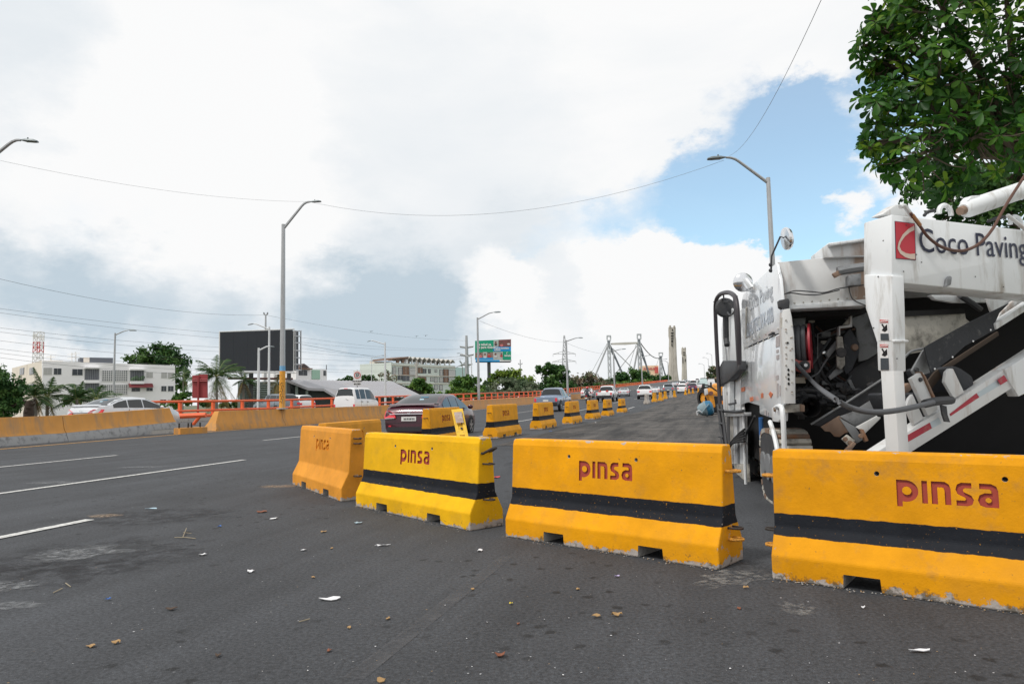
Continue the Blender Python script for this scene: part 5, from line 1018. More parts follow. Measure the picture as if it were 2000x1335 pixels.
for kd, pt, q_, v_, nm_, lab_ in (('suv', 'white', 215, -9.5, 'suv', 'distant white SUV in the queue left of the far white van'), ('sedan', 'silver', 225, -13, 'sedan', 'distant silver sedan in the queue nearest the concrete pylon'), ('hatch', 'white', 250, -6, 'hatchback', 'distant white hatchback ahead of the far white van'), ('sedan', 'black', 262, -10, 'sedan', 'distant dark sedan in the middle of the far queue'), ('van', 'white', 290, -8, 'van', 'most distant white van below the crest of the road'), ('suv', 'grey', 300, -13, 'suv', 'most distant grey SUV by the left edge of the road'), ('hatch', 'mint', 190, -4.5, 'hatchback', 'pale mint hatchback just behind the bus'), ('suv', 'white', 180, -8.5, 'suv', 'white SUV ahead of the far white van and the plum hatchback')): car(kd, pt, W(q_, v_), lab_, nm_ if nm_ in ('suv', 'van') else 'car', nm_, 1.08, 0, GR)
# parking hazard: red strap details on the white pickup
for x in (-.45, .35): q = MB(); q.ell((x, -2.55, 1.12), (.16, .12, .12), 8, 6); q.build('red_bundle', M_RED, wp, world=False)

# motorcyclist with a red helmet beside the white pickup
P = W(71, -13.0); t = thing('motorcycle', 'small dark motorcycle ridden beside the white pickup', 'motorcycle', P, HEAD)
for y in (-.62, .62): w = MB(); w.lathe([(.2, -.05), (.28, -.05), (.3, 0), (.28, .05), (.2, .05)], (0, y, .3), (1, 0, 0), 16); w.build('wheel', M_TYRE, t, world=False); w2 = MB(); w2.lathe([(.2, -.02), (.03, -.02), (.03, .02), (.2, .02)], (0, y, .3), (1, 0, 0), 12); w2.build('rim', M_RIM, t, world=False)
q = MB(); q.ell((0, .2, .78), (.14, .3, .13), 10, 7); q.build('fuel_tank', M_TRIM, t, world=False); q = MB(); q.box((0, -.35, .78), (.24, .7, .08)); q.build('seat', M_TRIM, t, world=False, bevel=.02)
q = MB(); q.tube([(0, .62, .3), (0, .42, .95), (0, .38, 1.02)], .035, 7); q.tube([(-.34, .3, 1.06), (0, .4, 1.02), (.34, .3, 1.06)], .02, 6); q.build('fork_and_handlebar', M_CHR, t, world=False)
q = MB(); q.box((0, 0, .42), (.22, .5, .3)); q.build('engine', M_DGREY, t, world=False, bevel=.03); q = MB(); q.box((0, -.78, .8), (.16, .05, .08)); q.build('tail_light', M_TL, t, world=False); q = MB(); q.box((0, -.86, .58), (.2, .02, .12)); q.build('number_plate', M_PLATE, t, world=False); q = MB(); q.tube([(.15, .1, .35), (.16, -.8, .4)], .045, 8); q.build('exhaust', M_CHR, t, world=False)
def skin_body(name, joints, edges, m, parent, sub=2):
    me = bpy.data.meshes.new(name); me.from_pydata([j[0] for j in joints], edges, []); ob = bpy.data.objects.new(name, me); COL.objects.link(ob)
    md = ob.modifiers.new('s', 'SKIN'); sv_ = me.skin_vertices[0].data
    for k, j in enumerate(joints): r_ = j[1] if isinstance(j[1], tuple) else (j[1], j[1]); sv_[k].radius = r_; sv_[k].use_root = (k == 0)
    md2 = ob.modifiers.new('u', 'SUBSURF'); md2.levels = md2.render_levels = sub
    dg = bpy.context.evaluated_depsgraph_get(); dg.update(); res = bpy.data.meshes.new_from_object(ob.evaluated_get(dg)); bpy.data.objects.remove(ob); res.materials.clear(); res.materials.append(m)
    res.polygons.foreach_set('use_smooth', [True] * len(res.polygons)); return link(name, res, parent)
rd = thing('person', 'motorcycle rider in dark clothes wearing a red helmet', 'person', P, HEAD)
J = [((0, -.3, .86), (.17, .13)), ((0, -.27, 1.05), (.16, .11)), ((0, -.2, 1.28), (.19, .12)), ((0, -.16, 1.42), (.09, .08)), ((0, -.13, 1.5), .06), ((0, -.11, 1.58), .085), ((0, -.1, 1.68), .075),
     ((-.21, -.17, 1.36), .065), ((-.34, .0, 1.16), .05), ((-.33, .24, 1.07), .035), ((-.33, .3, 1.07), .03), ((.21, -.17, 1.36), .065), ((.34, .0, 1.16), .05), ((.33, .24, 1.07), .035), ((.33, .3, 1.07), .03),
     ((-.16, -.2, .86), .095), ((-.22, .18, .74), .07), ((-.2, .02, .36), .05), ((-.2, .14, .3), .04), ((.16, -.2, .86), .095), ((.22, .18, .74), .07), ((.2, .02, .36), .05), ((.2, .14, .3), .04)]
E_ = [(0, 1), (1, 2), (2, 3), (3, 4), (4, 5), (5, 6), (2, 7), (7, 8), (8, 9), (9, 10), (2, 11), (11, 12), (12, 13), (13, 14), (0, 15), (15, 16), (16, 17), (17, 18), (0, 19), (19, 20), (20, 21), (21, 22)]
skin_body('body', J, E_, mat('rider_dark_clothes', (.05, .055, .07), .85, var=.2), rd)
q = MB(); q.ell((0, -.1, 1.64), (.135, .155, .15), 14, 10); q.build('helmet', mat('red_helmet', (.5, .03, .03), .25, coat=.5), rd, world=False); q = MB(); q.ell((0, -.06, 1.63), (.115, .14, .07), 12, 6); q.build('visor', M_CGL, rd, world=False)

# sign frame leaning on the first barrier of the row
Yf = 18.0; t = thing('sign_frame', 'yellow wooden sign frame with a worn grey plate leaning on a barrier', 'sign', Vector((at(900, 850, Yf).x, Yf, 0)))
M_YW = mat('yellow_painted_wood', (.72, .45, .03), .7, var=.15, vscale=6, dirt=(.3, .22, .1), dirt_amt=.3, dscale=12)
def board(nm, pts, Y0, Y1, th, m, par):
    q = [at(x, y, Y0 + (Y1 - Y0) * f) for x, y, f in pts]; mb = MB(); mb.prism(q, (0, th, 0)); return mb.build(nm, m, par, recalc=True)
y0, y1 = 16.2, 15.6
board('leg', [(881.5, 799.5, 0), (888, 799, 0), (899.5, 855, 1), (893, 855, 1)], y0, y1, .05, M_YW, t); board('leg', [(897, 797.5, 0), (903.5, 797.5, 0), (915, 853, 1), (908.5, 853, 1)], y0, y1, .05, M_YW, t)
board('crossbar', [(887, 799, 0), (897, 797.5, 0), (898.3, 804, .1), (888.2, 805.5, .1)], y0 - .01, y1, .04, M_YW, t); board('lower_board', [(895.2, 839, .7), (909, 838, .7), (911.5, 848, .9), (897.5, 849, .9)], y0 - .012, y1, .04, M_YW, t); board('back_board', [(892, 828, .5), (905, 827, .5), (909, 838, .7), (895.4, 839, .7)], y0 + .02, y1 + .02, .03, M_YW, t)
board('grey_plate', [(886.5, 804.5, .1), (901.5, 803.5, .1), (905.5, 824.5, .5), (891, 825.5, .5)], y0 - .06, y1 - .06, .02, mat('worn_grey_plate', (.33, .25, .21), .7, var=.25, vscale=9, dirt=(.5, .48, .45), dirt_amt=.5, dscale=10), t)
board('slot', [(899, 834, .6), (903, 833.7, .6), (904, 837.5, .7), (900, 838, .7)], y0 - .03, y1 - .03, .02, M_BLACK, t)

# backhoe loader and a blue mixer drum behind the white machine
Yb = 36; t = thing('loader', 'orange-yellow loader half hidden behind the white machine, black tyre and mirror', 'loader', Vector((at(1400, 800, Yb).x, Yb, .1)))
M_LYEL = mat('loader_yellow', (.80, .33, .03), .5, var=.1, dirt=(.3, .14, .04), dirt_amt=.3, dscale=3)
def pp_(nm, pts, Y0, th, m, par=t, bevel=0): mb = MB(); mb.prism([at(x, y, Y0) for x, y in pts], (0, th, 0)); return mb.build(nm, m, par, recalc=not bevel, bevel=bevel)
pp_('boom', [(1383, 758), (1391, 757), (1405, 763), (1406, 771), (1394, 771), (1398, 794), (1393, 797), (1381, 770)], Yb, .5, M_LYEL, bevel=.04); pp_('boom', [(1398, 756), (1410, 762), (1412, 790), (1404, 790)], Yb + 1.4, .5, M_LYEL, bevel=.04)
mb = MB(); mb.lathe([(.3, -.2), (.48, -.2), (.55, -.1), (.55, .1), (.48, .2), (.3, .2)], at(1377.5, 777, Yb + 1), (1, .3, 0), 20); w = mb.build('wheel', M_TYRE, t); mb = MB(); mb.lathe([(.32, -.1), (0, -.1), (0, .1), (.32, .1)], at(1377.5, 777, Yb + 1), (1, .3, 0), 14); mb.build('rim', M_LYEL, w)
for k in range(14): a = 2 * math.pi * k / 14; mb = MB(); c = at(1377.5, 777, Yb + 1); mb.box(c + Vector((0, math.cos(a) * .55, math.sin(a) * .55)), (.36, .08, .08)); mb.build('tread_lug', M_TYRE, w)
pp_('mirror', [(1371.5, 748.5), (1377, 748.5), (1377, 757), (1371.5, 757)], Yb, .08, M_TRIM, bevel=.02); mb = MB(); mb.tube([at(1376, 751, Yb), at(1386, 753, Yb), at(1400, 763, Yb)], .035, 6); mb.build('mirror_arm', M_TRIM, t)
pp_('headlamp', [(1377, 759), (1382, 758), (1384, 769), (1378, 772)], Yb - .1, .25, mat('lamp_glass', (.6, .6, .6), .2), bevel=.03); mb = MB(); mb.lathe([(0, 0), (.11, 0), (.11, .05), (0, .05)], at(1388.5, 767.5, Yb - .05), (0, -1, 0), 10); mb.build('pivot_pin', mat('brown_steel', (.16, .07, .06), .7), t)
pp_('engine_cover', [(1402, 750), (1406, 747), (1414, 748), (1414, 766), (1402, 762)], Yb + 2.2, 1.2, M_LYEL, bevel=.06); pp_('chassis', [(1384, 775), (1412, 772), (1412, 806), (1400, 806)], Yb + .8, 1.0, M_TRIM); pp_('orange_bar', [(1408, 782), (1412, 782), (1412, 790), (1408, 791)], Yb - .4, .1, mat('orange_lamp', (.8, .25, .02), .4)); pp_('mast_post', [(1387.5, 746), (1390, 746), (1391, 757), (1388, 757)], Yb + .5, .1, M_TRIM)
Yd = 33; t2 = thing('mixer_drum', 'tilted blue and grey mixer drum lying in front of the loader', 'mixer', Vector((at(1378, 806, Yd).x, Yd, .12))); ax = Vector((.72, .25, .62)); c = at(1377, 798, Yd)
M_BLU = mat('blue_drum_paint', (.008, .12, .23), .5, var=.2, vscale=4, dirt=(.2, .24, .26), dirt_amt=.25, dscale=6); M_GRD = mat('cement_grey', (.20, .27, .30), .8, var=.2)
a1_ = (at(1390, 790, Yd) - at(1366, 806, Yd)).normalized(); n_ = Vector((-.55, -.35, .75)).normalized(); axd = (Vector((.5, -.2, -.1)) + a1_ * .6).normalized()
mb = MB(); mb.lathe([(.0, -.34), (.16, -.34), (.28, -.2), (.34, .0)], c, axd, 20); mb.build('cone', M_GRD, t2); mb = MB(); mb.lathe([(.345, .0), (.36, .12), (.33, .3), (.2, .38), (0, .39)], c, axd, 20); dr = mb.build('drum', M_BLU, t2)
mb = MB(); mb.lathe([(.35, -.02), (.375, -.02), (.375, .05), (.35, .05)], c, axd, 20); mb.build('ring', M_GRD, dr)
mb = MB(); mb.tube([at(1362, 810, Yd - .3), at(1361, 803, Yd - .3), at(1365, 801, Yd - .3), at(1372, 806, Yd - .3)], .03, 6); mb.build('tow_bar', M_PALEP, t2); mb = MB(); mb.tube([at(1370, 806, Yd - .4), at(1384, 789, Yd - .4), at(1392, 803, Yd - .2)], .025, 6); mb.build('frame', M_GRD, t2); mb = MB(); mb.lathe([(.1, -.05), (.2, -.05), (.2, .05), (.1, .05)], at(1389, 803, Yd), (1, .2, 0), 14); mb.build('wheel', M_TYRE, t2)
# ------------------------------------------------------------------ the white milling machine
MA = Vector((2.7, 6.9, 0)); MU = Vector((.174, .985, 0)).normalized(); MV = Vector((MU.y, -MU.x, 0)); UP = Vector((0, 0, 1))
def side(x, y, o=0.0): return on_plane(x, y, MA + MV * o, MV)
def rear(x, y, d=0.0): return on_plane(x, y, MA + MU * d, MU)
GA = Vector((.94, .342, 0)).normalized(); GB = Vector((-GA.y, GA.x, 0)); G0 = at(1741, 600, 5.4)
def gan(x, y, b=0.0): return on_plane(x, y, G0 + GB * b, GB)
def gl(x, y, a=0.0): return on_plane(x, y, G0 + GA * a, GA)
mach = thing('milling_machine', 'big dirty white road milling machine with raised conveyor behind the barriers', 'milling machine', Vector((MA.x + 1.2, MA.y + 2, 0)))
M_MW = mat('worn_white_paint', (.72, .745, .76), .45, var=.08, vscale=2, dirt=(.26, .22, .17), dirt_amt=.42, dscale=5.5, streak=True, bump=.05, bscale=12)
M_MWR = mat('rust_streaked_white_paint', (.62, .63, .63), .5, var=.1, vscale=2, dirt=(.25, .13, .06), dirt_amt=.4, dscale=4, streak=True, bump=.06, bscale=14)
M_MWS = mat('spattered_white_paint', (.5, .48, .43), .6, var=.15, vscale=3, dirt=(.02, .018, .016), dirt_amt=.6, dscale=6)
M_HOOD = mat('glossy_white_hood', (.76, .79, .82), .2, var=.04, vscale=2, dirt=(.36, .36, .36), dirt_amt=.2, dscale=7, streak=True, coat=.5)
M_DARK = mat('shade_and_part_black', (.008, .008, .009), .9, var=.3); M_DKM = mat('dark_greasy_metal', (.035, .037, .042), .6, var=.4, vscale=5, dirt=(.1, .09, .08), dirt_amt=.3, dscale=8)  # near-black paints the shade in the bay; also black hoses and print
M_GREYP = mat('grey_steel_plate', (.22, .23, .24), .55, .2, var=.15, vscale=4, dirt=(.05, .05, .05), dirt_amt=.45, dscale=6)
M_RUSTY = mat('rusty_plate', (.22, .15, .11), .8, var=.3, vscale=6, dirt=(.30, .12, .04), dirt_amt=.45, dscale=8)
M_RUBB = mat('rubber_sheet', (.028, .031, .037), .75, var=.25, vscale=4, dirt=(.12, .12, .12), dirt_amt=.2, dscale=12, bump=.2, bscale=20)
M_HOSE = mat('grey_hose', (.085, .09, .10), .55, var=.1); M_BRH = mat('brown_oily_hose', (.10, .045, .03), .6, var=.3, vscale=20)
M_REDR = mat('red_reel', (.36, .02, .035), .45, var=.15, vscale=6); M_TAPER = mat('red_reflective_tape', (.36, .012, .035), .35, var=.12, vscale=20, dirt=(.3, .2, .15), dirt_amt=.3, dscale=15); M_TAPEW = mat('silver_reflective_tape', (.45, .52, .56), .35, var=.08)
def P_(nm, pts, vec, m, par=mach, bevel=.006): mb = MB(); mb.prism(pts, vec); return mb.build(nm, m, par, recalc=not bevel, bevel=bevel)
def T_(nm, pts, r, m, par=mach, n=8, sm=True):
    if sm and len(pts) > 2:
        pts = [Vector(p) for p in pts]; Q = []
        for i in range(len(pts) - 1):
            p0, p1, p2, p3 = pts[max(0, i - 1)], pts[i], pts[i + 1], pts[min(len(pts) - 1, i + 2)]
            for k in range(5): t = k / 5; Q.append(.5 * ((2 * p1) + (p2 - p0) * t + (2 * p0 - 5 * p1 + 4 * p2 - p3) * t * t + (3 * p1 - p0 - 3 * p2 + p3) * t ** 3))
        pts = Q + [pts[-1]]
    mb = MB(); mb.tube(pts, r, n); return mb.build(nm, m, par)
def S2(L, o=0.0): return [side(x, y, o) for x, y in L]
def R2(L, d=0.0): return [rear(x, y, d) for x, y in L]
def G2(L, b=0.0): return [gan(x, y, b) for x, y in L]
# machine core: black colour stands in for the shade inside and beneath
core = MB(); a = MA + MV * .12 + MU * 1.5
core.prism([a + UP * .32, a + MV * 3.4 + UP * .32, a + MV * 3.4 + UP * 2.3, a + UP * 2.3], MU * 3.4); core.build('chassis', M_DARK, mach, recalc=True)
P_('engine_deck', [MA + MV * .1 + MU * .25 + UP * 2.28, MA + MV * 3.6 + MU * .25 + UP * 2.28, MA + MV * 3.6 + MU * 4.9 + UP * 2.28, MA + MV * .1 + MU * 4.6 + UP * 2.28], UP * .06, M_MW, bevel=0)
P_('belly_plate', [MA + MV * .3 + MU * .3 + UP * .36, MA + MV * 3.5 + MU * .3 + UP * .36, MA + MV * 3.5 + MU * 2 + UP * .36, MA + MV * .3 + MU * 2 + UP * .36], UP * .04, M_DARK, bevel=0)
a = MA + MV * 3.55 + MU * 1.2; P_('right_panel', [a + UP * .8, a + MU * 3.7 + UP * .8, a + MU * 3.7 + UP * 2.27, a + UP * 2.27], MV * .05, M_MW); a = MA + MV * 3.2 + MU * 1.4; P_('rear_right_post', [a + UP * .3, a + MV * .38 + UP * .3, a + MV * .38 + UP * 2.27, a + UP * 2.27], MU * .08, M_MWR)
q0, q1 = gan(2128, 580, .1), gan(2150, 580, .1); P_('gantry_leg', [Vector((q0.x, q0.y, .02)), Vector((q1.x, q1.y, .02)), q1, q0], GB * .12, M_MWR)
# side panels (left flank)
P_('hood_panel', S2([(1516, 513), (1523, 545), (1528, 600), (1530, 645), (1454, 679), (1450, 640), (1448, 592), (1451, 575), (1462, 563)]), MV * .03, M_HOOD, bevel=.008)
P_('lower_panel', S2([(1530.2, 648), (1533, 700), (1534, 790), (1533, 822), (1512, 818), (1484, 808), (1483, 792), (1461, 785), (1446, 790), (1447, 740), (1452, 715), (1453.8, 682)]), MV * .03, M_HOOD, bevel=.008)
P_('front_panel', S2([(1447, 712), (1446, 800), (1413, 803), (1411, 757), (1436, 718)]), MV * .06, M_MW)
P_('cab_panel', S2([(1409, 642), (1412, 618), (1429, 602), (1436, 612), (1441, 705), (1425, 712), (1412, 720)], -.02), MV * .3, M_MW); P_('rear_cowl', S2([(1442, 612), (1450, 600), (1453, 712), (1446, 716), (1443, 680)], .05), MV * .2, M_MW)
for pts in ([(1447, 757), (1454, 755), (1454, 763), (1448, 765)], [(1464, 776), (1470, 774), (1471, 782), (1465, 784)], [(1486, 768), (1490, 767), (1490, 776), (1486, 777)], [(1501, 769), (1504, 764), (1509, 769), (1505, 777)]): P_('orange_sticker', S2(pts, -.006), MV * .004, mat('orange_red_sticker', (.55, .14, .05), .6), bevel=0)
for pts in ([(1515, 657), (1522, 654), (1522, 676), (1515, 678)], [(1516, 683), (1520, 682), (1520, 688), (1516, 689)], [(1516, 693), (1521, 692), (1521, 701), (1516, 702)], [(1515.5, 733), (1520, 732), (1520, 740), (1515.5, 741)], [(1517, 748), (1519.5, 748), (1519.5, 775), (1517, 776)], [(1522, 752), (1524.5, 752), (1524.5, 772), (1522, 773)], [(1493, 800), (1496, 801), (1496, 811), (1493, 810)], [(1498, 803), (1500, 804), (1500, 813), (1498, 812)]): P_('side_decal', S2(pts, -.005), MV * .003, mat('faded_decal', (.42, .38, .38), .5, var=.4, vscale=60), bevel=0)
def fit_text(nm, txt, p0, p1, hgt, ay, m, par=mach, bold=.02, off=.002, shear=0.0):
    me = text_mesh(txt, 1.0, .004, bold); xs_ = [v.co.x for v in me.vertices]; yc = [v.co.y for v in me.vertices]; w = max(xs_) - min(xs_); h = max(yc) - min(yc); L = (p1 - p0).length
    me.transform(Matrix.Diagonal((L / w, hgt / h, .15, 1)) @ Matrix.Translation((-(max(xs_) + min(xs_)) / 2, -(max(yc) + min(yc)) / 2, 0)))
    if shear: me.transform(Matrix(((1, shear, 0, 0), (0, 1, 0, 0), (0, 0, 1, 0), (0, 0, 0, 1))))
    return place_flat(nm, me, m, par, (p0 + p1) / 2, p1 - p0, ay, off)
M_FADE = mat('faded_blue_lettering', (.40, .46, .55), .5, var=.35, vscale=25, dirt=(.62, .64, .66), dirt_amt=.8, dscale=14); M_FADE2 = mat('faded_grey_lettering', (.45, .48, .52), .5, var=.35, vscale=25, dirt=(.62, .64, .66), dirt_amt=.8, dscale=12)
fit_text('lettering', 'Coco Paving', side(1463, 598, -.005), side(1509, 568, -.005), .22, UP, M_FADE2, bold=-.004); fit_text('lettering', 'ROADTEC RX-60B', side(1456, 647, -.005), side(1510, 612, -.005), .17, UP, M_FADE, bold=.0)
# rear corner column, beam and wall
P_('corner_post', R2([(1531, 604), (1543, 602), (1547, 620), (1551, 655), (1553, 700), (1554, 788), (1533, 788), (1533, 700), (1530, 645)], -.17), MU * .2, M_MWR)
for x, y, h in ((1538.5, 669, 2.5), (1540, 722, 3.5), (1540, 731, 3.5), (1540.5, 740, 3.5), (1540.5, 749, 3.5)): mb = MB(); c = rear(x, y, -.175); mb.poly([c + MV * (.011 * math.cos(k * .785)) + UP * (.011 * h / 2.5 * math.sin(k * .785)) for k in range(8)]); mb.build('punched_hole', M_DARK, mach)
for x, y in ((1535, 643), (1545, 660), (1536, 678), (1544, 684), (1536, 700), (1547, 765)): mb = MB(); c = rear(x, y, -.175); mb.poly([c + MV * (.012 * math.cos(k)) + UP * (.005 * math.sin(k)) for k in range(6)]); mb.build('paint_chip', M_RUSTY, mach)
P_('rear_wall', R2([(1519, 512), (1612, 503), (1700, 494), (1700, 585), (1532, 603), (1526, 560)], .06), MU * .25, M_MWR)
P_('wall_lip', R2([(1534, 597), (1700, 583), (1700, 596), (1534, 604)], .03), MU * .3, M_MW); P_('raised_hatch', R2([(1610, 503), (1608, 482), (1619, 474), (1698, 464), (1698, 500)], .0), MU * .5, M_MW)
P_('hatch_lip', R2([(1619, 475), (1700, 463), (1700, 468), (1622, 480)], -.08), MU * .1, M_MW); P_('hatch_recess', R2([(1624, 482), (1694, 472), (1694, 498), (1626, 501)], -.003), MU * .01, M_MWR, bevel=0)
T_('exhaust_pipe', [rear(1636, 530, -.05), rear(1660, 525, -.05), rear(1705, 519, -.05)], .045, M_GREYP); P_('pipe_clamp', R2([(1626, 534), (1640, 526), (1644, 536), (1632, 542)], -.08), MU * .05, M_RUSTY); P_('valve_block', R2([(1658, 537), (1682, 533), (1682, 556), (1658, 558)], -.1), MU * .12, M_GREYP)
for L in ([(1524, 578), (1550, 568), (1580, 569), (1610, 571), (1640, 563), (1690, 556)], [(1524, 576), (1545, 572), (1570, 575), (1600, 575), (1640, 566)], [(1658, 558), (1660, 572), (1668, 586), (1692, 597)]): T_('wiring', R2(L, -.03), .006, M_DKM, n=6)
P_('work_light', R2([(1521, 586), (1540, 582), (1543, 588), (1542, 601), (1534, 606), (1523, 600)], -.12), MU * .1, M_DKM, bevel=.01)
P_('painted_shadow_strip', R2([(1543, 604), (1690, 597), (1690, 612), (1543, 618)], .3), MU * .5, M_DARK, bevel=0); P_('inner_panel', R2([(1548, 614), (1574, 613), (1572, 650), (1549, 668)], .5), MU * .02, M_GREYP)  # black strip paints the shade under the wall lip
# hose reel
rc = rear(1567, 676, .28); hr = (rear(1567, 632, .28) - rc).length
ax_ = (MV * .96 + MU * -.28).normalized(); mb = MB(); mb.lathe([(.02, -.17), (hr * .98, -.17), (hr * .98, -.155), (hr * .66, -.15), (hr * .66, .06), (hr, .065), (hr, .085), (.02, .085)], rc, ax_, 28); reel = mb.build('hose_reel', M_REDR, mach)
for k in range(4): mb = MB(); o = -.125 + k * .048; mb.tube([rc + ax_ * o + (Vector((0, 0, 1)) * math.cos(q * .3) + ax_.cross(UP) * math.sin(q * .3)) * hr * .86 for q in range(22)], .026, 8, closed=False); mb.build('wound_hose', M_HOSE, reel)
P_('reel_bracket', R2([(1553, 700), (1561, 704), (1584, 704), (1584, 727), (1566, 728), (1553, 722)], .05), MU * .05, mat('faded_red_bracket', (.36, .09, .08), .6, var=.2, vscale=8)); mb = MB(); c = rear(1572, 713, .03); mb.lathe([(0, .03), (.03, .03), (.035, 0), (.05, 0), (.05, -.02)], c, -MU, 12); mb.build('bracket_bolt', M_DKM, mach); mb = MB(); mb.lathe([(0, .012), (.018, .012), (.022, 0)], c - MU * .03, -MU, 6); mb.build('bolt_head', M_CHR, mach)
P_('step_plate', R2([(1553, 736), (1572, 736), (1574, 748), (1553, 748)], .1), MU * .05, mat('beige_plate', (.3, .27, .22), .7))
# grey plates, rubber and brackets round the chute
P_('chute_side', R2([(1640, 613), (1662, 612), (1700, 610), (1716, 670), (1716, 688), (1694, 702), (1677, 706), (1672, 640)], .75), MU * .03, M_GREYP)
P_('rubber_guard', R2([(1648, 655), (1661, 641), (1679, 671), (1678, 690), (1664, 722), (1653, 731), (1648, 720)], .55), MU * .03, M_RUBB); P_('white_bracket', R2([(1635, 656), (1646, 657), (1650, 690), (1651, 712), (1642, 722), (1635, 716)], .5), MU * .05, M_MWS); P_('z_bracket', R2([(1639, 637), (1660, 634), (1662, 610), (1664.5, 610), (1664.5, 638), (1641, 640.5), (1641, 655), (1638.5, 655)], .5), MU * .08, M_MWR, bevel=0)
P_('gusset', R2([(1646, 634), (1661, 617), (1661, 634)], .52), MU * .02, M_MWS, bevel=0); mb = MB(); mb.lathe([(0, .03), (.03, .03), (.04, 0)], rear(1669, 678, .55), -MU, 10); mb.build('guard_bolt', M_RUSTY, mach); mb = MB(); mb.lathe([(0, .02), (.05, .02), (.055, 0)], rear(1643, 688, .5), -MU, 10); mb.build('pivot', M_DKM, mach)
P_('dirty_arm', R2([(1612, 690), (1634, 664), (1640, 672), (1618, 700)], .6), MU * .06, M_GREYP); P_('link_plate', R2([(1618, 735), (1640, 712), (1650, 718), (1652, 722), (1622, 742)], .58), MU * .03, M_GREYP); P_('small_lug', R2([(1606, 688), (1612, 684), (1613, 690), (1607, 692)], .55), MU * .03, M_CHR)
P_('tall_plate', R2([(1588, 700), (1600, 668), (1608, 672), (1602, 742), (1594, 770)], .8), MU * .03, M_DKM); P_('curved_chute', R2([(1656, 730), (1672, 715), (1714, 690), (1722, 760), (1690, 772), (1676, 772)], .85), MU * .03, M_DKM); P_('lower_bracket', R2([(1655, 742), (1662, 740), (1677, 772), (1670, 773)], .7), MU * .03, M_GREYP)
T_('thin_hose', R2([(1584, 736), (1598, 728), (1608, 712), (1616, 700)], .4), .01, M_HOSE); T_('rod', R2([(1597, 700), (1597, 652), (1632, 640)], .7), .006, M_GREYP, sm=False)
T_('lower_hoses', R2([(1553, 763), (1580, 762), (1610, 768), (1650, 776)], .5), .025, M_DKM); T_('lower_hoses', R2([(1553, 772), (1585, 774), (1620, 780), (1655, 792)], .5), .03, M_DKM)
P_('bumper_block', R2([(1534, 790), (1566, 789), (1572, 794), (1572, 803), (1534, 806)], -.05), MU * .12, M_MWS); P_('bumper_end', R2([(1563, 788), (1572, 791), (1572, 804), (1563, 803)], -.07), MU * .1, M_RUSTY); mb = MB(); mb.lathe([(.1, 0), (.1, .5), (0, .5)], rear(1584, 795, .2), MU, 14); mb.build('hub', M_DKM, mach)
P_('trough_side', R2([(1584, 828), (1650, 788), (1722, 741), (1724, 768), (1665, 806), (1605, 833)], .3), MU * .04, M_DKM); T_('trough_rim', R2([(1584, 828), (1650, 788), (1722, 741)], .28), .012, M_GREYP, sm=False)
P_('torn_plate', R2([(1603, 833), (1640, 811), (1662, 842), (1650, 846), (1640, 853), (1630, 852), (1622, 843), (1612, 842)], .26), MU * .02, M_RUSTY); P_('hopper_box', R2([(1640, 813), (1665, 804), (1722, 768), (1722, 806), (1672, 833)], .2), MU * .03, M_GREYP)
P_('hopper_lip', R2([(1672, 834), (1720, 808), (1720, 817), (1690, 846)], .12), MU * .04, M_MWR); P_('hopper_gusset', R2([(1639, 815), (1671, 833), (1686, 858), (1673, 866)], .14), MU * .02, M_GREYP); P_('clamp', R2([(1680, 837), (1687, 838), (1697, 860), (1689, 863)], .06), MU * .05, M_RUSTY); P_('bolted_plate', R2([(1644, 857), (1655, 848), (1671, 860), (1660, 873)], .1), MU * .03, M_MWS)
for x, y in ((1651, 857), (1660, 864), (1681, 851)): mb = MB(); mb.lathe([(0, .02), (.02, .02), (.024, 0)], rear(x, y, .05), -MU, 8); mb.build('bolt_head', M_RUSTY, mach)
P_('rust_beam', R2([(1646, 884), (1668, 862), (1673, 866), (1656, 888)], .0), MU * .06, M_RUSTY)
# packed hoses, bolts and caked asphalt inside the open bay
ri = random.Random(77)
for k in range(22):
    x0, y0 = ri.uniform(1556, 1600), ri.uniform(620, 800); x1, y1 = ri.uniform(1610, 1715), ri.uniform(625, 800); d0 = ri.uniform(.75, 1.25)
    T_('bay_hose', [rear(x0, y0, d0), rear(x0 * .66 + x1 * .34, y0 * .6 + y1 * .4 + ri.uniform(6, 22), d0 - .05), rear(x0 * .3 + x1 * .7, y0 * .3 + y1 * .7 + ri.uniform(4, 18), d0), rear(x1, y1, d0 + .1)], ri.uniform(.008, .02), ri.choice((M_DKM, M_DKM, M_HOSE, M_RUBB, M_BRH)), n=6)
for k in range(26):
    x, y = ri.uniform(1558, 1715), ri.uniform(625, 815); c = rear(x, y, ri.uniform(.7, 1.2)); mb = MB(); s_ = ri.uniform(.02, .06); mb.box(c, (s_ * 1.6, s_, s_), axes=(MV, MU, UP)); mb.build('fitting', ri.choice((M_DKM, M_GREYP, M_RUSTY, M_MWS)), mach, bevel=.004)
for k in range(34):
    x = ri.uniform(1560, 1722); y = 772 + (x - 1560) * -.12 + ri.uniform(-14, 24); c = rear(x, y, ri.uniform(.36, .7)); mb = MB(); s_ = ri.uniform(.015, .05); mb.ell(c, (s_ * 1.5, s_, s_ * .8), 7, 5); mb.v = [v + Vector((ri.uniform(-1, 1), ri.uniform(-1, 1), ri.uniform(-1, 1))) * s_ * .22 for v in mb.v]; mb.build('caked_asphalt', M_DKM, mach, smooth=0)
def bolts(nm, pts, m, ax, r=.011):
    for p in pts: mb = MB(); mb.lathe([(0, .009), (r * .8, .009), (r, .004), (r, 0)], p, ax, 8); mb.build(nm, m, mach)
bolts('rivet', [rear(1535 + (k % 2) * 12, 625 + k * 11, -.172) for k in range(14)], M_MWS, -MU, .008)
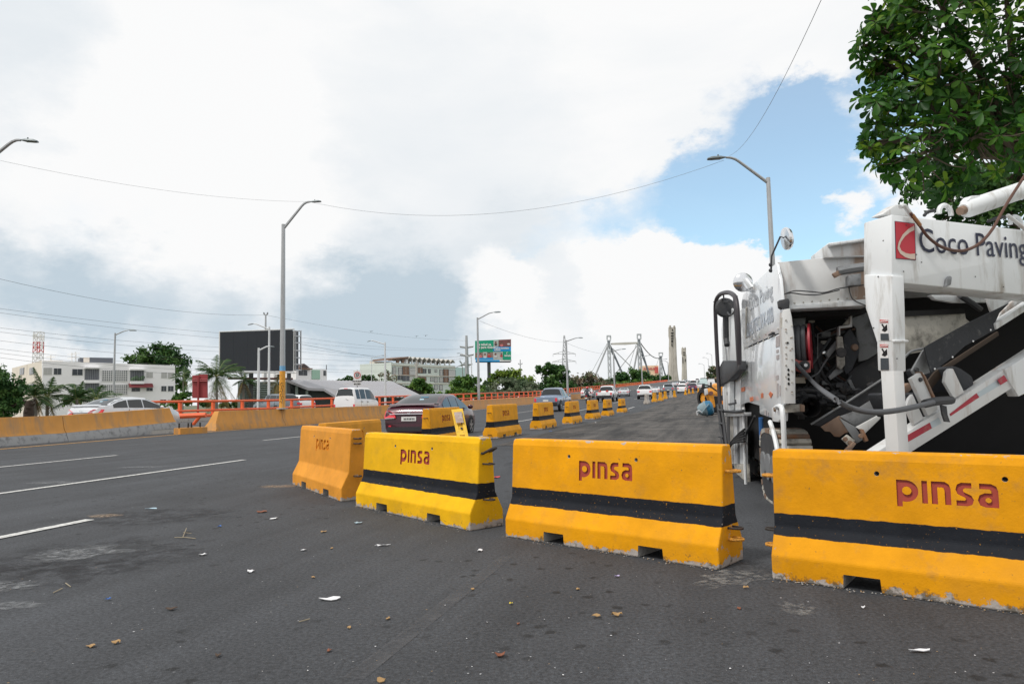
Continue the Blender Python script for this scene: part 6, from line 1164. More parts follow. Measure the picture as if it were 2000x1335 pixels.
bolts('hood_bolt', [side(1460 + k * 10.5, 676 - k * 4.7 + 3.5, -.004) for k in range(7)] + [side(1460 + k * 12, 668 - k * 5.2, -.004) for k in range(6)], M_MWS, -MV, .010)
bolts('wall_bolt', [rear(1552 + k * 17, 592 - k * 1.6, .028) for k in range(9)], M_MWS, -MU, .010)
for L in ([(1458, 600), (1457, 660)], [(1526, 620), (1527, 640)]): T_('hood_hinge', S2(L, -.012), .012, M_MWS, sm=False)
P_('hood_handle', S2([(1500, 652), (1508, 648), (1508, 652), (1500, 656)], -.03), MV * .03, M_DKM)
# conveyor
CB = .35
P_('conveyor_beam', G2([(1600, 955), (1680, 903), (1768, 846), (2030, 676), (2030, 726), (1978, 757), (1776, 885), (1640, 968)], CB), GB * .12, M_MWR, bevel=.008); P_('beam_splice', G2([(1963, 722), (2040, 672), (2040, 750), (1990, 774), (1972, 745)], CB - .02), GB * .1, M_MW)
for pts, m in (([(1766, 853), (1816, 825), (1820, 836), (1766, 867)], M_TAPER), ([(1816.5, 825), (1834, 815), (1839, 826), (1820.5, 836)], M_TAPEW), ([(1855, 808), (1907.5, 767.4), (1912.5, 775.5), (1857, 812)], M_TAPER), ([(1908.3, 768), (1948, 742), (1953.5, 751.7), (1913, 775.3)], M_TAPEW), ([(1948.6, 741.6), (1961, 732), (1968.5, 743), (1954.5, 751.5)], M_TAPER)): P_('reflective_tape', G2(pts, CB - .024 if pts[0][0] > 1940 else CB - .004), GB * .003, m, bevel=0)
for w, k in (([(1845, 746), (1848, 726), (1855, 719), (1862, 719.5), (1884, 766), (1864, 778)], [(1859, 718.7), (1867, 713), (1878.7, 718), (1902, 734), (1905, 754), (1885, 767)]), ([(1770, 794), (1776, 777), (1783, 769), (1804.5, 817), (1785, 830)], [(1783, 769), (1790, 764), (1799, 775), (1814, 806), (1805, 818)])):
    wo = P_('roller_guard', G2(w, CB + .02), GB * .03, M_MWR); P_('roller', G2(k, CB + .06), GB * .5, M_RUBB, bevel=.03)
P_('idler_bracket', G2([(1780, 739), (1800, 726), (1804.5, 728), (1832.5, 798.7), (1813, 812)], CB - .01), GB * .04, M_MWR); P_('bracket_edge', G2([(1800, 725), (1808, 734), (1828, 777), (1826, 782), (1803, 730)], CB - .03), GB * .07, M_RUSTY); mb = MB(); mb.lathe([(0, .015), (.016, .015), (.02, 0)], gan(1797, 741, CB - .012), -GB, 8); mb.build('bolt_head', M_DKM, mach)
P_('side_skirt', G2([(1781, 723), (1796, 697), (1804.5, 682), (1819, 727), (1806, 731), (1785, 731)], CB + .1), GB * .02, M_GREYP); mb = MB(); mb.lathe([(0, .015), (.02, .015), (.024, 0)], gan(1789.5, 722, CB + .09), -GB, 8); mb.build('bolt_head', M_DKM, mach)
P_('rubber_flap', G2([(1806, 678.7), (1814, 673), (1892, 630), (1971, 592), (1952, 611), (1944, 629), (1946, 644), (1930, 651), (1916, 659), (1885, 675), (1862, 696), (1839, 713), (1819, 727), (1811, 700)], CB + .02), GB * .012, M_RUBB, bevel=0)
for x, y in ((1825, 720), (1859.7, 697), (1900, 666), (1934, 644)): mb = MB(); mb.ell(gan(x, y, CB + .015), (.011, .011, .011), 8, 6); mb.build('flap_bolt', M_CHR, mach)
P_('belt_edge', G2([(1804, 755), (1826, 726), (1950, 646), (1952, 655), (1850, 722), (1812, 770)], CB + .2), GB * .02, mat('brown_belt', (.05, .033, .022), .8, var=.3)); P_('upper_rail', G2([(1944.6, 631), (2040, 569), (2040, 584), (1947, 643)], CB), GB * .08, M_MW); P_('upper_tray', G2([(1973, 593), (2040, 540), (2040, 568), (1945, 630), (1955, 610)], CB + .1), GB * .04, M_MWR)
P_('dirty_shroud', G2([(1764, 612), (1884, 606), (1887, 622), (1897, 630), (1825, 682), (1762, 694)], 1.0), GB * .03, M_MWS); P_('shroud_rim', G2([(1764, 607), (1884, 603), (1885, 612), (1764, 618)], .98), GB * .03, M_DARK, bevel=0)
T_('curved_hose', G2([(1765, 700), (1780, 686), (1806, 680)], .8), .012, M_GREYP); P_('under_shelf', G2([(1818, 576), (1926, 575), (1931, 590), (1867, 591), (1828, 585)], .9), GB * .05, M_MW); P_('cheek_plate', G2([(1926, 573), (1992, 568), (2010, 578), (1938, 609)], .5), GB * .03, M_MW); T_('strut', G2([(1875, 577), (1898, 592), (1915, 604)], .85), .03, M_DKM, sm=False)
P_('rusty_spout', G2([(1764, 756), (1776, 747), (1784, 757), (1764, 776)], .5), GB * .06, M_RUSTY)
# gantry
w_ = (gan(1766, 600) - gan(1741, 600)).length
P_('gantry_sleeve', [gl(1741, 538), gl(1687, 536), gl(1690, 602), gl(1712, 668), gl(1714, 724), gl(1745, 726), gl(1743, 600)], GA * w_, M_MW, bevel=.012)
low = [gl(1719, 722), gl(1745, 722)]; P_('gantry_leg', [low[0], low[1], Vector((low[1].x, low[1].y, .02)), Vector((low[0].x, low[0].y, .02))], GA * (w_ * .82), M_MWR, bevel=.012)
P_('sleeve_band', [gl(1711, 662), gl(1748, 663), gl(1748, 668), gl(1712, 668)], GA * (w_ + .012), M_MW); P_('foot_plate', [Vector((low[0].x, low[0].y, 0)) - GA * .1 + GB * .1, Vector((low[1].x, low[1].y, 0)) - GA * .1 - GB * .1, Vector((low[1].x, low[1].y, 0)) + GA * .3 - GB * .1, Vector((low[0].x, low[0].y, 0)) + GA * .3 + GB * .1], UP * .02, M_DKM, bevel=0)
tp, bt = [(1766, 421), (2150, 463)], [(2150, 590), (1766, 553)]
P_('gantry_beam', G2([(1741.5, 418), (2150, 466), (2150, 590), (1992, 575), (1766, 553), (1741.5, 553)], .004), GB * ((gl(1684.5, 480) - gl(1741, 480)).length - .004), M_MW, bevel=.016)
P_('corner_gusset', G2([(1744, 536), (1766, 538), (1762, 553), (1762, 580), (1744, 578)], -.012), GB * .02, M_MW)
P_('pivot_bracket', G2([(1722, 419), (1751, 399), (1773, 399), (1786, 423)], .12), GB * .12, M_MWR, bevel=.012)
P_('logo_panel', G2([(1749, 432.5), (1786, 437), (1788, 507), (1751, 504)], -.002), GB * .004, mat('logo_red', (.50, .012, .03), .4, var=.08), bevel=0); P_('logo_border', G2([(1748, 431.5), (1787, 436), (1789, 508.3), (1750, 505)], .0), GB * .004, mat('navy_paint', (.012, .018, .05), .5), bevel=0)
out_ = [(1785.5, 440.5), (1774, 447), (1763, 458), (1755, 473), (1753, 485), (1758, 495), (1768, 502), (1778, 505.5), (1787.5, 506)]; inn = [(1787.5, 495), (1778, 496), (1769, 494), (1760.5, 489), (1757, 481), (1760, 472), (1768, 461), (1777, 453.5), (1786, 449)]
mb = MB(); K_ = len(out_)
for (x, y), (x2, y2) in zip(out_, inn[::-1]): mb.v += [gan(x, y, -.005), gan(x2, y2, -.005)]
for k in range(K_ - 1): mb.f.append((2 * k, 2 * k + 1, 2 * k + 3, 2 * k + 2)); mb.m.append(0)
mb.build('logo_swoosh', mat('logo_cream', (.62, .5, .42), .5), mach)
fit_text('lettering', 'Coco Paving', gan(1796, 476, -.003), gan(2006, 491, -.003), .262, UP, mat('navy_paint', (.012, .018, .05), .5), bold=.002)
for y0, red in ((624, 1), (672, 1)):   # danger stickers on the sleeve
    q = [(1718, y0), (1734, y0), (1736, y0 + 40 + (10 if y0 > 650 else 0)), (1720, y0 + 40 + (10 if y0 > 650 else 0))]
    def gq(L, o): return [gl(x, y, -o) for x, y in L]
    P_('danger_sticker', gq(q, .003), GA * .002, M_FRAMEW, bevel=0); y2 = y0 + 27
    P_('sticker_header', gq([(1718, y0), (1734, y0), (1734.3, y0 + 6), (1718.3, y0 + 6)], .005), GA * .002, M_RED, bevel=0); P_('sticker_text_block', gq([(1719.5, y2), (1735, y2), (q[2][0], q[2][1]), (q[3][0], q[3][1])], .005), GA * .002, mat('sticker_dark', (.04, .05, .06), .6, var=.5, vscale=120), bevel=0)
    P_('sticker_pictogram', gq([(1721, y0 + 9), (1724, y0 + 8), (1727, y0 + 14), (1732, y0 + 9), (1733, y0 + 20), (1728, y0 + 24), (1722, y0 + 21), (1725, y0 + 16)], .005), GA * .002, M_DARK, bevel=0)
    mb = MB(); cc = (gl(1720.5, y0 + 3, -.006) + gl(1732.5, y0 + 3, -.006)) / 2; me = text_mesh('DANGER', .02, .0005, .0004); place_flat('sticker_word', me, M_FRAMEW, mach, cc, -GB, UP, .004)
for x, y in ((1765, 530), (1790, 497), (1800, 512), (1850, 553), (1770, 440), (1905, 540), (1960, 560), (1725, 470), (1715, 540), (1706, 640), (1752, 700)): mb = MB(); c = gan(x, y, -.003) if x > 1741 else gl(x, y, -.003); A_ = GA if x > 1741 else GB; mb.poly([c + A_ * (.008 * math.cos(k)) + UP * (.006 * math.sin(k)) for k in range(6)]); mb.build('paint_chip', M_DKM, mach)
P_('latch', G2([(1850, 545), (1856, 538), (1860, 541), (1858, 556), (1848, 560)], -.02), GB * .03, M_GREYP)
c = gan(1846, 417, .2); mb = MB(); r_ = .072; mb.tube([c + GA * (r_ * math.cos(R(q))) + UP * (r_ * math.sin(R(q)) * 1.0) for q in range(-10, 200, 15)], .022, 8); mb.build('lifting_lug', M_MW, mach); c = gan(1984, 438, .2); mb = MB(); mb.tube([c + GA * (r_ * math.cos(R(q))) + UP * (r_ * math.sin(R(q))) for q in range(-10, 200, 15)], .02, 8); mb.build('lifting_lug', M_MW, mach)
cy0, cy1 = gan(1882, 410, .12), gan(2120, 330, .12); d_ = (cy1 - cy0).normalized(); mb = MB(); mb.lathe([(0, 0), (.05, 0), (.07, .03), (.078, .06), (.078, 1.1), (0, 1.1)], cy0, d_, 22); mb.build('hydraulic_cylinder', M_MW, mach); P_('cylinder_boss', G2([(1890, 392), (1898, 382), (1914, 381), (1918, 389), (1914, 394)], .08), GB * .08, M_MW); mb = MB(); mb.lathe([(0, -.05), (.035, -.05), (.04, 0), (.04, .06)], cy0, d_, 12); mb.build('cylinder_eye', M_RUSTY, mach)
for L in ([(1758, 404), (1766, 402), (1774, 412), (1784, 424)],): T_('hose_fitting', G2(L, -.03), .018, M_MWR)
T_('brown_hose', G2([(1778, 416), (1796, 440), (1812, 462), (1835, 480), (1862, 489), (1888, 488), (1915, 474), (1938, 448), (1956, 416), (1975, 384), (2020, 315)], -.05), [.014] + [.0125] * 100 if False else .0125, M_BRH); T_('hose_fitting', G2([(1968, 420), (1978, 428), (1990, 438), (2012, 456)], -.04), .016, M_MWR); T_('hose_fitting', G2([(1782, 420), (1797, 440)], -.05), .0165, mat('orange_brown_sleeve', (.35, .17, .07), .6), sm=False)
T_('black_hose', G2([(1805, 421), (1812, 414), (1826, 411)], .1), .014, M_DKM); T_('black_hose', G2([(1930, 432), (1950, 425), (1975, 422)], .1), .014, M_DKM)
T_('power_cable', [rear(1546, 700, .1), rear(1566, 722, .0), rear(1592, 750, -.1), gan(1625, 775, -.1), gan(1660, 795, -.16), gan(1700, 804, -.2), gan(1745, 802, -.2), gan(1790, 793, -.1), gan(1822, 785, .1)], .021, M_HOSE, n=10)
T_('cable_wrap', [gan(1806, 788, .12), gan(1830, 783, .14), gan(1858, 781, .22)], [.02, .05, .02] if False else .035, M_DKM); P_('hanging_strap', G2([(1838, 790), (1849, 793), (1851, 810), (1856, 824), (1846, 823), (1841, 808)], .28), GB * .015, M_DKM, bevel=0)
# left flank details
T_('handrail', S2([(1413, 880), (1407, 800), (1401, 700), (1397.5, 620), (1398, 590), (1405, 576), (1418, 571), (1430, 574), (1438, 588), (1442, 640), (1444, 712)], -.16), .031, mat('dark_rail_paint', (.035, .03, .036), .5), n=10); T_('handrail_post', S2([(1436, 578), (1440, 640), (1444, 716)], -.10), .034, mat('dark_rail_paint', (.035, .03, .036), .5), sm=False); T_('inner_post', S2([(1417, 606), (1418, 660), (1420, 674)], -.06), .045, M_DKM, sm=False); T_('hand_bar', S2([(1415, 674), (1417, 700), (1418, 712)], -.05), .02, M_GALV, sm=False)
mb = MB(); mb.lathe([(0, 0), (.14, 0), (.15, .02), (.12, .05), (0, .06)], side(1416, 601, -.1), (MU * -1), 18); mb.build('horn_disc', M_DKM, mach)
for a_, b_ in (((1413, 575), (1415, 592)), ((1421, 610), (1427, 615)), ((1427, 615), (1436, 606))): T_('safety_chain', [side(*a_, -.12), side((a_[0] + b_[0]) / 2, (a_[1] + b_[1]) / 2 + 1.5, -.12), side(*b_, -.12)], .012, M_DKM)
T_('bar', S2([(1394, 589), (1424, 589)], -.12), .01, M_DKM, sm=False)
q = [side(x, y, -.38) for x, y in ((1404, 741), (1412, 700), (1443, 704), (1443, 718))]; P_('step_box', [side(1402, 755, -.12), side(1404, 718, -.12), side(1411, 704, -.12), side(1442, 705, -.12), side(1443, 722, -.12), side(1424, 742, -.12)], MV * .1, M_DKM, bevel=.01)
P_('stabiliser_post', S2([(1415, 744), (1418, 740), (1423, 740), (1425, 744), (1425, 806), (1416, 807)], -.08), MV * .07, M_MW); mb = MB(); mb.poly([side(1420, 768, -.084) + MU * (.03 * math.cos(k * .785)) + UP * (.03 * math.sin(k * .785)) for k in range(8)]); mb.build('punched_hole', M_DARK, mach)
P_('cross_rail', S2([(1412, 806), (1452, 805), (1452, 812), (1413, 813)], -.1), MV * .1, M_MW); T_('black_rod', S2([(1414, 803), (1440, 803.5), (1452, 802)], -.12), .02, M_DKM, sm=False); T_('black_rod', S2([(1424, 789), (1437, 787), (1436, 781)], -.08), .015, M_DKM, sm=False)
for k, (x0, x1, m) in enumerate(((1419.5, 1425, M_DKM), (1425.5, 1431, M_MWS), (1431.5, 1439, M_MW), (1439.5, 1443, M_GREYP), (1443.5, 1452, M_MW))): P_('skirt_plate', S2([(x0, 813), (x1, 813), (x1 + 1.5, 905), (x0 + 1.5, 905)], -.02 - .006 * (k % 2)), MV * .05, m, bevel=0)
P_('skirt_foot', S2([(1433, 905), (1455, 905), (1458, 955), (1440, 950)], -.02), MV * .06, M_MWS); T_('edge_pipe', S2([(1452, 795), (1454, 850), (1455, 900), (1457, 955)], -.06), .02, M_MW, sm=False)
for k in range(5): T_('hydraulic_hose', S2([(1454, 838 + k * 6), (1444, 846 + k * 4), (1434, 856 + k * 2), (1428, 864 + k), (1423, 878)], -.09 - k * .01), .016, M_DARK, n=6)
for x in (1404, 1411): T_('ladder_rail', S2([(x - 2, 790), (x + 2, 820), (x + 8, 870), (x + 12, 905)], -.2), .022, M_DKM, sm=False)
for y in (800, 826, 852): T_('ladder_rung', S2([(1404, y), (1413, y + 1)], -.2), .015, M_DKM, sm=False)
P_('pipe_plate', S2([(1507, 796), (1512, 792), (1522, 794), (1523, 820), (1519, 824), (1508, 822)], -.05), MV * .03, M_MW, bevel=.008); mb = MB(); mb.lathe([(0, .02), (.022, .02), (.028, 0)], side(1515, 799, -.05), -MV, 8); mb.build('bolt_head', M_RUSTY, mach)
T_('grab_pipe', [side(1517, 795, -.06), side(1523, 793, -.07), side(1528, 802, -.07), side(1531, 850, -.07), side(1535, 985, -.07)], .025, M_MW); T_('grab_pipe', [side(1504, 823, -.05), side(1511, 845, -.05), side(1519, 885, -.05), side(1524, 960, -.05)], .024, M_MW)
T_('blue_pipe', [side(1486, 815, .0), side(1487, 845, .0), side(1489, 860, .0), side(1497, 868, .0)], .028, mat('blue_pipe_paint', (.02, .10, .28), .5)); T_('dark_hose', [side(1474, 812, .0), side(1466, 830, .0), side(1458, 845, .0), side(1456, 860, .0)], .014, M_DKM)
# crawler tracks
def crawler(c, L, Hh, Wd):
    t = MB(); n = 26; cyc = []
    for k in range(n):
        a = 2 * math.pi * k / n; x = math.cos(a); z = math.sin(a); cyc.append(c + MU * (math.copysign(abs(x) ** .6, x) * L / 2) + UP * (math.copysign(abs(z) ** .5, z) * Hh / 2))
    t.prism(cyc, MV * Wd); tr = t.build('track', M_DKM, mach, recalc=True)
    for k in range(n): p, q = cyc[k], cyc[(k + 1) % n]; d = (q - p).normalized(); o = d.cross(MV); o = o if o.dot((p + q) / 2 - c) > 0 else -o; s = MB(); s.box((p + q) / 2 + MV * Wd / 2 + o * .025, (d.length * (q - p).length * .8, Wd * 1.04, .05), axes=(d, MV, o)); s.build('track_pad', M_MWS if k % 3 else M_RUSTY, tr)
    for k in (-.3, 0, .3): s = MB(); s.lathe([(0, .0), (Hh * .2, .0), (Hh * .2, -.05), (0, -.05)], c + MU * L * k - MV * .0 - MV * .02, -MV, 12); s.build('road_wheel', M_GREYP, tr)
crawler(MA + MU * .86 - MV * .03 + UP * .39, .98, .74, .34); crawler(MA + MU * 3.8 + MV * .22 + UP * .36, 1.5, .68, .3)
P_('track_guard', [side(1492, 858, -.01), side(1513, 858, -.01), side(1514, 872, -.01), side(1490, 872, -.01)], MV * .3, M_GREYP); P_('mud_flap', [MA + MV * .15 + MU * 1.9 + UP * .1, MA + MV * 1.2 + MU * 1.9 + UP * .1, MA + MV * 1.2 + MU * 1.9 + UP * 1.2, MA + MV * .15 + MU * 1.9 + UP * 1.2], MU * .03, M_DARK, bevel=0)
# mirrors
mb = MB(); mb.lathe([(0, .05), (.07, .045), (.115, .02), (.125, 0), (.12, -.015), (0, -.015)], side(1451, 551, -.05), Vector((-.1, -.98, -.1)), 20); mb.build('round_mirror', M_CHR, mach); P_('mirror_bracket', S2([(1450, 545), (1455, 543), (1468, 560), (1462, 565)], -.08), MV * .03, M_MW)
mb = MB(); mb.lathe([(0, .03), (.10, .025), (.115, 0), (.11, -.02), (0, -.03)], rear(1537, 466, -.1), (MV + MU * .18 + UP * .12), 20); mb.build('round_mirror', M_CHR, mach); T_('mirror_arm', [rear(1506, 532, -.08), rear(1507, 500, -.1), rear(1524, 462, -.1), rear(1533, 465, -.1)], .009, M_DKM, n=6, sm=False)
for x, y in ((1505, 528), (1505, 517)): mb = MB(); mb.ell(rear(x, y, -.08), (.02, .02, .02), 8, 6); mb.build('arm_clamp', M_DKM, mach)

# ------------------------------------------------------------------ vegetation
def leafmat(nm, c, tr=.3, ro=.6): return mat(nm, c, ro, var=.25, vscale=3, trans=tr, spec=.25)
LG = [leafmat('leaf_deep_green', (0.05, 0.125, 0.025)), leafmat('leaf_green', (0.085, 0.18, 0.03)), leafmat('leaf_light_green', (0.13, 0.23, 0.04))]
GD = [leafmat('dark_foliage', (0.028, 0.08, 0.022)), leafmat('dark_foliage_mid', (0.045, 0.115, 0.028)), leafmat('dark_foliage_light', (0.075, 0.15, 0.035))]
GY = [leafmat('olive_foliage', (0.08, 0.15, 0.02)), leafmat('yellow_green_foliage', (0.14, 0.22, 0.025)), leafmat('bright_foliage', (0.19, 0.27, 0.04))]
GG = [leafmat('grey_green_foliage', (0.06, 0.1, 0.05)), leafmat('grey_green_foliage_mid', (0.1, 0.14, 0.075)), leafmat('grey_green_foliage_light', (0.17, 0.2, 0.13))]
GP = [leafmat('pale_dry_foliage', (0.15, 0.15, 0.1)), leafmat('dusty_green_foliage', (0.09, 0.14, 0.06)), leafmat('pinkish_dry_foliage', (0.27, 0.21, 0.15))]
M_BARK = mat('bark', (.10, .075, .055), .9, var=.25, vscale=6, bump=.4, bscale=20); M_BARKG = mat('grey_bark', (.2, .18, .16), .9, var=.2, vscale=5)
def crown(nm, lobes, Y, n, size, mats, par, seed, flat=.8, squash=1.0, jit=0.0):
    """leaf-sized faces spread through lobes given as photo px (x, y, r)"""
    r_ = random.Random(seed); mb = MB(); k = Y / F; tot = sum(q[2] ** 2 for q in lobes)
    for (x, y, r) in lobes:
        c = at(x, y, Y + r_.uniform(-jit, jit)); R_ = r * k; cl = []
        for _ in range(max(6, int(14 * (r ** 2) / tot * len(lobes)))):
            v = Vector((r_.gauss(0, 1), r_.gauss(0, 1), r_.gauss(0, 1))).normalized() * R_ * r_.uniform(.45, 1.0); v.z *= flat; cl.append((c + v, r_.uniform(.2, .42) * R_, r_.choice((0, 0, 1, 1, 2))))
        for _ in range(int(n * r * r / tot)):
            cc, cr_, mi = r_.choice(cl); v = Vector((r_.gauss(0, .55), r_.gauss(0, .55), r_.gauss(0, .42))) * cr_; p = cc + v
            s = size * r_.uniform(.6, 1.4); nrm_ = (v.normalized() * .6 + Vector((r_.uniform(-1, 1), r_.uniform(-1, 1), r_.uniform(-.2, 1.2)))).normalized() if v.length > 0 else UP
            a = nrm_.orthogonal().normalized(); a.rotate(Matrix.Rotation(r_.uniform(0, 6.28), 3, nrm_)); b = nrm_.cross(a)
            mb.poly([p - a * s * .5, p + b * s * .28, p + a * s * .5, p - b * s * .28], min(2, max(0, mi + (1 if r_.random() > .8 else 0))))
    return mb.build(nm, mats, par, smooth=0)
def tree(label, lobes, Y, n, size, mats, seed, name='tree', base=None, group='trees beyond the railing', cat='tree', tr=.35, bare=0):
    k = Y / F; x = sum(q[0] * q[2] for q in lobes) / sum(q[2] for q in lobes) if base is None else base; yl = max(q[1] for q in lobes); c = at(x, yl, Y); t = thing(name, label, cat, Vector((c.x, Y, -1)), group=group)
    r_ = random.Random(seed); T0 = Vector((c.x, Y, -1)); top = Vector((c.x, Y, max(.6, c.z + .3))); mb = MB(); mb.tube([T0, T0.lerp(top, .5) + Vector((r_.uniform(-.3, .3), 0, 0)), top], [tr, tr * .8, tr * .55], 8); mb.build('trunk', M_BARK if not bare else M_BARKG, t)
    mb = MB()
    for (lx, ly, lr) in lobes:
        e_ = at(lx, ly, Y); m = top.lerp(e_, .5) + Vector((r_.uniform(-.4, .4), r_.uniform(-.4, .4), r_.uniform(0, .5))); mb.tube([top, m, e_], [tr * .4, tr * .25, tr * .08], 6)
        for _ in range(3 + bare): q = e_ + Vector((r_.gauss(0, .6), r_.gauss(0, .6), r_.gauss(0, .5))) * lr * k; mb.tube([e_.lerp(m, .3), (e_ + q) / 2 + Vector((0, 0, .15)), q], [tr * .12, tr * .07, tr * .03], 5)
    mb.build('limb', M_BARK if not bare else M_BARKG, t)
    crown('crown', lobes, Y, n, size, mats, t, seed); return t
tree('dense dark green tree at the left picture edge', [(2, 748, 36), (24, 768, 26), (-25, 765, 45), (18, 792, 26), (0, 790, 30), (36, 785, 14), (-5, 815, 30)], 52, 9000, .26, GD, 1)
tree('big round dark green tree standing behind the white apartment building', [(300, 702, 34), (272, 706, 24), (337, 702, 30), (350, 728, 22), (312, 692, 26), (330, 690, 20), (346, 752, 18), (352, 774, 18), (256, 704, 10)], 160, 6500, .8, GD, 2, tr=.6)
tree('mid green bushy tree left of the railing lamp post', [(908, 747, 17), (890, 760, 20), (926, 746, 13), (880, 768, 12), (915, 765, 20), (935, 760, 14)], 120, 3600, .55, LG, 3)
tree('yellow-green tree under the green billboard', [(972, 738, 18), (1000, 734, 20), (1026, 742, 18), (955, 748, 16)], 168, 2800, 0.8, GY, 4)
tree('wide grey-green tree in front of the yellow-green one', [(985, 757, 26), (1016, 760, 28), (950, 764, 22), (1042, 768, 22), (1000, 775, 20)], 158, 5200, 0.7, GG, 5)
tree('pale grey bush below the railing lamp, before the grey-green tree', [(930, 772, 16), (955, 775, 18), (975, 778, 14), (905, 775, 12)], 119, 2600, 0.45, GG, 15)
tree('dark spreading tree with a flat top behind the grey pickup', [(1048, 722, 11), (1064, 720, 16), (1083, 718, 17), (1096, 728, 17), (1088, 748, 26), (1066, 748, 22), (1106, 756, 16), (1080, 768, 20)], 186, 5600, 0.85, GD, 6)
tree('dusty tree with pinkish dry top right of the grey pickup', [(1130, 750, 22), (1158, 745, 22), (1140, 766, 22), (1178, 760, 18), (1116, 762, 16), (1150, 738, 12)], 238, 4400, 1.0, GP, 7)
tree('grey-green tree behind the white pickup', [(1168, 757, 18), (1190, 752, 16), (1150, 768, 18), (1200, 764, 14)], 270, 2800, 1.1, GG, 17)
tree('far dark green tree mass left of the small bridge tower', [(1214, 737, 17), (1240, 731, 14), (1260, 737, 13), (1228, 745, 16), (1250, 748, 14), (1200, 742, 12)], 385, 3800, 1.6, GD, 8)
tree('bright green low tree above the silver sedan', [(1240, 754, 10), (1258, 752, 9), (1222, 757, 12), (1268, 748, 9)], 378, 1500, 1.5, LG, 9)
tree('dark tree close by the foot of the concrete pylon', [(1280, 738, 10), (1294, 742, 9), (1304, 736, 6), (1286, 750, 9), (1272, 744, 9), (1297, 752, 6)], 490, 2000, 1.9, GD, 10)
tree('compact green tree in front of the apartment block', [(815, 750, 14), (828, 757, 14), (804, 756, 12), (836, 768, 12), (812, 768, 14), (822, 745, 9)], 110, 3200, .5, LG, 11)
tree('nearly bare pale tree left of the apartment block', [(750, 735, 11), (766, 742, 12), (736, 746, 9), (780, 756, 8), (758, 728, 7)], 182, 420, .55, GP, 12, bare=9)
tree('small dark tree behind the speed sign', [(680, 740, 8), (712, 738, 8), (724, 739, 8), (700, 742, 7), (665, 742, 6)], 205, 900, .9, GD, 13)
tree('hazy pale tree far right of the bridge pylons', [(1392, 722, 9), (1396, 738, 11), (1384, 734, 8), (1402, 728, 9)], 300, 1300, 1.2, GP, 14)
tree('low green shrubs along the foot of the shed', [(860, 772, 9), (880, 776, 10), (845, 778, 9), (866, 780, 9)], 108, 900, .45, LG, 18, cat='shrub', name='shrub', tr=.12)
def palm(label, x, y, Y, n, L, seed, mats, base_y=None, dead=0, r=.13, group='palms', up=1.25):
    r_ = random.Random(seed); c = at(x, y, Y); t = thing('palm', label, 'palm', Vector((c.x + r_.uniform(-.1, .1), Y, -1)), group=group); B = t.location.copy(); mb = MB(); mb.tube([B, B.lerp(c, .5) + Vector((.08, 0, 0)), c], [r * 1.2, r, r * .8], 8); mb.build('trunk', M_BARKG, t)
    for k in range(n):
        a = 2 * math.pi * k / n * 2.618 + r_.uniform(-.3, .3); el = r_.uniform(-.1, up) if k >= dead else r_.uniform(-1.3, -.7); d = Vector((math.cos(a) * math.cos(el), math.sin(a) * math.cos(el), math.sin(el))); l = L * r_.uniform(.75, 1.15); pts = []
        for i in range(9): f = i / 8; pts.append(c + d * l * f - Vector((0, 0, 1)) * l * .42 * f * f * (1.0 if el < 1.2 else .4))
        mb = MB(); mb.tube(pts, [.03 * (1 - .8 * i / 8) for i in range(9)], 4, 1); mi = 0
        for i in range(26):
            f = .12 + .88 * i / 26; q = f * 8; j = min(7, int(q)); p = pts[j].lerp(pts[j + 1], q - j); tg = (pts[j + 1] - pts[j]).normalized(); sdv = tg.cross(UP).normalized() if abs(tg.z) < .98 else Vector((1, 0, 0)); ll = l * .27 * math.sin(math.pi * min(.96, f * .85 + .12))
            for sg in (-1, 1): e_ = p + sdv * sg * ll * .75 + tg * ll * .55 - UP * ll * r_.uniform(.15, .6); w = tg * .035; mb.poly([p - w, p + w, e_ + w * .3, e_ - w * .3], mi)
        mb.build('frond', [mats[1] if k < dead else mats[0], mats[2]], t, smooth=0)
PMAT = (leafmat('palm_green', (.045, .10, .03)), leafmat('palm_dry_yellow', (.26, .19, .07)), mat('palm_rib', (.2, .22, .08), .7)); PM2 = (leafmat('palm_dark_green', (.045, .095, .032)), leafmat('palm_brown', (.18, .12, .06)), mat('palm_rib', (.2, .22, .08), .7))
for lab, lobes, Y_, sd in (('low bushes between the white building and the red sign', [(348, 780, 10), (358, 772, 9), (366, 786, 9), (340, 790, 9)], 95, 51), ('low dark bushes beneath the coconut palm', [(400, 788, 10), (418, 786, 9), (440, 790, 10), (462, 788, 9)], 80, 52), ('leafy bushes hiding the foot of the white building', [(150, 778, 12), (130, 782, 10), (200, 782, 10), (240, 785, 9), (280, 790, 9), (315, 795, 9)], 90, 53)): tree(lab, lobes, Y_, 1500, .35, LG if sd != 52 else GD, sd, cat='shrub', name='shrub', tr=.08, group='low bushes')
for lab, lobes, Y_, sd, mt in (('bank of green shrubs rising behind the railing left of the railing lamp', [(880, 770, 10), (898, 768, 12), (918, 770, 12), (860, 775, 9), (935, 772, 10)], 112, 61, LG), ('bank of dull shrubs between the railing lamp and the grey pickup', [(950, 768, 12), (972, 770, 12), (996, 768, 13), (1018, 766, 12), (1040, 764, 12)], 150, 62, GG), ('bank of dark shrubs right of the grey pickup', [(1100, 765, 10), (1120, 762, 11), (1142, 760, 12), (1163, 758, 12)], 228, 63, GD), ('far bank of shrubs behind the white pickup and silver sedan', [(1185, 757, 11), (1205, 755, 11), (1225, 753, 11), (1245, 751, 11), (1265, 749, 10)], 372, 64, LG)): tree(lab, lobes, Y_, 2600, Y_ * .0045, mt, sd, cat='shrub', name='shrub', tr=.1, group='shrub banks behind the railing')
palm('coconut palm with yellowing lower fronds in front of the dark billboard', 423, 735, 70, 34, 3.6, 3, PMAT, dead=6)
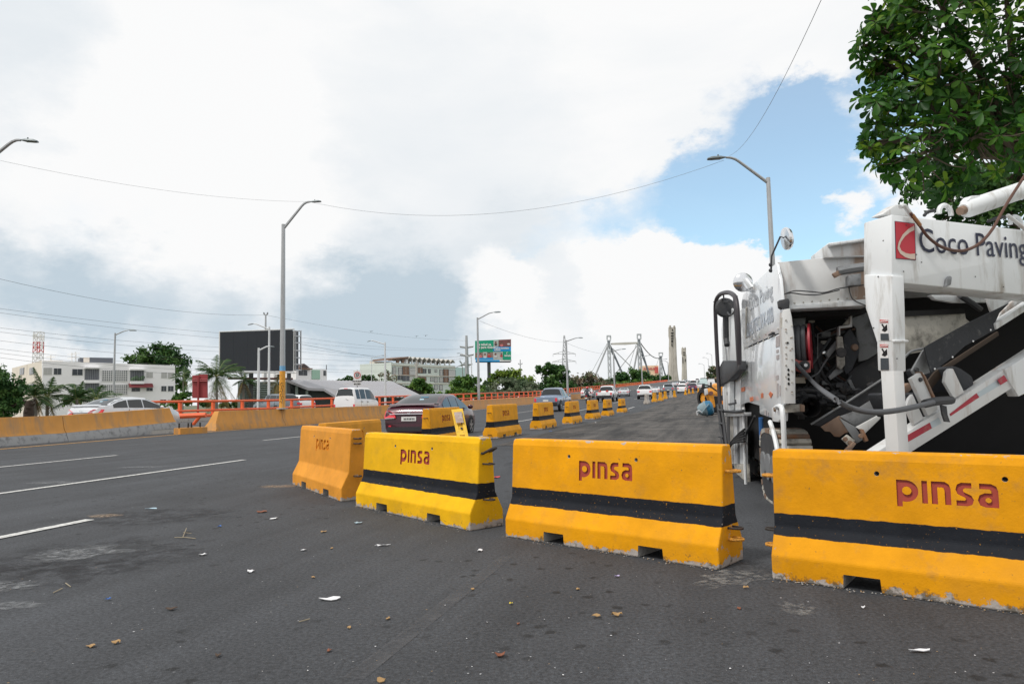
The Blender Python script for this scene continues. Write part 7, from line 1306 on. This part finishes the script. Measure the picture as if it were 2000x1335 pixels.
palm('feathery palm in front of the white building, left of the silver car', 92, 774, 57, 26, 2.8, 4, PM2, dead=2); palm('lower feathery palm just behind the silver car boot', 150, 780, 58, 22, 2.4, 5, PM2, dead=1); palm('small palm right of the dense left tree', 68, 775, 55, 16, 1.5, 6, PM2, dead=3); palm('feathery palm above the silver car roof', 188, 780, 62, 22, 2.4, 16, PM2, dead=2)
palm('dry grey palm under the dark billboard beside the yellow pole', 541, 748, 76, 14, 1.9, 7, (leafmat('palm_grey', (.16, .15, .11)), PMAT[1], PMAT[2]), dead=8, group='palms'); palm('dark palm top behind the red sign back', 358, 735, 120, 16, 2.4, 8, PM2, dead=2); palm('tiny palm above the pale cyan wing', 903, 712, 240, 14, 2.6, 9, PM2); palm('dark palm below the billboard between palm and shed', 475, 742, 74, 16, 1.8, 12, PM2, dead=5)
t = thing('tree_stump', 'short thick brown palm stump under the left palms', 'stump', Vector((at(57, 800, 50).x, 50, -1))); mb = MB(); a = at(57, 782, 50); mb.tube([Vector((a.x, 50, -1)), a.lerp(Vector((a.x, 50, -1)), .3), a], [.3, .34, .22], 12); mb.build('trunk', mat('palm_stump', (.04, .027, .02), .95, var=.4, vscale=8, bump=.6, bscale=14), t)
for k in range(16): mb = MB(); ang = k * 2.4; p = a + Vector((math.cos(ang) * .27, math.sin(ang) * .27, -.1 - (k % 4) * .3)); mb.prism([p, p + Vector((math.cos(ang) * .1, math.sin(ang) * .1, .2)), p + Vector((math.cos(ang) * .02, math.sin(ang) * .02, .22))], Vector((-math.sin(ang), math.cos(ang), 0)) * .16); mb.build('leaf_base', mat('palm_stump', (.07, .045, .03), .95), t, recalc=True)

# near broad-leaved tree over the machine
rt = random.Random(21); NT = thing('almond_tree', 'big broad-leaved tree overhanging the milling machine from the right', 'tree', Vector((8.6, 10.2, .1)))
def leaf_mesh(nm, m, L=.23, Wd=.105, curl=.03):
    mb = MB(); prof = [(0, .04), (.12, .10), (.32, .30), (.55, .44), (.75, .5), (.9, .38), (.98, .16), (1, .0)]
    for f, w in prof:
        z = -curl * f * f * 2
        for sx in (-1, 0, 1): mb.v.append(Vector((f * L, sx * w * Wd, z * L + abs(sx) * w * Wd * .35)))
    for i in range(len(prof) - 1):
        for j in range(2): k = i * 3 + j; mb.f.append((k, k + 3, k + 4, k + 1)); mb.m.append(0)
    me = mb.mesh(nm, smooth=60); me.materials.append(m); return me
M_AL = [leafmat('almond_leaf_dark', (.024, .078, .016), .45, .45), leafmat('almond_leaf', (.045, .14, .018), .5, .45), leafmat('almond_leaf_light', (.085, .205, .022), .5, .45), leafmat('almond_leaf_yellow', (.16, .27, .026), .5, .45)]
LM = [leaf_mesh('leaf', M_AL[k], (.22, .24, .23, .2)[k], (.10, .11, .10, .095)[k], (.05, .12, .2, .1)[k]) for k in range(4)]
YT = 9.0; kT = YT / F
LOB = [(1840, 30, 120), (1800, 110, 80), (1750, 30, 75), (1830, 170, 120), (1742, 128, 52), (1752, 205, 62), (1800, 300, 85), (1735, 285, 40), (1900, 270, 110), (1960, 140, 110), (1840, 365, 48), (1720, 60, 40), (2080, 60, 190), (2070, 250, 130), (1960, -60, 170), (1790, -60, 110), (2200, 150, 200), (2150, -80, 220), (1688, 88, 24), (1700, 30, 26), (1700, 140, 22), (1708, 205, 26), (1690, 190, 16), (1700, 285, 24), (1685, 282, 14), (1715, 245, 20), (1752, 330, 30), (1694, 110, 14)]
tips = []; hub = Vector((7.6, 10.0, 4.6))
twig = MB()
for lx, ly, lr in LOB:
    c = at(lx, ly, YT + rt.uniform(-.3, .6)); R_ = lr * kT; n = int((12 if lr > 35 else 4) + 32 * (lr / 100) ** 2); twig.tube([hub, hub.lerp(c, .55) + Vector((0, 0, .25)), c], [.07, .045, .02], 6)
    for _ in range(n):
        v = Vector((rt.gauss(0, 1), rt.gauss(0, 1), rt.gauss(0, 1))).normalized() * R_ * (rt.random() ** .45); p = c + v; tips.append((p, (v.normalized() * .8 + UP * .5).normalized()))
        if rt.random() < .5: twig.tube([c.lerp(p, .25), c.lerp(p, .6) + Vector((0, 0, -.04)), p], [.011, .008, .005], 5)
for c, R_ in ((Vector((7.0, 6.6, 6.6)), 1.9), (Vector((6.3, 4.2, 7.0)), 1.9), (Vector((9, 4.6, 6.4)), 2.4), (Vector((9.5, 8, 7.5)), 2.2), (Vector((7.4, 9.0, 8.0)), 1.8)):
    for _ in range(70):
        v = Vector((rt.gauss(0, 1), rt.gauss(0, 1), rt.gauss(0, .8))).normalized() * R_ * (rt.random() ** .45); tips.append((c + v, (v.normalized() * .8 + UP * .5).normalized()))
leaves = []
for p, ax in tips:
    n = rt.randint(6, 9); a0 = rt.uniform(0, 6.28); tone = rt.choice((0, 0, 1, 1, 1, 2, 2, 3)) if rt.random() < .8 else rt.choice((0, 1)); u = ax.orthogonal().normalized(); w = ax.cross(u)
    for k in range(n):
        a = a0 + 2 * math.pi * k / n + rt.uniform(-.25, .25); rad = u * math.cos(a) + w * math.sin(a); el = rt.uniform(-.25, .75); d = (rad * math.cos(el) + ax * math.sin(el) - UP * rt.uniform(0, .35)).normalized(); nr = (ax - d * ax.dot(d) + Vector((rt.uniform(-.3, .3),) * 3)).normalized(); y_ = nr.cross(d).normalized(); nr = d.cross(y_); s = rt.uniform(.42, .82)
        M4 = Matrix((d * s, y_ * s, nr * s)).transposed().to_4x4(); M4.translation = p + d * .02; leaves.append((M4, max(0, min(3, tone + rt.choice((0, 0, 0, 1, -1))))))
def vis(M4):
    q = MROT.transposed() @ (M4.translation - CAM); x, y = CX + F * q.x / -q.z, CY - F * q.y / -q.z
    return 0 < x < 2000 and -5 < y < 430
leaves.sort(key=lambda L: (not vis(L[0]), L[0].translation.length)); bark_p = twig.build('branch', M_BARK, NT)
for M4, k in leaves[:290]:
    o = link('leaf', LM[k], NT); m = M4.copy(); m.translation = M4.translation - NT.location; o.matrix_basis = m
rest = MB(); base_v = [[v.co.copy() for v in m.vertices] for m in LM]; base_f = [[tuple(p.vertices) for p in m.polygons] for m in LM]
for M4, k in leaves[290:]:
    i = len(rest.v); rest.v += [M4 @ v for v in base_v[k]]; rest.f += [tuple(i + q for q in f) for f in base_f[k]]; rest.m += [k] * len(base_f[k])
tag(rest.build('foliage', M_AL, NT, smooth=60), kind='stuff')
mb = MB(); mb.tube([NT.location, NT.location + Vector((-.2, 0, 2)), hub + Vector((.3, .1, 0)), at(2120, -150, 10)], [.26, .2, .15, .08], 12); mb.build('trunk', M_BARK, NT)
ft = thing('small_leaf_tree', 'fine-leaved tree seen in the gap behind the broad-leaved one', 'tree', Vector((11.5, 15, .1))); fl_ = [(1790, 330, 45), (1830, 380, 55), (1890, 360, 70), (1960, 330, 80), (1765, 350, 24), (1745, 338, 20), (1990, 230, 90), (1920, 420, 50), (2060, 350, 100), (1735, 245, 22), (1725, 262, 14), (1840, 430, 40), (1960, 430, 60)]
crown('crown', fl_, 15, 9000, .13, GD, ft, 31); mb = MB(); mb.tube([ft.location, ft.location + Vector((-.2, 0, 3)), at(1960, 330, 15)], [.18, .14, .06], 8)
for x, y, r_ in fl_: mb.tube([at(1990, 380, 15), at((x + 1990) / 2, (y + 360) / 2, 15.1), at(x, y, 15)], [.05, .035, .012], 5)
mb.build('trunk', M_BARK, ft)

# ------------------------------------------------------------------ litter on the asphalt
def scrap(px, py, w, h, m, label, cat, seed, curl=.02, ang=None, name='paper_scrap', group='litter on the asphalt'):
    r_ = random.Random(seed); c = gz(px, py); c.z += .006; mb = MB(); k = (c - CAM).length / F; n = 9; ang = r_.uniform(0, 3) if ang is None else ang; W_, H_ = w * k / 2, h * k / 2 * 2.6
    ctr = c + UP * (curl * .4)
    P = []
    for i in range(n):
        a = 2 * math.pi * i / n; q = r_.uniform(.65, 1.15); x, y = W_ * math.cos(a) * q, H_ * math.sin(a) * q
        P.append(c + Vector((x, y, r_.uniform(0, curl))))
    i0 = len(mb.v); mb.v += P + [ctr] + [p - UP * .003 for p in P]
    for i in range(n): mb.f.append((i, (i + 1) % n, n)); mb.m.append(0); mb.f.append((i, n + 1 + i, n + 1 + (i + 1) % n, (i + 1) % n)); mb.m.append(0)
    return tag(mb.build(name, m, smooth=20), label, cat, group)
LW, LB_, LBR, LY, LDB, LBL = mat('litter_white', (.7, .7, .72), .8), mat('litter_pale_blue', (.35, .48, .56), .6), mat('dead_leaf_brown', (.2, .07, .035), .8), mat('dead_leaf_tan', (.34, .21, .09), .8), mat('dead_leaf_dark', (.07, .045, .03), .9), mat('litter_blue', (.02, .12, .42), .5)
SCR = [(646, 1171, 44, 9, LW, 'largest white torn paper lying on the near asphalt', 'paper'), (535, 1013, 15, 7, LW, 'crumpled white paper right of the rust-red leaf', 'paper'), (511, 1000, 21, 9, LBR, 'rust-red dead leaf on the asphalt left of the unstriped barrier', 'leaf'), (489, 1117, 14, 10, LW, 'curled white paper scrap left of the largest white paper', 'paper'), (396, 1084, 15, 6, LW, 'small pinkish white scrap left of the curled paper', 'paper'), (593, 1075, 12, 5, LW, 'speckled pale scrap below the white crumpled paper', 'paper'),
       (294, 994, 22, 4, LB_, 'flat pale blue wrapper near the end of the lane line', 'wrapper'), (700, 1022, 17, 7, LB_, 'pale blue scrap in front of the lemon yellow barrier', 'wrapper'), (747, 1066, 32, 4, LW, 'thin white strip of paper below the lemon yellow barrier', 'paper'), (938, 1076, 12, 8, LW, 'pinkish white scrap between lemon yellow and amber barriers', 'paper'), (1797, 1273, 42, 6, LW, 'white twisted paper strip at lower right', 'paper'), (1686, 1188, 8, 5, LW, 'tiny white scrap before the grimy amber barrier', 'paper'),
       (632, 1039, 12, 7, LY, 'tan dead leaf left of the lemon yellow barrier foot', 'leaf'), (648, 1071, 6, 6, LY, 'tiny yellow leaf above the largest white paper', 'leaf'), (212, 1172, 11, 4, LBL, 'small bright blue scrap on the left asphalt', 'scrap'), (429, 1029, 8, 4, LBL, 'small blue scrap above the twigs', 'scrap'), (336, 1191, 22, 6, LDB, 'dark brown curled leaf on the left asphalt', 'leaf'), (179, 1263, 16, 7, LY, 'yellow leaf at lower left', 'leaf'), (227, 1257, 18, 6, LY, 'tan curled leaf right of the yellow one at lower left', 'leaf'), (426, 1282, 12, 7, LDB, 'brown leaf near the bottom edge', 'leaf'),
       (978, 1282, 24, 9, LBR, 'red-brown dead leaf near the middle of the bottom edge', 'leaf'), (1165, 1206, 18, 6, LY, 'tan dead leaf, left of a pair below the amber barrier', 'leaf'), (1205, 1203, 24, 5, LY, 'tan dead leaf, right of a pair below the amber barrier', 'leaf'), (1457, 1149, 16, 4, LY, 'curved tan leaf beside the chalky scuff', 'leaf'), (1444, 1189, 8, 6, LBR, 'small orange-brown leaf below the chalky scuff', 'leaf'), (1206, 1127, 12, 4, mat('litter_lilac', (.45, .38, .6), .7), 'lilac scrap below the amber barrier', 'scrap'), (998, 1180, 8, 5, mat('litter_yellow', (.65, .5, .05), .6), 'small yellow scrap on the near asphalt', 'scrap'),
       (1129, 1151, 7, 7, LY, 'small tan leaf under the amber barrier left half', 'leaf'), (612, 1128, 9, 4, LY, 'tan chip left above the largest white paper', 'leaf'), (681, 1227, 8, 6, LY, 'small tan chip below the largest white paper', 'leaf'), (643, 1272, 9, 7, LBR, 'small rust chip near the bottom edge', 'leaf'), (923, 1151, 8, 7, LY, 'small tan nut right of the largest white paper', 'leaf'), (758, 1209, 8, 6, LY, 'small yellow nut in the near middle', 'leaf'), (745, 1332, 18, 5, LY, 'pale leaf cut by the bottom edge', 'leaf'), (1012, 1219, 7, 5, LBR, 'tiny red-brown chip in the near middle', 'leaf'), (971, 932, 14, 14, mat('litter_red', (.6, .03, .04), .6), 'red plastic strip behind the lemon yellow barrier', 'scrap'), (1075, 842, 8, 6, LBL, 'blue plastic scrap by the striped barrier before the pickup', 'scrap'), (1164, 825, 5, 3, LW, 'white speck of paper on the milled lane', 'paper')]
for k, (x, y, w, h, m, lab, cat) in enumerate(SCR): scrap(x, y, w * .9, h * .7, m, lab, cat, 100 + k, min(.03, w * .0009) if cat == 'leaf' else .014, name={'paper': 'paper_scrap', 'leaf': 'dead_leaf', 'wrapper': 'wrapper', 'scrap': 'plastic_scrap'}[cat])
rs = random.Random(5); cr = MB(); cnt = 0
while cnt < 420:
    x, y = rs.uniform(0, 2000), rs.uniform(960, 1335); 
    p = gz(x, y) + UP * .006; s = rs.uniform(.002, .007); a = rs.uniform(0, 6.28); u = Vector((math.cos(a), math.sin(a), 0)) * s; w = Vector((-math.sin(a), math.cos(a), 0)) * s * rs.uniform(.3, .8); cr.poly([p - u, p - w, p + u, p + w], rs.choice((0, 0, 1, 2, 2, 3))); cnt += 1
for pa_, pb_, nn in ((gz(571, 945), gz(666, 979.5), 60), (gz(694.5, 988), gz(918, 1037), 110), (gz(987, 1047), gz(1405, 1113), 140), (gz(1508, 1130), gz(2000, 1199), 120)):
    dv = (pb_ - pa_).normalized(); fw = Vector((dv.y, -dv.x, 0))
    for _ in range(nn):
        p = pa_.lerp(pb_, rs.random()) + fw * abs(rs.gauss(0, .035)) + UP * .007; s = rs.uniform(.003, .010); a = rs.uniform(0, 6.28); u = Vector((math.cos(a), math.sin(a), 0)) * s; w = Vector((-math.sin(a), math.cos(a), 0)) * s * rs.uniform(.4, .9); top = p + UP * s * .6
        for q0, q1 in ((p - u, p - w), (p - w, p + u), (p + u, p + w), (p + w, p - u)): cr.poly([q0, q1, top], rs.choice((2, 2, 3, 1)))
tag(cr.build('grit', [LW, LY, mat('grit_grey', (.28, .27, .26), .9), LDB], smooth=0), kind='stuff')
t = thing('twig', 'dry forked twig lying left of the rust-red leaf', 'twig', gz(360, 1048)); mb = MB(); mb.tube([gz(341, 1051) + UP * .01, gz(362, 1051) + UP * .012, gz(382, 1053) + UP * .01], .004, 5); mb.tube([gz(357, 1051) + UP * .012, gz(364, 1037) + UP * .03], .004, 5); mb.tube([gz(358, 1043) + UP * .02, gz(374, 1043) + UP * .01], .003, 5); mb.build('stem', mat('dry_straw', (.28, .24, .17), .9), t)
for a_, b_, lab in (((104, 1159), (122, 1151), 'single straw on the left asphalt, lying flat'), ((128, 1140), (138, 1148), 'short straw right of the flat straw'), ((584, 1216), (605, 1211), 'pale straw in the near asphalt below the white paper')): mb = MB(); mb.tube([gz(*a_) + UP * .008, gz(*b_) + UP * .01], .0035, 5); tag(mb.build('straw', mat('dry_straw', (.28, .24, .17), .9)), lab, 'straw', 'dry straws')
